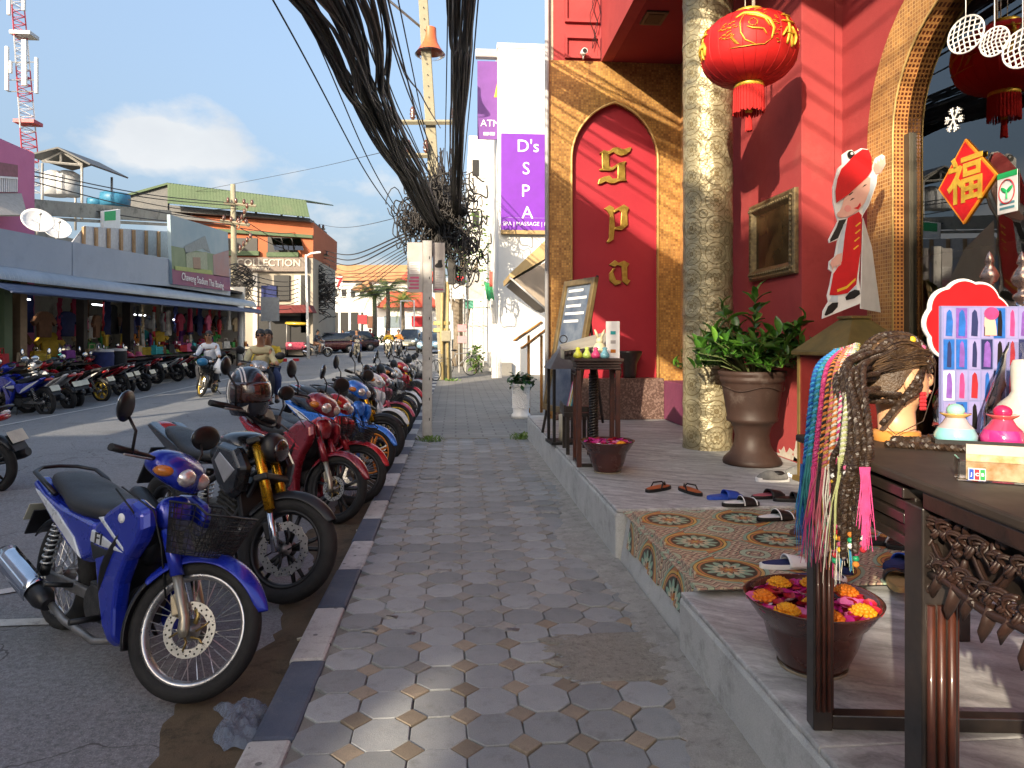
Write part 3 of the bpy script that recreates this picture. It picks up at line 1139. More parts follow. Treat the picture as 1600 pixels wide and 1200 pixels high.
for i in range(nseg):
 b=MB()
 rr=0.243
 z0,z1=i*hseg+.001,(i+1)*hseg-.001
 prof=[]
 for k in range(7):
  z=z0+(z1-z0)*k/6
  prof.append((rr+(0.006 if k in(0,6)else 0)+rnd.uniform(-.003,.003),z))
 b.lathe(prof,56)
 o=b.build('metal_sheet',STAMP,colm)
FRM=mk('antique_frame',(0.11,0.085,0.05),0.4,0.5,c2=(0.24,0.18,0.09),sc=30,bump=0.5,bsc=55)
MIRR=m_glass('dark_picture_glass',(0.05,0.04,0.03),1.6,0.08)
fa,fb=PX(1176,330,XA),PX(1248,292,XA)
fz1,fz0=fb.z,PX(1248,427,XA).z
fy0,fy1=fb.y,fa.y
pic=thing('picture_frame','ornate dark square frame hanging on the red wall above the plant','picture frame',(XA,(fy0+fy1)/2,(fz0+fz1)/2))
hw,hh,fw_=(fy1-fy0)/2,(fz1-fz0)/2,0.115
prof=[(0,0.001),(0,0.035),(0.02,0.05),(0.05,0.042),(0.075,0.055),(0.1,0.028),(0.115,0.012)]
b=MB()
ring=[]
for(d,o_)in prof:
 ring.append([(-o_,-hw+d,-hh+d),(-o_,hw-d,-hh+d),(-o_,hw-d,hh-d),(-o_,-hw+d,hh-d)])
b.grid(ring,False,True)
b.build('frame',FRM,pic,bevel=.003)
b=MB()
for side in range(4):
 L_=hw if side%2==0 else hh
 for k in range(int(L_*2/0.045)):
  s_=-L_+0.03+k*0.045
  yy,zz=(s_,(hh-.06)*(1 if side==0 else-1))if side%2==0 else((hw-.06)*(1 if side==1 else-1),s_)
  b.ball((-.05,yy,zz),(.012,.018,.018),6,4)
b.build('carved_border',FRM,pic,stuff=True)
MB().bx(-.012,-.004,-hw+.11,hw-.11,-hh+.11,hh-.11).build('dark_glass',mk('picture_dark',(0.02,0.014,0.008),0.15,c2=(0.10,0.06,0.025),sc=3.5),pic)
LRED=mk('lantern_cloth',(0.56,0.012,0.012),0.6,c2=(0.5,0.01,0.01),sc=4,bump=0.06,bsc=200)
LGOLD=mk('lantern_gold',(0.75,0.5,0.06),0.38,0.35,c2=(0.62,0.38,0.04),sc=20)
FRINGE=mk('red_fringe',(0.5,0.012,0.01),0.75,c2=(0.36,0.008,0.008),sc=60)
lc=PY(1170,79,5.49)
LR,LH=0.375,0.275
lan=thing('red_lantern','big round red paper lantern with gold figures and tassel under the overhang','lantern',(lc.x,lc.y,lc.z))
def lrad(z):
 u_=min(1,abs(z)/LH)
 return 0.10+(LR-0.10)*(1-u_**2.6)**0.62
b=MB()
prof=[(lrad(-LH+2*LH*i/20),-LH+2*LH*i/20)for i in range(21)]
b.lathe(prof,48)
b.build('shade',LRED,lan)
b=MB()
for k in range(24):
 a=2*PI*k/24
 b.tube([(math.cos(a)*(r_+.0015),math.sin(a)*(r_+.0015),z_)for r_,z_ in prof],.0022,4)
b.build('ribs',mk('lantern_rib',(0.46,0.01,0.01),0.6),lan)
b=MB()
b.lathe([(.0,LH+.035),(.115,LH+.035),(.12,LH+.02),(.11,LH-.012),(.1,LH-.02)],28)
b.build('top_cap',LGOLD,lan)
b=MB()
b.lathe([(.1,-LH+.02),(.115,-LH),(.12,-LH-.03),(.105,-LH-.035)],28)
b.build('bottom_cap',LGOLD,lan)
b=MB()
for k in range(90):
 a=2*PI*k/90
 r0=.107+.004*(k%3)
 l_=.2+rnd.uniform(-.012,.012)
 b.tube([(r0*math.cos(a),r0*math.sin(a),-LH-.03),(r0*1.04*math.cos(a+.01),r0*1.04*math.sin(a+.01),-LH-.03-l_)],.0055,4)
b.build('fringe',FRINGE,lan,stuff=True)
b=MB()
b.tube([(0,0,-LH-.03),(0,0,-LH-.2)],.004,5)
b.lathe([(.004,-LH-.18),(.025,-LH-.2),(.03,-LH-.215),(.02,-LH-.235)],14)
b.build('tassel_knot',LGOLD,lan)
b=MB()
for k in range(26):
 a=2*PI*k/26
 b.tube([(.018*math.cos(a),.018*math.sin(a),-LH-.23),(.026*math.cos(a),.026*math.sin(a),-LH-.37-rnd.uniform(0,.012))],.004,4)
b.build('tassel',FRINGE,lan,stuff=True)
b=MB()
top=ZT-lc.z
b.tube([(-.03,0,LH+.03),(-.03,0,top)],.004,5)
b.tube([(.03,0,LH+.03),(.03,0,top)],.004,5)
b.tube([(.05,.02,LH+.03),(.05,.02,top)],.012,6)
b.build('cord',WHITEP,lan)
def onlan(az,z,off=.004):
 r_=lrad(z)+off
 return(math.sin(az)*r_,-math.cos(az)*r_,z)
def stroke(b,pts,w_):
 out_=[]
 for i in range(len(pts)-1):
  for k in range(4):
   t_=k/4
   out_.append((pts[i][0]*(1-t_)+pts[i+1][0]*t_,pts[i][1]*(1-t_)+pts[i+1][1]*t_))
 out_.append(pts[-1])
 n_=len(out_)
 b.tube([onlan(R(a),z)for a,z in out_],[w_*(0.45+0.55*math.sin(PI*(i+.6)/(n_+.2)))for i in range(n_)],5,flat=0.4)
def motif(a0,kind):
 b=MB()
 if kind==0:
  stroke(b,[(a0-18,-.10),(a0,-.105),(a0+22,-.10),(a0+30,-.06)],.008)
  stroke(b,[(a0+30,-.06),(a0+33,.02),(a0+28,.09),(a0+14,.15),(a0-2,.17),(a0-12,.13)],.016)
  stroke(b,[(a0+28,.03),(a0+22,.09),(a0+12,.12),(a0+2,.14)],.02)
  stroke(b,[(a0+24,-.03),(a0+20,.01),(a0+8,.02),(a0+2,.04)],.014)
  stroke(b,[(a0-2,.15),(a0-6,.08),(a0-5,.0),(a0,-.06),(a0+12,-.10)],.007)
  for k in range(26):
   aa,zz=a0-22+rnd.uniform(-9,12),rnd.uniform(-.02,.11)
   stroke(b,[(aa-2,zz),(aa+rnd.uniform(1,4),zz+rnd.uniform(-.012,.016))],.006)
  for k in range(12):
   aa,zz=a0+rnd.uniform(0,30),.15+rnd.uniform(-.01,.05)
   stroke(b,[(aa-2,zz),(aa+2,zz+.006)],.006)
  for k in range(5):
   stroke(b,[(a0-18+k*1.4,-.02-k*.012),(a0-12+k*1.5,-.035-k*.012)],.007)
  for k in range(10):
   t_=2*PI*k/9
   stroke(b,[(a0+9+5*math.cos(t_),.07+.03*math.sin(t_)),(a0+9+5*math.cos(t_+.7),.07+.03*math.sin(t_+.7))],.006)
 else:
  for(pts,w_)in(([(a0-8,.15),(a0+10,.155)],.016),([(a0+1,.18),(a0,.02),(a0-4,-.08)],.02),([(a0-12,.09),(a0+12,.10)],.017),([(a0-4,.05),(a0-12,-.03)],.018),([(a0+4,.06),(a0+12,-.01),(a0+10,-.07)],.02),([(a0-10,.0),(a0+8,.01)],.014),([(a0+2,.0),(a0+6,-.09)],.017)):
   stroke(b,pts,w_)
  for k in range(14):
   aa,zz=a0-20+rnd.uniform(-5,6),rnd.uniform(-.1,.14)
   stroke(b,[(aa-2,zz),(aa+2,zz+rnd.uniform(-.01,.01))],.006)
 b.build('gold_drawing',LGOLD,lan)
base_az=math.degrees(math.atan2(lc.x,lc.y))*-1
motif(base_az-4,0)
motif(base_az+52,1)
motif(base_az-72,1)
motif(base_az+115,0)
motif(base_az+180,1)
# ================================================================== motorbikes
TYRE=mk('tyre_rubber',(0.008,0.008,0.0085),0.8,c2=(0.019,0.0185,0.0175),sc=7,bump=0.3,bsc=160)
RIM=mk('bike_rim',(0.55,0.55,0.56),0.3,0.9,c2=(0.42,0.42,0.43))
SPOKE=mk('bike_spoke',(0.6,0.6,0.6),0.3,0.9)
ALU=mk('cast_metal',(0.30,0.29,0.28),0.45,0.8,c2=(0.2,0.19,0.18),sc=12,bump=0.1)
CHROME=mk('chrome',(0.62,0.66,0.72),0.14,1.0,c2=(0.5,0.54,0.6))
DISC=mk('disc_steel',(0.5,0.5,0.49),0.3,0.9,c2=(0.4,0.4,0.39),sc=20)
PAINT=mk('bike_paint',(0.008,0.022,0.33),0.28,0.25,c2=(0.0075,0.021,0.315),sc=3,coat=0.7)
PAINT2=mk('bike_decal',(0.62,0.64,0.66),0.3,0.2,coat=0.5)
TRIMB=mk('bike_trim',(0.007,0.007,0.008),0.42,c2=(0.013,0.013,0.015),sc=6)
SEAT=mk('bike_seat',(0.010,0.011,0.013),0.48,c2=(0.018,0.019,0.022),sc=5,bump=0.25,bsc=260)
LENSH=mk('headlight_lens',(0.45,0.36,0.32),0.08,0.55,c2=(0.75,0.72,0.7),sc=26,coat=1.0,bump=0.25,bsc=38)  # pinkish mottling puts reflections into the lens colour
LENSR=mk('red_lens',(0.35,0.01,0.01),0.15,coat=0.8)
LENSO=mk('orange_lens',(0.55,0.18,0.02),0.15,coat=0.8)
PLATE=mk('number_plate',(0.55,0.53,0.42),0.45,0.2)
ENG=mk('engine_black',(0.03,0.03,0.03),0.5,0.5,c2=(0.06,0.058,0.055),sc=18,bump=0.2)
GFORK=mk('gold_fork',(0.72,0.38,0.03),0.26,0.85,c2=(0.62,0.31,0.02))
SPRING=mk('spring_steel',(0.55,0.55,0.53),0.35,0.7)
MIRB=mk('mirror_shell',(0.01,0.01,0.011),0.35)
def axisrot(p,d,a):
 p=Vector(p)
 return Matrix.Translation(p)@Matrix.Rotation(a,4,Vector(d).normalized())@Matrix.Translation(-p)
def wheel(parent,name,c,Rw,tw,M,style='spoke',disc=0.0,dside=-1,rim=RIM,wave=False,det=1):
 c=Vector(c)
 h=tw*0.5
 rc=Rw-h
 b=MB(M)
 prof=[]
 for k in range(14):
  a=2*PI*k/14
  prof.append((rc+h*math.cos(a)*(1 if math.cos(a)>0 else 0.85),tw/2*math.sin(a)*(1+.12*math.cos(a))))
 b.lathe(prof,44,c,'Y',closed=True)
 ty=b.build(name,TYRE,parent)
 rr=rc-h*0.78
 b=MB(M)
 w2=tw*0.36
 b.lathe([(rr+.012,-w2),(rr+.010,-w2+.006),(rr-.004,-w2*.6),(rr-.006,0),(rr-.004,w2*.6),(rr+.010,w2-.006),(rr+.012,w2),(rr-.004,w2*.9),(rr-.013,w2*.4),(rr-.015,0),(rr-.013,-w2*.4),(rr-.004,-w2*.9)],44,c,'Y',closed=True)
 b.build('rim',rim,ty)
 b=MB(M)
 b.lathe([(0,-.06),(.016,-.06),(.018,-.04),(.042,-.036),(.044,-.03),(.03,-.02),(.03,.02),(.044,.03),(.042,.036),(.018,.04),(.016,.06),(0,.06)],20,c,'Y')
 b.build('hub',ALU,ty)
 b=MB(M)
 if style=='spoke':
  ns=36
  for k in range(ns):
   sgn=1 if k%2 else-1
   a=2*PI*k/ns
   da=0.42*(1 if(k//2)%2 else-1)
   p0=c+Vector((.041*math.cos(a+da),sgn*.032,.041*math.sin(a+da)))
   p1=c+Vector(((rr-.012)*math.cos(a),sgn*.004,(rr-.012)*math.sin(a)))
   b.tube([p0,p1],.0022,4)
  b.build('spokes',SPOKE,ty)
 else:
  for k in range(5):
   for da in(-.16,.16):
    a=2*PI*k/5+.3
    p0=c+Vector((.03*math.cos(a),0,.03*math.sin(a)))
    p1=c+Vector(((rr-.006)*math.cos(a+da),0,(rr-.006)*math.sin(a+da)))
    b.tube([p0,p1],[.017,.011],6)
  b.build('spokes',rim if style=='alloy' else TRIMB,ty)
 if disc:
  yd=dside*0.05
  b=MB(M)
  n_=72
  r0=disc*0.68
  rows=[[],[],[],[]]
  for k in range(n_):
   a=2*PI*k/n_
   ro=disc*(1+(0.03*math.cos(a*12)if wave else 0))
   for q,(r_,y_)in enumerate(((r0,yd-.002),(ro,yd-.002),(ro,yd+.002),(r0,yd+.002))):
    rows[q].append(c+Vector((r_*math.cos(a),y_,r_*math.sin(a))))
  b.grid(rows+[rows[0]],False,True)
  o=b.build('brake_disc',DISC,ty)
  b=MB(M)
  for k in range(36):
   a=2*PI*k/36
   r_=disc*(0.77 if k%2 else 0.9)
   q=c+Vector((r_*math.cos(a),yd,r_*math.sin(a)))
   b.tube([q+Vector((0,-.0028,0)),q+Vector((0,.0028,0))],.0048,6)
  b.build('disc_holes',BLACK,ty)
  b=MB(M)
  for k in range(6):
   a=2*PI*k/6
   p0=c+Vector((.03*math.cos(a),yd,.03*math.sin(a)))
   p1=c+Vector((disc*.74*math.cos(a+.5),yd,disc*.74*math.sin(a+.5)))
   b.tube([p0,(p0+p1)/2+Vector((.01,0,.006)),p1],[.012,.008,.011],5,flat=.4)
  b.build('disc_carrier',mk('disc_carrier_gold',(0.45,0.33,0.12),0.35,0.8)if not wave else TRIMB,ty)
 return ty
def fender(M,c,r,w_,a0,a1,n=16,point=0.0,drop=0.022):
 b=MB(M)
 c=Vector(c)
 rows=[]
 for i in range(n+1):
  t_=i/n
  a=a0+(a1-a0)*t_
  ww=w_*(1-point*max(0,1-t_*3.2)**1.5)
  row=[]
  for k in range(-4,5):
   y=ww/2*k/4
   rr=r-drop*(abs(k)/4)**2.4*1.6
   row.append(c+Vector((rr*math.cos(a),y,rr*math.sin(a))))
  rows.append(row)
 b.grid(rows)
 return b
def sec(x,y0,z0,hy,hz,n=14,p=2.6,tilt=0.0):
 out_=[]
 for k in range(n):
  a=2*PI*k/n
  ca,sa=math.cos(a),math.sin(a)
  yy=hy*math.copysign(abs(ca)**(2/p),ca)
  zz=hz*math.copysign(abs(sa)**(2/p),sa)
  out_.append(Vector((x+zz*tilt,y0+yy,z0+zz)))
 return out_
def helix(b,p0,p1,r,turns,rad=.006,n=10):
 p0,p1=Vector(p0),Vector(p1)
 d=(p1-p0)
 u=d.orthogonal().normalized()
 v=d.normalized().cross(u)
 b.tube([p0+d*(i/(turns*n))+(u*math.cos(2*PI*i/n)+v*math.sin(2*PI*i/n))*r for i in range(turns*n+1)],rad,5)
def shock(parent,a,c,r=.028):
 b=MB()
 a,c=Vector(a),Vector(c)
 b.tube([a,c],.014,8)
 b.tube([a,a.lerp(c,.15)],.024,10)
 b.tube([a.lerp(c,.85),c],.026,10)
 o=b.build('shock_absorber',BLACK,parent)
 b=MB()
 helix(b,a.lerp(c,.12),a.lerp(c,.88),r,8,.0062)
 b.build('coil_spring',SPRING,o)
def mirrors(parent,M,base=(.24,.27,.99),up=(.20,.33,1.16),size=(.085,.06)):
 for s in(-1,1):
  b=MB(M)
  p0,p1=Vector((base[0],s*base[1],base[2])),Vector((up[0],s*up[1],up[2]))
  b.tube([p0,p0.lerp(p1,.5)+Vector((.02,0,.02)),p1],.0065,6)
  o=b.build('mirror',BLACK,parent)
  b=MB(M)
  cc=p1+Vector((0,s*.035,.035))
  rot=Matrix.Rotation(s*-.3,3,'Z')@Matrix.Rotation(s*.25,3,'X')
  b.ball(cc,(.024,size[0],size[1]),16,10,rot)
  b.build('mirror_shell',MIRB,o)
  b=MB(M)
  b.ball(cc+Vector((-.012,0,0)),(.014,size[0]*.9,size[1]*.88),14,8,rot)
  b.build('mirror_glass',CHROME,o)
def basket(parent,M,c=(.53,0,.735),top=(.16,.19),bot=(.11,.14),h=.24):
 c=Vector(c)
 def ringp(t_,k,n):
  hx=bot[0]+(top[0]-bot[0])*t_
  hy=bot[1]+(top[1]-bot[1])*t_
  a=2*PI*k/n
  e=4.0
  x=hx*math.copysign(abs(math.cos(a))**(2/e),math.cos(a))
  y=hy*math.copysign(abs(math.sin(a))**(2/e),math.sin(a))
  return c+Vector((x,y,-h/2+h*t_+.03*t_*(1 if x<0 else-.4)))
 n=44
 b=MB(M)
 b.tube([ringp(1,k,n)for k in range(n+1)],.006,6,cap=False)
 o=b.build('basket',BLACK,parent)
 b=MB(M)
 for t_ in[i/9 for i in range(9)]:
  b.tube([ringp(t_,k,n)for k in range(n+1)],.0022,4,cap=False)
 for k in range(n):
  b.tube([ringp(0,k,n),ringp(1,k,n)],.0022,4,cap=False)
 for k in range(8):
  b.tube([ringp(0,k,16),ringp(0,16-k,16)],.0022,4)
 b.build('basket_wire',BLACK,o)
 b=MB(M)
 b.grid([[ringp(t_,k,28)*1.0 for k in range(28)]for t_ in(0,.33,.66)],True,True)
 b.build('basket_lining',mk('basket_mesh',(0.012,0.012,0.012),0.6,alpha=0.72),o)
def side(parent,name,poly,mat,y0,y1,ins=.08,label=None,bevel=.006,sub=0):
 for s in(-1,1):
  b=MB()
  b.prism(poly,s*y0,s*y1,'XZ',ins,.5)
  b.build(name,mat,parent,label,bevel=bevel,sub=sub)
def underbone(root,steer=0.45,basket_on=True,disc=.11,wheels='spoke',scooter=False,fi=False):
 Rw=.282 if not scooter else.235
 ax=.61
 hp,hd=(.33,0,.83),(-.454,0,.891)
 M=axisrot(hp,hd,steer)
 cf=Vector((ax,0,Rw))
 I=Matrix.Identity(4)
 wheel(root,'front_wheel',cf,Rw,.078 if not scooter else.095,M,wheels,disc,-1)
 wheel(root,'rear_wheel',(-ax,0,Rw),Rw,.088 if not scooter else.11,I,wheels,0)
 b=MB(M)
 for s in(-1,1):
  top_=cf+Vector(hd).normalized()*.5
  b.tube([cf+Vector((-.005,s*.078,-.03)),cf+Vector((-.012,s*.078,.0)),cf.lerp(top_,.1)+Vector((0,s*.078,0)),cf.lerp(top_,.5)+Vector((0,s*.075,0))],[.016,.024,.021,.022],10)
 fk=b.build('fork',mk('fork_silver',(0.42,0.38,0.30),0.35,0.75),root)
 for s in(-1,1):
  b=MB(M)
  b.tube([cf.lerp(top_,.48)+Vector((0,s*.075,0)),cf.lerp(top_,1.0)+Vector((0,s*.07,0))],.028 if not scooter else.022,10)
  b.build('fork_cover',PAINT,fk)
 b=MB(M)
 b.box(cf+Vector((-.065,-.068,.09)),(.06,.035,.085),(0,-.4,0))
 b.tube([cf+Vector((-.04,-.07,.06)),cf+Vector((-.09,-.07,.13))],.02,8)
 b.build('brake_caliper',mk('caliper',(0.42,0.36,0.26),.4,.7),fk,bevel=.006)
 b=MB(M)
 b.tube([cf+Vector((-.07,-.072,.13)),cf+Vector((-.13,-.08,.28)),cf+Vector((-.2,-.08,.45)),cf+Vector((-.3,-.05,.62))],.005,5)
 b.build('brake_hose',BLACK,fk)
 b=fender(M,cf,Rw+.032,.125,R(22),R(150),18,.75,.03)
 b.build('front_fender',PAINT,root,solid=.006,sub=1)
 b=fender(M,cf,Rw+.026,.11,R(148),R(205),8,0,.02)
 b.build('mud_flap',TRIMB,root,solid=.005)
 b=MB()
 rows=[]
 for(z,x,w_)in((.83,.33,.10),(.74,.30,.16),(.62,.26,.19),(.5,.20,.195),(.38,.17,.18),(.24,.14,.13)):
  rows.append([(x-.07*(abs(k)/4)**2,w_*k/4,z)for k in range(-4,5)])
 b.grid(rows)
 b.build('leg_shield',TRIMB,root,solid=.012,sub=1)
 cowl=[(.40,.835),(.30,.87),(.20,.86),(.07,.78),(-.02,.69),(-.03,.60),(.02,.47),(.08,.33),(.15,.19),(.22,.14),(.27,.17),(.245,.30),(.25,.42),(.30,.55),(.38,.66),(.415,.75)]
 side(root,'side_cowl',cowl,PAINT,.10,.168,.10,bevel=.014)
 side(root,'cowl_decal',[(.02,.755),(.06,.765),(.275,.63),(.285,.605),(.24,.625)],PAINT2,.155,.1712,.02)
 side(root,'cowl_decal',[(-.025,.672),(.06,.667),(.29,.598),(.10,.592),(-.03,.60)],PAINT2,.155,.1716,.02)
 side(root,'cowl_grille',[(-.03,.596),(.10,.588),(.22,.592),(.02,.50)],TRIMB,.155,.1708,.03)
 if fi:
  b=MB()
  b.lathe([(0,-.1715),(.028,-.1715),(.028,-.169)],18,(.235,0,.79),'Y')
  b.build('round_sticker',WHITEP,root)
  for s in(-1,1):
   text('badge','FI',.095,TRIMB,frame((.055,s*.1725,.631),(-s,0,0),(0,0,1)),root,ext=.002,sx=1.15)
 b=MB()
 b.loft([sec(.33,0,.80,.10,.10),sec(.37,0,.79,.085,.095),sec(.40,0,.77,.06,.08),sec(.415,0,.76,.03,.05)])
 b.build('nose',PAINT,root,sub=1)
 b=MB()
 b.loft([sec(.28,0,.62,.07,.12),sec(.12,0,.55,.085,.12),sec(-.05,0,.55,.10,.13),sec(-.25,0,.56,.12,.13)])
 b.build('centre_cover',TRIMB,root,sub=1)
 if scooter:
  MB().box((.06,0,.30),(.34,.34,.07)).build('floorboard',TRIMB,root,bevel=.02)
 rear=[(-.03,.70),(.0,.60),(-.02,.50),(-.12,.44),(-.30,.50),(-.50,.62),(-.70,.76),(-.80,.85),(-.77,.88),(-.62,.80),(-.40,.74),(-.2,.72)]
 side(root,'tail_cover',rear,PAINT,.06,.15,.10,bevel=.014)
 side(root,'tail_decal',[(-.13,.47),(-.20,.50),(-.46,.645),(-.71,.81),(-.66,.80),(-.42,.70),(-.22,.58)],PAINT2,.150,.1585,.06)
 b=MB()
 b.loft([sec(.00,0,.735,.06,.045),sec(-.06,0,.74,.11,.07),sec(-.2,0,.745,.15,.085),sec(-.36,0,.77,.155,.08),sec(-.42,0,.81,.14,.075),sec(-.54,0,.845,.13,.07),sec(-.68,0,.875,.105,.055),sec(-.74,0,.885,.06,.03)])
 b.build('seat',SEAT,root,sub=1)
 b=MB()
 b.loft([sec(-.3,0,.68,.10,.06),sec(-.55,0,.74,.10,.06),sec(-.76,0,.83,.07,.04)])
 b.build('tail_body',TRIMB,root,sub=1)
 b=MB()
 pts=[(-.5,.14,.80),(-.62,.155,.87),(-.74,.15,.915),(-.83,.09,.93),(-.845,0,.935),(-.83,-.09,.93),(-.74,-.15,.915),(-.62,-.155,.87),(-.5,-.14,.80)]
 b.tube(pts,.014,8)
 b.build('grab_rail',TRIMB,root)
 b=MB()
 b.loft([sec(-.74,0,.80,.09,.04),sec(-.80,0,.81,.085,.04),sec(-.83,0,.815,.06,.025)])
 b.build('tail_lamp',LENSR,root)
 b=fender(I,(-ax,0,Rw),Rw+.06,.12,R(75),R(150),8,0,.02)
 b.build('rear_fender',TRIMB,root,solid=.008)
 b=MB()
 b.box((-.915,0,.53),(.012,.17,.20),(0,.45,0))
 pl=b.build('plate_holder',TRIMB,root,bevel=.004)
 MB().box((-.927,0,.60),(.006,.2,.14),(0,.45,0)).build('number_plate',PLATE,pl,bevel=.003)
 b=MB()
 b.box((.02,0,.27),(.30,.20,.17))
 b.tube([(.08,0,.30),(.27,0,.33)],.062,12)
 for k in range(6):
  b.tube([(.12+.024*k,0,.305+.004*k),(.13+.024*k,0,.306+.004*k)],.075,12)
 b.tube([(-.05,-.12,.27),(-.05,.12,.27)],.085,18)
 b.build('engine',ENG,root,bevel=.015)
 for s in(-1,1):
  b=MB()
  b.box((-.34,s*.075,.28),(.58,.03,.05))
  b.build('swing_arm',ALU,root,bevel=.008)
 for s in(-1,1):
  shock(root,(-.56,s*.125,.31),(-.44,s*.125,.66))
 b=MB()
 b.tube([(.22,-.05,.25),(.2,-.10,.16),(.05,-.14,.13),(-.2,-.165,.17),(-.38,-.18,.24)],.017,8)
 ex=b.build('exhaust',ALU,root)
 b=MB()
 d0,d1=Vector((-.32,-.19,.22)),Vector((-.86,-.20,.37))
 b.tube([d0,d0.lerp(d1,.12),d0.lerp(d1,.9),d1],[.03,.052,.055,.043],18)
 b.build('silencer',TRIMB,ex)
 b=MB()
 rows=[]
 for i in range(9):
  q=d0.lerp(d1,.22+.7*i/8)
  rows.append([q+Vector((.02*math.cos(a_),-.062*math.sin(a_)*1.0,.062*math.cos(a_)))for a_ in[R(-20+20*k)for k in range(8)]])
 b.grid(rows)
 b.build('heat_shield',CHROME,ex,solid=.004)
 b=MB()
 b.tube([(-.02,.13,.2),(-.1,.2,.1),(-.14,.27,.0)],.011,6)
 b.build('side_stand',BLACK,root)
 for s in(-1,1):
  b=MB()
  b.tube([(.02,s*.1,.22),(.02,s*.24,.225)],.014,8)
  b.build('foot_peg',BLACK,root)
  b=MB()
  b.tube([(-.3,s*.1,.3),(-.32,s*.22,.32)],.012,8)
  b.build('foot_peg',BLACK,root)
 b=MB(M)
 b.tube([(.20,.36,1.0),(.26,.2,1.0),(.29,.08,.985),(.29,-.08,.985),(.26,-.2,1.0),(.20,-.36,1.0)],.012,8)
 hb=b.build('handlebar',TRIMB,root)
 for s in(-1,1):
  b=MB(M)
  b.tube([(.235,s*.24,1.0),(.20,s*.365,1.0)],.018,10)
  b.build('grip',BLACK,hb)
 for s in(-1,1):
  b=MB(M)
  b.tube([(.29,s*.2,.985),(.285,s*.27,.98),(.27,s*.37,.975)],.006,5)
  b.build('brake_lever',ALU,hb)
 b=MB(M)
 b.loft([sec(.20,0,.985,.13,.04),sec(.25,0,.99,.17,.075),sec(.32,0,.97,.165,.095),sec(.38,0,.945,.13,.085),sec(.42,0,.92,.09,.06)])
 hc=b.build('headlight_cowl',PAINT,root,sub=1)
 for s in(-1,1):
  b=MB(M)
  b.ball((.385,s*.058,.93),(.05,.062,.05),14,10,Matrix.Rotation(s*-.45,3,'Z')@Matrix.Rotation(.5,3,'Y'))
  b.build('headlight',LENSH,hc)
 for s in(-1,1):
  b=MB(M)
  b.ball((.33,s*.145,.945),(.045,.03,.028),10,8,Matrix.Rotation(s*-.6,3,'Z'))
  b.build('indicator_lamp',LENSO,hc)
 b=MB(M)
 b.loft([sec(.17,0,1.01,.07,.02),sec(.25,0,1.03,.085,.035),sec(.31,0,1.02,.07,.02)])
 b.build('instrument_panel',BLACK,hc)
 for(q0,q1,q2,q3)in(((.27,-.2,.98),(.40,-.12,.86),(.42,-.08,.66),(.5,-.08,.40)),((.27,.2,.98),(.36,.16,.84),(.33,.1,.7),(.3,.06,.6)),((.26,-.22,.97),(.34,-.16,.82),(.30,-.12,.66),(.28,-.08,.6))):
  b=MB()
  b.tube([Vector(q0),Vector(q1),Vector(q2),Vector(q3)],.0045,5)
  b.build('control_cable',BLACK,root)
 mirrors(root,M,size=(.095,.072))
 if basket_on:
  basket(root,M)
 return root
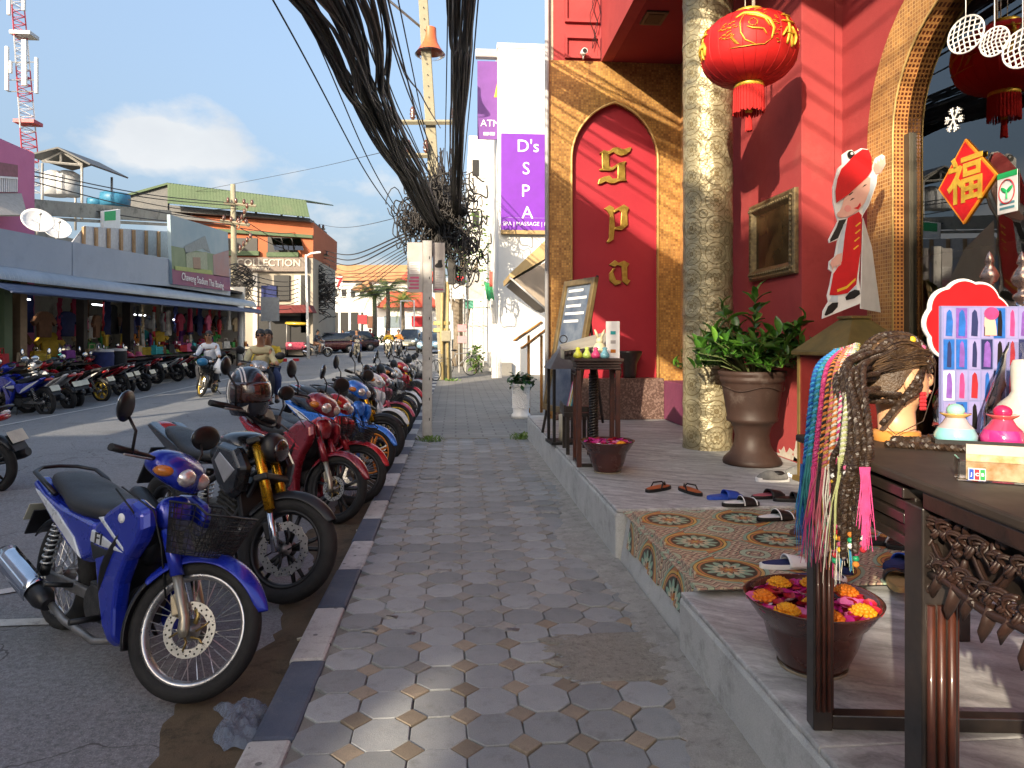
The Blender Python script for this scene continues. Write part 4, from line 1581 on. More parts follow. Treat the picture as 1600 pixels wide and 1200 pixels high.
def naked(root,steer=0.4,fork=None,wheels='black',disc=.15,paint=PAINT):
 Rw,ax=.30,.68
 hp,hd=(.40,0,.85),(-.42,0,.907)
 M=axisrot(hp,hd,steer)
 I=Matrix.Identity(4)
 cf=Vector((ax,0,Rw))
 wheel(root,'front_wheel',cf,Rw,.105,M,wheels,disc,-1,TRIMB if wheels=='black' else RIM,True)
 wheel(root,'rear_wheel',(-ax,0,Rw),Rw,.13,I,wheels,.11,-1,TRIMB if wheels=='black' else RIM)
 u=Vector(hd).normalized()
 b=MB(M)
 for s in(-1,1):
  b.tube([cf+Vector((-.02,s*.09,-.02)),cf+u*.26+Vector((-.02,s*.09,0))],[.024,.019],10)
 fk=b.build('fork',CHROME,root)
 for s in(-1,1):
  b=MB(M)
  b.tube([cf+u*.23+Vector((-.02,s*.09,0)),cf+u*.70+Vector((-.02,s*.09,0))],[.031,.029],12)
  b.build('fork_tube',GFORK,fk)
 b=MB(M)
 for h_ in(.44,.69):
  b.box(cf+u*h_+Vector((-.02,0,0)),(.09,.27,.045),(0,-.43,0))
 b.build('triple_clamp',TRIMB,fk,bevel=.01)
 b=MB(M)
 b.box(cf+Vector((-.09,-.075,.09)),(.07,.04,.11),(0,-.5,0))
 b.build('brake_caliper',TRIMB,fk,bevel=.01)
 b=fender(M,cf,Rw+.028,.125,R(38),R(150),14,.5,.03)
 b.build('front_fender',TRIMB,root,solid=.006,sub=1)
 b=MB()
 b.loft([sec(.34,0,.84,.07,.06),sec(.28,0,.87,.14,.10),sec(.16,0,.89,.165,.115),sec(.02,0,.86,.14,.10),(sec(-.10,0,.80,.09,.06))])
 b.build('fuel_tank',PAINT,root,sub=1)
 side(root,'tank_shroud',[(.46,.78),(.36,.90),(.18,.92),(.10,.80),(.20,.64),(.33,.56),(.43,.62)],PAINT,.12,.195,.15,bevel=.012)
 side(root,'shroud_decal',[(.40,.76),(.22,.86),(.17,.80),(.30,.66)],PAINT2,.188,.1985,.1)
 b=MB()
 b.loft([sec(-.02,0,.785,.06,.04),sec(-.10,0,.785,.11,.05),sec(-.28,0,.785,.135,.05),sec(-.40,0,.83,.13,.06),sec(-.58,0,.89,.11,.05),sec(-.76,0,.935,.07,.03)])
 b.build('seat',SEAT,root,sub=1)
 side(root,'tail_cover',[(-.05,.74),(-.30,.70),(-.6,.80),(-.90,.955),(-.86,.975),(-.5,.85),(-.25,.77)],PAINT,.05,.125,.1,bevel=.01)
 b=MB()
 b.loft([sec(-.78,0,.92,.07,.03),sec(-.86,0,.945,.06,.03),sec(-.91,0,.955,.03,.015)])
 b.build('tail_lamp',LENSR,root)
 b=MB()
 b.box((-.95,0,.62),(.02,.15,.34),(0,.5,0))
 b.build('plate_holder',TRIMB,root,bevel=.006)
 b=MB()
 for s in(-1,1):
  b.tube([(.40,s*.04,.82),(.15,s*.14,.70),(-.12,s*.14,.55),(-.2,s*.12,.35)],.024,8)
  b.tube([(.40,s*.04,.70),(.30,s*.12,.40),(.1,s*.12,.22),(-.18,s*.12,.24)],.02,8)
  b.tube([(-.12,s*.11,.62),(-.6,s*.1,.84)],.014,8)
  b.box((-.42,s*.1,.31),(.56,.035,.07))
 b.build('frame',TRIMB,root)
 b=MB()
 b.box((.06,0,.36),(.36,.25,.26))
 b.box((.18,0,.54),(.18,.2,.2),(0,.3,0))
 b.tube([(-.02,-.16,.34),(-.02,.16,.34)],.11,20)
 for k in range(5):
  b.box((.20+.02*k*.3,0,.47+.035*k),(.22,.24,.012),(0,.3,0))
 b.build('engine',ENG,root,bevel=.012)
 MB().box((.36,0,.55),(.04,.26,.22),(0,-.35,0)).build('radiator',BLACK,root,bevel=.008)
 b=MB()
 b.tube([(.3,-.05,.42),(.34,-.10,.26),(.15,-.15,.17),(-.2,-.16,.2)],.022,8)
 ex=b.build('exhaust',ALU,root)
 b=MB()
 b.tube([(-.2,-.17,.2),(-.28,-.18,.24),(-.72,-.2,.44),(-.76,-.2,.46)],[.03,.06,.065,.045],16)
 b.build('silencer',TRIMB,ex)
 shock(root,(-.25,0,.35),(-.2,0,.68),.04)
 b=MB(M)
 b.tube([(.22,.39,1.03),(.30,.22,1.04),(.36,.08,.99),(.36,-.08,.99),(.30,-.22,1.04),(.22,-.39,1.03)],.012,8)
 hb=b.build('handlebar',TRIMB,root)
 for s in(-1,1):
  b=MB(M)
  b.tube([(.265,s*.27,1.037),(.22,s*.395,1.03)],.018,10)
  b.build('grip',BLACK,hb)
 for s in(-1,1):
  b=MB(M)
  b.tube([(.33,s*.2,1.03),(.31,s*.38,1.01)],.007,5)
  b.box((.31,s*.18,1.05),(.06,.05,.05))
  b.build('brake_lever',ALU,hb)
 b=MB(M)
 b.loft([sec(.38,0,.86,.10,.08),sec(.46,0,.86,.11,.10),sec(.52,0,.84,.08,.07)])
 b.build('headlight_cowl',TRIMB,root,sub=1)
 b=MB(M)
 b.ball((.50,0,.845),(.03,.08,.07),14,10)
 b.build('headlight',LENSH,root)
 b=MB(M)
 b.box((.34,0,1.04),(.06,.15,.09),(0,-.6,0))
 b.build('instrument_panel',BLACK,root,bevel=.012)
 mirrors(root,M,(.29,.25,1.05),(.24,.33,1.22),(.07,.05))
 b=MB()
 b.tube([(-.1,.14,.22),(-.2,.24,.08),(-.22,.28,0)],.011,6)
 b.build('side_stand',BLACK,root)
 return root
def paint(name,c,metal=0.25):
 return mk('paint_'+name,c,0.28,metal,c2=tuple(x*.95 for x in c),sc=3,coat=0.7)
mk('visor_dark',(0.012,0.006,0.005),.06,coat=1.0,c2=(0.05,0.02,0.015),sc=7)
P_BLUE,P_BLACK,P_RED,P_WHITE=PAINT,paint('black',(0.012,0.012,0.014)),paint('red',(0.42,0.012,0.022)),paint('white',(0.62,0.62,0.62),0)
P_PINK,P_GREEN,P_SKY,P_GREY,P_MAROON=paint('pink',(0.52,0.09,0.14)),paint('green',(0.06,0.5,0.05)),paint('sky_blue',(0.03,0.17,0.62)),paint('grey',(0.2,0.2,0.21)),paint('maroon',(0.2,0.01,0.02))
R_GOLD=mk('gold_rim',(0.62,0.42,0.06),.35,.7)
R_ORANGE=mk('orange_rim',(0.65,0.2,0.02),.4,.3)
R_WHITE=mk('white_rim',(0.65,0.65,0.64),.4,.1)
R_BLACK=TRIMB
BROWN_SEAT=mk('brown_seat',(0.10,0.05,0.03),.55,c2=(0.14,0.07,0.04))
def lean(o,a):
 o.rotation_euler=(a,0,o.rotation_euler[2])
def place(o,front_xy,heading,wheelbase=1.22,tilt=0.10,z=0.0):
 """stand the bike so that its front wheel touches the ground at front_xy"""
 c,s=math.cos(heading),math.sin(heading)
 o.location=(front_xy[0]-c*wheelbase/2,front_xy[1]-s*wheelbase/2,z)
 o.rotation_mode='XYZ'
 o.rotation_euler=(-tilt,0,heading)
HD=R(-40)
GRP='motorbikes parked along the right kerb'
bikeA=underbone(thing('motorbike','glossy blue underbone motorbike with silver FI decal and black front basket, nearest to the camera','motorbike',group=GRP),0.60,fi=True)
g=G(290,1105)
place(bikeA,(g.x+.01,g.y),HD,1.22,0.11,0.035)
bikeB=naked(thing('motorbike','black naked motorbike with gold fork tubes and a helmet on its handlebar','motorbike',group=GRP),0.5)
g=G(440,951)
place(bikeB,(g.x,g.y),R(-42),1.36,0.10,0.035)
bikeC=underbone(thing('motorbike','red and white underbone motorbike with open leg room, left kerb','motorbike'),0.35,basket_on=False,wheels='alloy',disc=.10)
bikeD=underbone(thing('motorbike','scooter','motorbike'),0.3,basket_on=False,wheels='alloy',disc=.09,scooter=True)
IDX=index_kids()
def squash(o,k,z0=.45):
 for ch in IDX.get(o.name,[]):
  if 'wheel' in ch.name:
   continue
  if z0 and ch.name.split('.')[0]in('handlebar','headlight_cowl','mirror','grip','brake_lever','headlight','indicator_lamp','instrument_panel','mirror_shell','mirror_glass'):
   kk=min(1,k*1.2)
  elif ch.name.startswith('side_cowl')or ch.name.startswith('nose'):
   kk=min(1,k*1.08)
  else:
   kk=k
  if not ch.name.startswith('front_fender')and not ch.name.startswith('mud_flap'):
   for v in ch.data.vertices:
    if v.co.z>z0:
     v.co.z=z0+(v.co.z-z0)*kk
  squash(ch,k,z0)
squash(bikeA,.75)
squash(bikeC,.83)
squash(bikeD,.85)
squash(bikeB,.9)
def recolour(o,cm):
 for ch in IDX.get(o.name,[]):
  for i,sl in enumerate(ch.material_slots):
   m_=sl.material
   if m_ and m_.name in cm:
    sl.link='OBJECT'
    sl.material=cm[m_.name]
  recolour(ch,cm)
def cm(p=None,decal=None,rim=None,seat=None,fork=None,trim=None):
 d={}
 if p:d['bike_paint']=p
 if decal:d['bike_decal']=decal
 if rim:d['bike_rim']=rim
 if seat:d['bike_seat']=seat
 if fork:d['gold_fork']=fork
 return d
IDX and recolour(bikeB,{'headlight_lens':MATS['visor_dark']})
recolour(bikeB,cm(P_BLACK,mk('silver_grey',(0.4,0.4,0.42),.4,.5)))
def add_bike(src,label,gx,gy,heading,cmap,wb=1.22,tilt=0.1,group=GRP,z=0.02):
 o=copy_tree(src,None,cmap,IDX)
 o['label']=label
 o['group']=group
 place(o,(gx,gy),heading,wb,tilt,z)
 return o
row=[(bikeC,522,822,'red and black underbone motorbike with white rim stripe, third from the front',cm(P_MAROON,P_RED,R_BLACK)),(bikeA,577,793,'red underbone motorbike with dark front basket and white round sticker',cm(P_RED,P_GREY,R_BLACK)),(bikeC,612,752,'light blue motorbike with bright orange rims behind the red one',cm(P_SKY,P_WHITE,R_ORANGE)),(bikeB,622,728,'blue naked motorbike with yellow gold fork legs',cm(P_BLUE,P_WHITE,R_GOLD)),(bikeC,634,708,'white and blue underbone motorbike with a grey front tyre',cm(P_WHITE,P_BLUE,R_GOLD)),(bikeA,644,690,'dusty pink underbone motorbike with a basket, sixth behind the black one',cm(P_PINK,P_WHITE,R_GOLD)),(bikeC,651,675,'black motorbike with yellow rims by the white sign post',cm(P_BLACK,R_GOLD,R_GOLD)),(bikeA,658,662,'white motorbike with pink trim just left of the sign post',cm(P_WHITE,P_PINK,R_WHITE)),(bikeC,664,651,'red sporty motorbike behind the sign post',cm(P_RED,P_WHITE,R_WHITE)),(bikeB,672,641,'dark naked motorbike between sign post and utility pole',cm(P_BLACK,P_RED,R_WHITE)),(bikeA,679,630,'maroon underbone motorbike with a basket near the utility pole',cm(P_MAROON,P_WHITE,R_WHITE)),(bikeC,684,621,'grey motorbike farthest along the right kerb row',cm(P_GREY,P_WHITE,R_BLACK)),]
for(src,px,py,lab,cmap)in row:
 g=G(px,py)
 add_bike(src,lab,min(g.x,-.93),g.y,R(-40+rnd.uniform(-5,5)),cmap,1.36 if src is bikeB else 1.22,0.1)
HELM=paint('helmet_black',(0.012,0.014,0.022),0.1)
hpz=PY(388,612,4.38)
hel=thing('helmet','black full face helmet with white stripes resting on the handlebar','helmet',(hpz.x,hpz.y,hpz.z),R(-62))
b=MB()
rows=[]
for i in range(15):
 th=-0.95+(PI/2+0.95)*i/14
 zz=.155*math.sin(th)if th>0 else.15*math.sin(th)*1.12
 rr=math.cos(th)if th>0 else 1-.22*(th/.95)**2
 rows.append([(.155*rr*math.cos(2*PI*k/32)*(1.08 if math.cos(2*PI*k/32)>0 else 1),.125*rr*math.sin(2*PI*k/32),zz)for k in range(32)])
b.grid(rows,True,True)
b.build('shell',HELM,hel)
b=MB()
rows=[]
for i in range(7):
 z=-.055+.12*i/6
 q=math.sqrt(max(0.05,1-(z/.16)**2))
 rows.append([(.172*q*math.cos(a),.131*q*math.sin(a),z)for a in[R(-72+144*k/16)for k in range(17)]])
b.grid(rows)
b.build('visor',mk('visor_dark',(0.012,0.006,0.005),.06,coat=1.0,c2=(0.05,0.02,0.015),sc=7),hel,solid=.004)
b=MB()
for yy in(.043,.060):
 for s in(-1,):
  pts=[]
  for k in range(22):
   a=R(-38+225*k/21)
   pts.append((.163*math.cos(a)*math.sqrt(1-(yy/.13)**2)*1.0,s*yy,.157*math.sin(a)*math.sqrt(1-(yy/.13)**2)))
  b.tube(pts,.0055,5)
for a0 in(R(-74),):
 pts=[(.17*math.cos(a0)*1.0*math.sqrt(1-(z/.17)**2),.131*math.sin(a0)*math.sqrt(1-(z/.17)**2),z)for z in[-.14+.26*k/12 for k in range(13)]]
 b.tube(pts,.006,5)
b.build('stripes',WHITEP,hel)
MB().box((-.05,-.121,-.085),(.045,.006,.03)).build('sticker',WHITEP,hel)
# ================================================================== sign post, pole, cables, buildings at the end of the pavement
CABLE=mk('cable_black',(0.012,0.012,0.014),0.6,c2=(0.035,0.03,0.027),sc=2)
CABLE2=mk('cable_weathered',(0.05,0.045,0.04),0.7,c2=(0.02,0.02,0.02),sc=4)
CONC=m_stone('pole_concrete',(0.27,0.245,0.175),(0.33,0.30,0.215),(0.17,0.15,0.115),3.0,0.4,0.85,0,(0.5,0.46,0.36),0,0.3)
GREYP=mk('grey_sign_back',(0.36,0.34,0.33),0.5,c2=(0.44,0.42,0.40),sc=6)
STEEL=mk('galvanised_steel',(0.46,0.455,0.44),0.5,0.4,c2=(0.36,0.355,0.345),sc=7,dirt=0.2)
PINKP=mk('pink_print',(0.55,0.10,0.22),0.6)
WWALL=m_stone('white_wall',(0.70,0.69,0.66),(0.78,0.77,0.74),(0.48,0.47,0.45),0.7,0.25,0.85,0,(0.6,0.59,0.56),0,0.08)
VIOLET=mk('violet_sign',(0.17,0.025,0.38),0.45,c2=(0.15,0.022,0.33),sc=2)
VIOLET2=mk('bank_violet',(0.16,0.05,0.27),0.5,c2=(0.13,0.04,0.22),sc=2)
INS=mk('insulator',(0.12,0.05,0.035),0.25,coat=0.6)
YEL=mk('yellow_print',(0.8,0.5,0.03),0.5)
g=G(668,684,0.12)
post=thing('sign_post','tall square grey white sign post carrying notices at the kerb','sign post',(g.x,g.y,0.12))
H_=PY(668,376,g.y).z-0.12
b=MB()
b.bx(-.066,.066,-.03,.03,0,H_)
po=b.build('post',STEEL,post,bevel=.006)
b=MB()
for k in range(9):
 b.bx(.022,.034,-.033,-.029,.25+k*.29,.29+k*.29)
b.build('post_hole',BLACK,po,stuff=True)
b=MB()
b.bx(-.072,-.067,-.036,.03,0,H_)
b.build('edge_flange',GREYP,po)
p0,p1=PY(636,378,g.y),PY(695,457,g.y)
x0,x1,z1,z0=p0.x-g.x,p1.x-g.x,p0.z-.12,p1.z-.12
for(xa,xb,nm)in((x0,-.075,'notice_board'),(.075,x1,'notice_board')):
 nb=MB().bx(xa,xb,.036,.052,z0,z1).build(nm,GREYP,post,bevel=.004)
 w_=xb-xa
 if xa<0:
  st=MB().bx(xa+.03,xb-.03,.030,.0355,z0+.27,z0+.44).build('white_sticker',WHITEP,nb)
  b=MB()
  for k in range(6):
   b.bx(xa+.045,xb-.045-.03*(k%2),.028,.0299,z0+.29+k*.024,z0+.30+k*.024)
  b.build('print_lines',GREYP,nb,stuff=True)
  b=MB()
  for k in range(4):
   b.bx(xa+.02+.02*(k%2),xb-.05,.031,.0355,z0+.05+k*.05,z0+.078+k*.05)
  b.build('pink_lines',PINKP,nb,stuff=True)
 else:
  MB().bx(xa+.03,xb-.02,.030,.0355,z0+.08,z0+.32).build('white_sticker',mk('pale_print',(.58,.57,.56),.6),nb)
  b=MB()
  for k in range(6):
   b.bx(xa+.04,xb-.04-.03*(k%3),.028,.0299,z0+.11+k*.034,z0+.118+k*.034)
  b.build('print_lines',GREYP,nb,stuff=True)
  MB().bx(xa+.02,xb-.02,.031,.0355,z0+.035,z0+.055).build('pink_line',PINKP,nb)
  b=MB()
  b.prism([(xa+.03,z0+.37),(xa+.03,z0+.40),(xa+.07,z0+.43),(xa+.08,z0+.47),(xa+.13,z0+.475),(xa+.13,z0+.43),(xa+.145,z0+.38),(xa+.12,z0+.36),(xa+.06,z0+.36)],.030,.0355,'XZ')
  b.build('black_emblem',BLACK,nb)
YP=23.0
def pol(px,py,y=YP):
 return PY(px,py,y)
pb,pt=pol(697,598),pol(657,-70)
pole=thing('utility_pole','tall leaning concrete utility pole behind the sign post, tangled in black cables','utility pole',(pb.x,pb.y,pb.z))
b=MB()
d=pt-pb
rows=[]
for i in range(9):
 c=pb+d*(i/8)
 w_=.205-.06*i/8
 rows.append([c+Vector((sx_*w_,sy_*w_,0))for sx_,sy_ in((-1,-.85),(-.85,-1),(.85,-1),(1,-.85),(1,.85),(.85,1),(-.85,1),(-1,.85))])
b.loft(rows,False)
shaft=b.build('shaft',CONC,pole,w=True)
b=MB()
for k in range(26):
 c=pb+d*(.3+k*.026)
 b.tube([c+Vector((0,-.225+.003*k*.6,0)),c+Vector((0,-.2,0))],.022,6)
b.build('bolt_hole',BLACK,shaft,w=True,stuff=True)
for(xa,xb,py)in((607,715,191),(622,668,243)):
 a_,c_=pol(xa,py,YP-.3),pol(xb,py,YP-.3)
 b=MB()
 b.tube([a_,c_],.085,4)
 arm=b.build('cross_arm',CONC,pole,w=True)
 for t_ in(.03,.35,.95):
  q=a_.lerp(c_,t_)
  b=MB()
  b.lathe([(.03,0),(.1,.08),(.06,.12),(.11,.18),(.07,.24),(.1,.3),(.04,.42),(0,.43)],12,q+Vector((0,0,.08)))
  b.build('insulator',INS,arm,w=True)
q=pol(672,74)
b=MB()
b.lathe([(.2,.62),(.21,.35),(.25,.15),(.36,-.05),(.44,-.16)],24,q)
b.build('orange_collar',mk('orange_plastic',(0.62,0.14,0.05),0.4),pole,w=True)
b=MB()
b.lathe([(.44,-.16),(.5,-.24),(.4,-.30),(.26,-.33)],24,q)
b.build('clear_skirt',CLEAR,pole,w=True)
b=MB()
b.tube([pol(657,42),pol(600,-6,YP-1.5),pol(560,-40,YP-3)],.04,8)
b.build('lamp_arm',STEEL,pole,w=True)
b=MB()
for(pxa,w_)in((692,.05),(701,.045)):
 b.tube([pol(pxa,598,YP-.28),pol(pxa-2,520,YP-.28),pol(pxa-1,440,YP-.3)],w_,8)
b.build('cable_duct',mk('yellow_duct',(0.40,0.31,0.14),.6),pole,w=True)
for py in(505,516):
 b=MB()
 c=pol(690,py)
 b.lathe([(.27,-.06),(.28,0),(.27,.06)],10,c)
 b.build('yellow_tape',mk('yellow_tape',(0.55,0.42,0.16),.6),pole,w=True)
for(px,py,w_,h_)in((697,525,.3,.35),(694,380,.4,.7),(706,425,.25,.8)):
 c=pol(px,py,YP-.36)
 b=MB().box(c,(w_,.2,h_))
 b.build('junction_box',CABLE2 if py<500 else CONC,pole,w=True,bevel=.03)
def cable(pts,r,sag=0.0,n=22,wob=0.0):
 """pts: 3D way points, smooth Catmull-Rom between them"""
 P_=[Vector(p)for p in pts]
 P_=[P_[0]*2-P_[1]]+P_+[P_[-1]*2-P_[-2]]
 out_=[]
 for i in range(1,len(P_)-2):
  for k in range(n):
   t=k/n
   p0_,p1_,p2_,p3_=P_[i-1:i+3]
   q=0.5*((2*p1_)+(p2_-p0_)*t+(2*p0_-5*p1_+4*p2_-p3_)*t*t+(3*p1_-p0_-3*p2_+p3_)*t**3)
   if sag:
    q.z-=sag*math.sin(PI*t)
   if wob:
    q+=Vector((rnd.gauss(0,wob),0,rnd.gauss(0,wob)))
   out_.append(q)
 out_.append(P_[-2])
 b=MB()
 b.tube(out_,r,5)
 return b
def bundle(name,label,way,spread,count,r0,r1,sag=0.12):
 """way: centre line; spread: half widths (x, z) at each way point"""
 t=thing(name,label,'cables',tuple(way[0]))
 for k in range(count):
  a0=rnd.uniform(0,2*PI)
  rad=math.sqrt(rnd.random())
  pts=[]
  for w_,(sx_,sz_)in zip(way,spread):
   a=a0+rnd.uniform(-.5,.5)
   pts.append(Vector(w_)+Vector((sx_*rad*math.cos(a),0,sz_*rad*math.sin(a))))
  cable(pts,rnd.uniform(r0,r1),sag*rnd.uniform(.1,1.2),12).build('cable',rnd.choice([CABLE,CABLE,CABLE2]),t,w=True,fix=False)
 return t
wayL=[pol(684,352,22.7),PY(640,268,17),PY(578,150,11.5),PY(528,-10,7.7),(-2.05,1.0,5.3),(-3.2,-13,6.2)]
bundle('cable_bundle','thick sagging bundle of black overhead cables running left of the pole towards the viewer',wayL,[(.3,.25),(.34,.26),(.36,.3),(.5,.42),(.7,.6),(.3,.3)],70,.009,.024)
wayR=[pol(712,335,22.7),PY(716,200,17),PY(722,90,11.5),PY(727,-20,8.6),(.35,1.0,6.6),(.1,-13,7.0)]
bundle('cable_bundle','narrow bundle of black overhead cables rising straight up right of the pole',wayR,[(.22,.2),(.22,.16),(.2,.14),(.24,.2),(.3,.3),(.3,.3)],36,.009,.020)
for(py_,k)in((160,0),(268,1)):
 pass
ORDS='first second third fourth fifth sixth seventh eighth ninth tenth eleventh twelfth thirteenth fourteenth'.split()
loose=[((690,300),(520,-10),7.5),((682,290),(545,-10),8.0),((676,280),(560,-10),8.4),((692,270),(588,-10),9.0),((688,200),(590,-10),9.5),((686,296),(604,-10),9.5),((690,310),(620,-10),10),((660,190),(600,-10),11),((616,187),(565,-10),11),((694,300),(700,-10),9.5),((700,290),(712,-10),9.2),((704,240),(706,-10),9.8),((720,300),(748,-10),9.0)]
for i,(a_,c_,yy)in enumerate(loose):
 p_,q_=pol(a_[0],a_[1],22.7),PY(c_[0],c_[1],yy)
 e_=q_+(q_-p_)*1.3
 e_.z=q_.z+1.0
 o=cable([p_,p_.lerp(q_,.5)+Vector((0,0,-.18)),q_,e_],rnd.uniform(.010,.017)).build('overhead_cable',CABLE,fix=False)
 tag(o,'loose black overhead cable between the two bundles, %s from the left'%ORDS[i],'cable','loose overhead cables on the pole')
for i,(a_,c_,yy)in enumerate([((640,360),(415,-20),9.0),((636,352),(440,-60),9.5)]):
 p_,q_=pol(a_[0],a_[1],22.7),PY(c_[0],c_[1],yy)
 o=cable([p_,p_.lerp(q_,.5)+Vector((0,0,-.35)),q_,q_*1.8-p_*.8],.013).build('overhead_cable',CABLE,fix=False)
 tag(o,['black cable crossing open sky alone, farthest left of the overhead bundle','black cable beside the far left one against the clouds'][i],'cable')
b=MB()
for k in range(330):
 t_=rnd.random()
 px_=rnd.gauss(690,25)
 py_=rnd.uniform(290,380)if t_<.68 else rnd.uniform(270,435)
 if py_>372:
  px_=rnd.gauss(720,13)
 if rnd.random()<.12:
  px_,py_=rnd.gauss(644,6),rnd.gauss(352,12)
 c=pol(px_,py_,YP-.45+rnd.uniform(-.45,.5))
 rr=rnd.uniform(.12,.5)
 el=rnd.uniform(.35,1)
 th=rnd.uniform(0,2*PI)
 n_=16
 arc_=rnd.uniform(.5,1.0)*2*PI
 st=rnd.uniform(0,6)
 yaw_=rnd.uniform(-.9,.9)
 pts=[]
 for i in range(n_+1):
  a=st+arc_*i/n_
  u_,v_=rr*el*math.cos(a),rr*math.sin(a)
  x_,z_=u_*math.cos(th)-v_*math.sin(th),u_*math.sin(th)+v_*math.cos(th)
  pts.append(c+Vector((x_*math.cos(yaw_),x_*math.sin(yaw_),z_-.1*math.sin(i))))
 b.tube(pts,rnd.uniform(.012,.028),5)
for k in range(46):
 px_=rnd.gauss(688,16)
 a_=pol(px_,rnd.uniform(230,330),YP-.4)
 c_=pol(px_+rnd.gauss(8,14),rnd.uniform(340,440),YP-.45)
 b.tube([a_,a_.lerp(c_,.5)+Vector((rnd.gauss(0,.2),0,0)),c_],rnd.uniform(.012,.024),5)
o=b.build('cable_tangle',CABLE,fix=False)
tag(o,'dense tangle of looped black cables on the leaning concrete pole','cables')
o['kind']='stuff'
YD=25.0
dx0,dx1,dz1=PY(778,70,YD).x,PY(900,70,YD).x,PY(800,70,YD).z
zg=.12+zr(YD)
dsp=thing('white_building','tall plain white building carrying the violet spa sign','building',(dx0,YD,zg))
MB().bx(dx0,dx1+3,YD,YD+9,zg-.2,dz1).build('wall',WWALL,dsp,w=True,bevel=.03)
MB().bx(dx0-.03,dx1,YD-.03,YD+.3,dz1-.12,dz1+.05).build('parapet_cap',WWALL,dsp,w=True)
MB().bx(dx0-.02,dx0+.5,YD-.25,YD-.002,zg-.1,zg+.45).build('plinth_block',SLAB,dsp,w=True,bevel=.03)
sgn=thing('violet_sign','bright violet vertical sign with white letters spelling SPA','sign',tuple(PY(818,284,YD-.15)))
a_,c_=PY(783,208,YD-.2),PY(862,360,YD-.2)
MB().bx(a_.x,c_.x,YD-.2,YD-.03,c_.z,a_.z).build('panel',VIOLET,sgn,w=True,bevel=.01)
MB().bx(a_.x,c_.x,YD-.22,YD-.03,c_.z-.14,c_.z-.003).build('bottom_trim',mk('tan_trim',(0.42,0.28,0.12),.6),sgn,w=True)
def sgtext(body,px,py,h,mat=WHITEP,y=YD-.205,par=sgn,name='lettering'):
 q=PY(px,py,y)
 return text(name,body,h*1094**-1*25.2*1.0,mat,frame(q,(1,0,0),(0,0,1)),par,.004)
sgtext("D's",825,229,27)
sgtext('S',822,264,27)
sgtext('P',821,299,27)
sgtext('A',824,333,27)
sgtext('SPA | MASSAGE | NA',824,350,8.5)
q0,q1=PY(790,341.5,YD),PY(853,342.5,YD)
MB().bx(q0.x,q1.x,YD-.21,YD-.199,q1.z,q0.z).build('rule',WHITEP,sgn,w=True)
atm=thing('bank_banner','dull violet hanging banner reading ATM beside the white building','banner',tuple(PY(762,156,YD+.4)))
a_,c_=PY(746,95,YD+.4),PY(778.5,218,YD+.4)
MB().bx(a_.x,c_.x,YD+.4,YD+.46,c_.z,a_.z).build('cloth',VIOLET2,atm,w=True)
a2,c2_=PY(743,77,YD+.4),PY(779,91,YD+.4)
MB().bx(a2.x,c2_.x,YD+.3,YD+.6,c2_.z,a2.z).build('roller_box',GREYP,atm,w=True,bevel=.03)
sgtext('ATM',766,193,15,y=YD+.39,par=atm)
for px in(760,770):
 p_=PY(px,204,YD)
 MB().bx(p_.x-.09,p_.x+.09,YD+.385,YD+.399,p_.z-.055,p_.z+.055).build('card_mark',WHITEP,atm,w=True)
b=MB()
b.prism([(PY(px,py,YD+.4).x,PY(px,py,YD+.4).z)for px,py in((772,152),(775,138),(778,126),(778,152))],YD+.385,YD+.399,'XZ')
b.build('yellow_mark',YEL,atm,w=True)
cy0,cy1=18.0,20.0
can=thing('folding_canopy','beige folding canopy hanging over the pavement below the violet sign','canopy',tuple(PY(853,400,cy0)))
CANV=mk('beige_canvas',(0.50,0.36,0.17),.8,c2=(0.44,0.31,0.15),sc=3)
CANV2=mk('grey_brown_canvas',(0.33,0.27,0.21),.85,c2=(0.28,0.23,0.18),sc=3)  # darker canvas copy, shade under the canopy put into the colour
def pl_(px,py,y=cy0):
 p_=PY(px,py,y)
 return(p_.x,p_.z)
b=MB()
b.prism([pl_(862,366),pl_(796,428),pl_(797,437),pl_(862,398)],cy0,cy0+2.4,'XZ')
b.build('canvas',CANV,can,w=True)
b=MB()
b.prism([pl_(801,438),pl_(862,404),pl_(862,484),pl_(852,480)],cy0+.05,cy0+2.3,'XZ')
b.build('side_cloth',CANV2,can,w=True)
b=MB()
b.tube([PY(796,433,cy0-.02),PY(856,486,cy0-.02)],.03,6)
b.build('arm',STEEL,can,w=True)
b2=thing('pale_building','pale boarded building with horizontal joints behind the utility pole','building',tuple(PY(757,500,36)))
b2.location.z=zr(36)
a_,c_=PY(733,212,36),PY(800,540,36)
MB().bx(a_.x,c_.x+3,36,44,.2,a_.z).build('wall',WWALL,b2,w=True)
b=MB()
for k in range(9):
 z=2.2+k*.95
 b.bx(a_.x-.01,c_.x,35.97,35.999,z,z+.05)
b.build('board_joint',GREYP,b2,w=True,stuff=True)
for(px,pxb,py,pyb)in((738,748,250,275),(738,748,330,355)):
 u_,v_=PY(px,py,36),PY(pxb,pyb,36)
 MB().bx(u_.x,v_.x,35.93,35.998,v_.z,u_.z).build('window',BLACK,b2,w=True)
gt=thing('sheet_gate','white ribbed sheet metal gate leaning open beside the pavement','gate',tuple(PY(775,560,26.5)))
a_,c_=PY(763,470,26.5),PY(786,590,26.5)
for k in range(10):
 x_=a_.x+(c_.x-a_.x)*k/10
 MB().bx(x_+.004,x_+(c_.x-a_.x)/10-.012,26.5+.02*(k%2),26.55+.02*(k%2),zr(26)+.16,a_.z).build('panel',WWALL,gt,w=True,bevel=.004)
MB().bx(a_.x-.02,c_.x,26.6,26.64,a_.z-.25,a_.z-.15).build('rail',STEEL,gt,w=True)
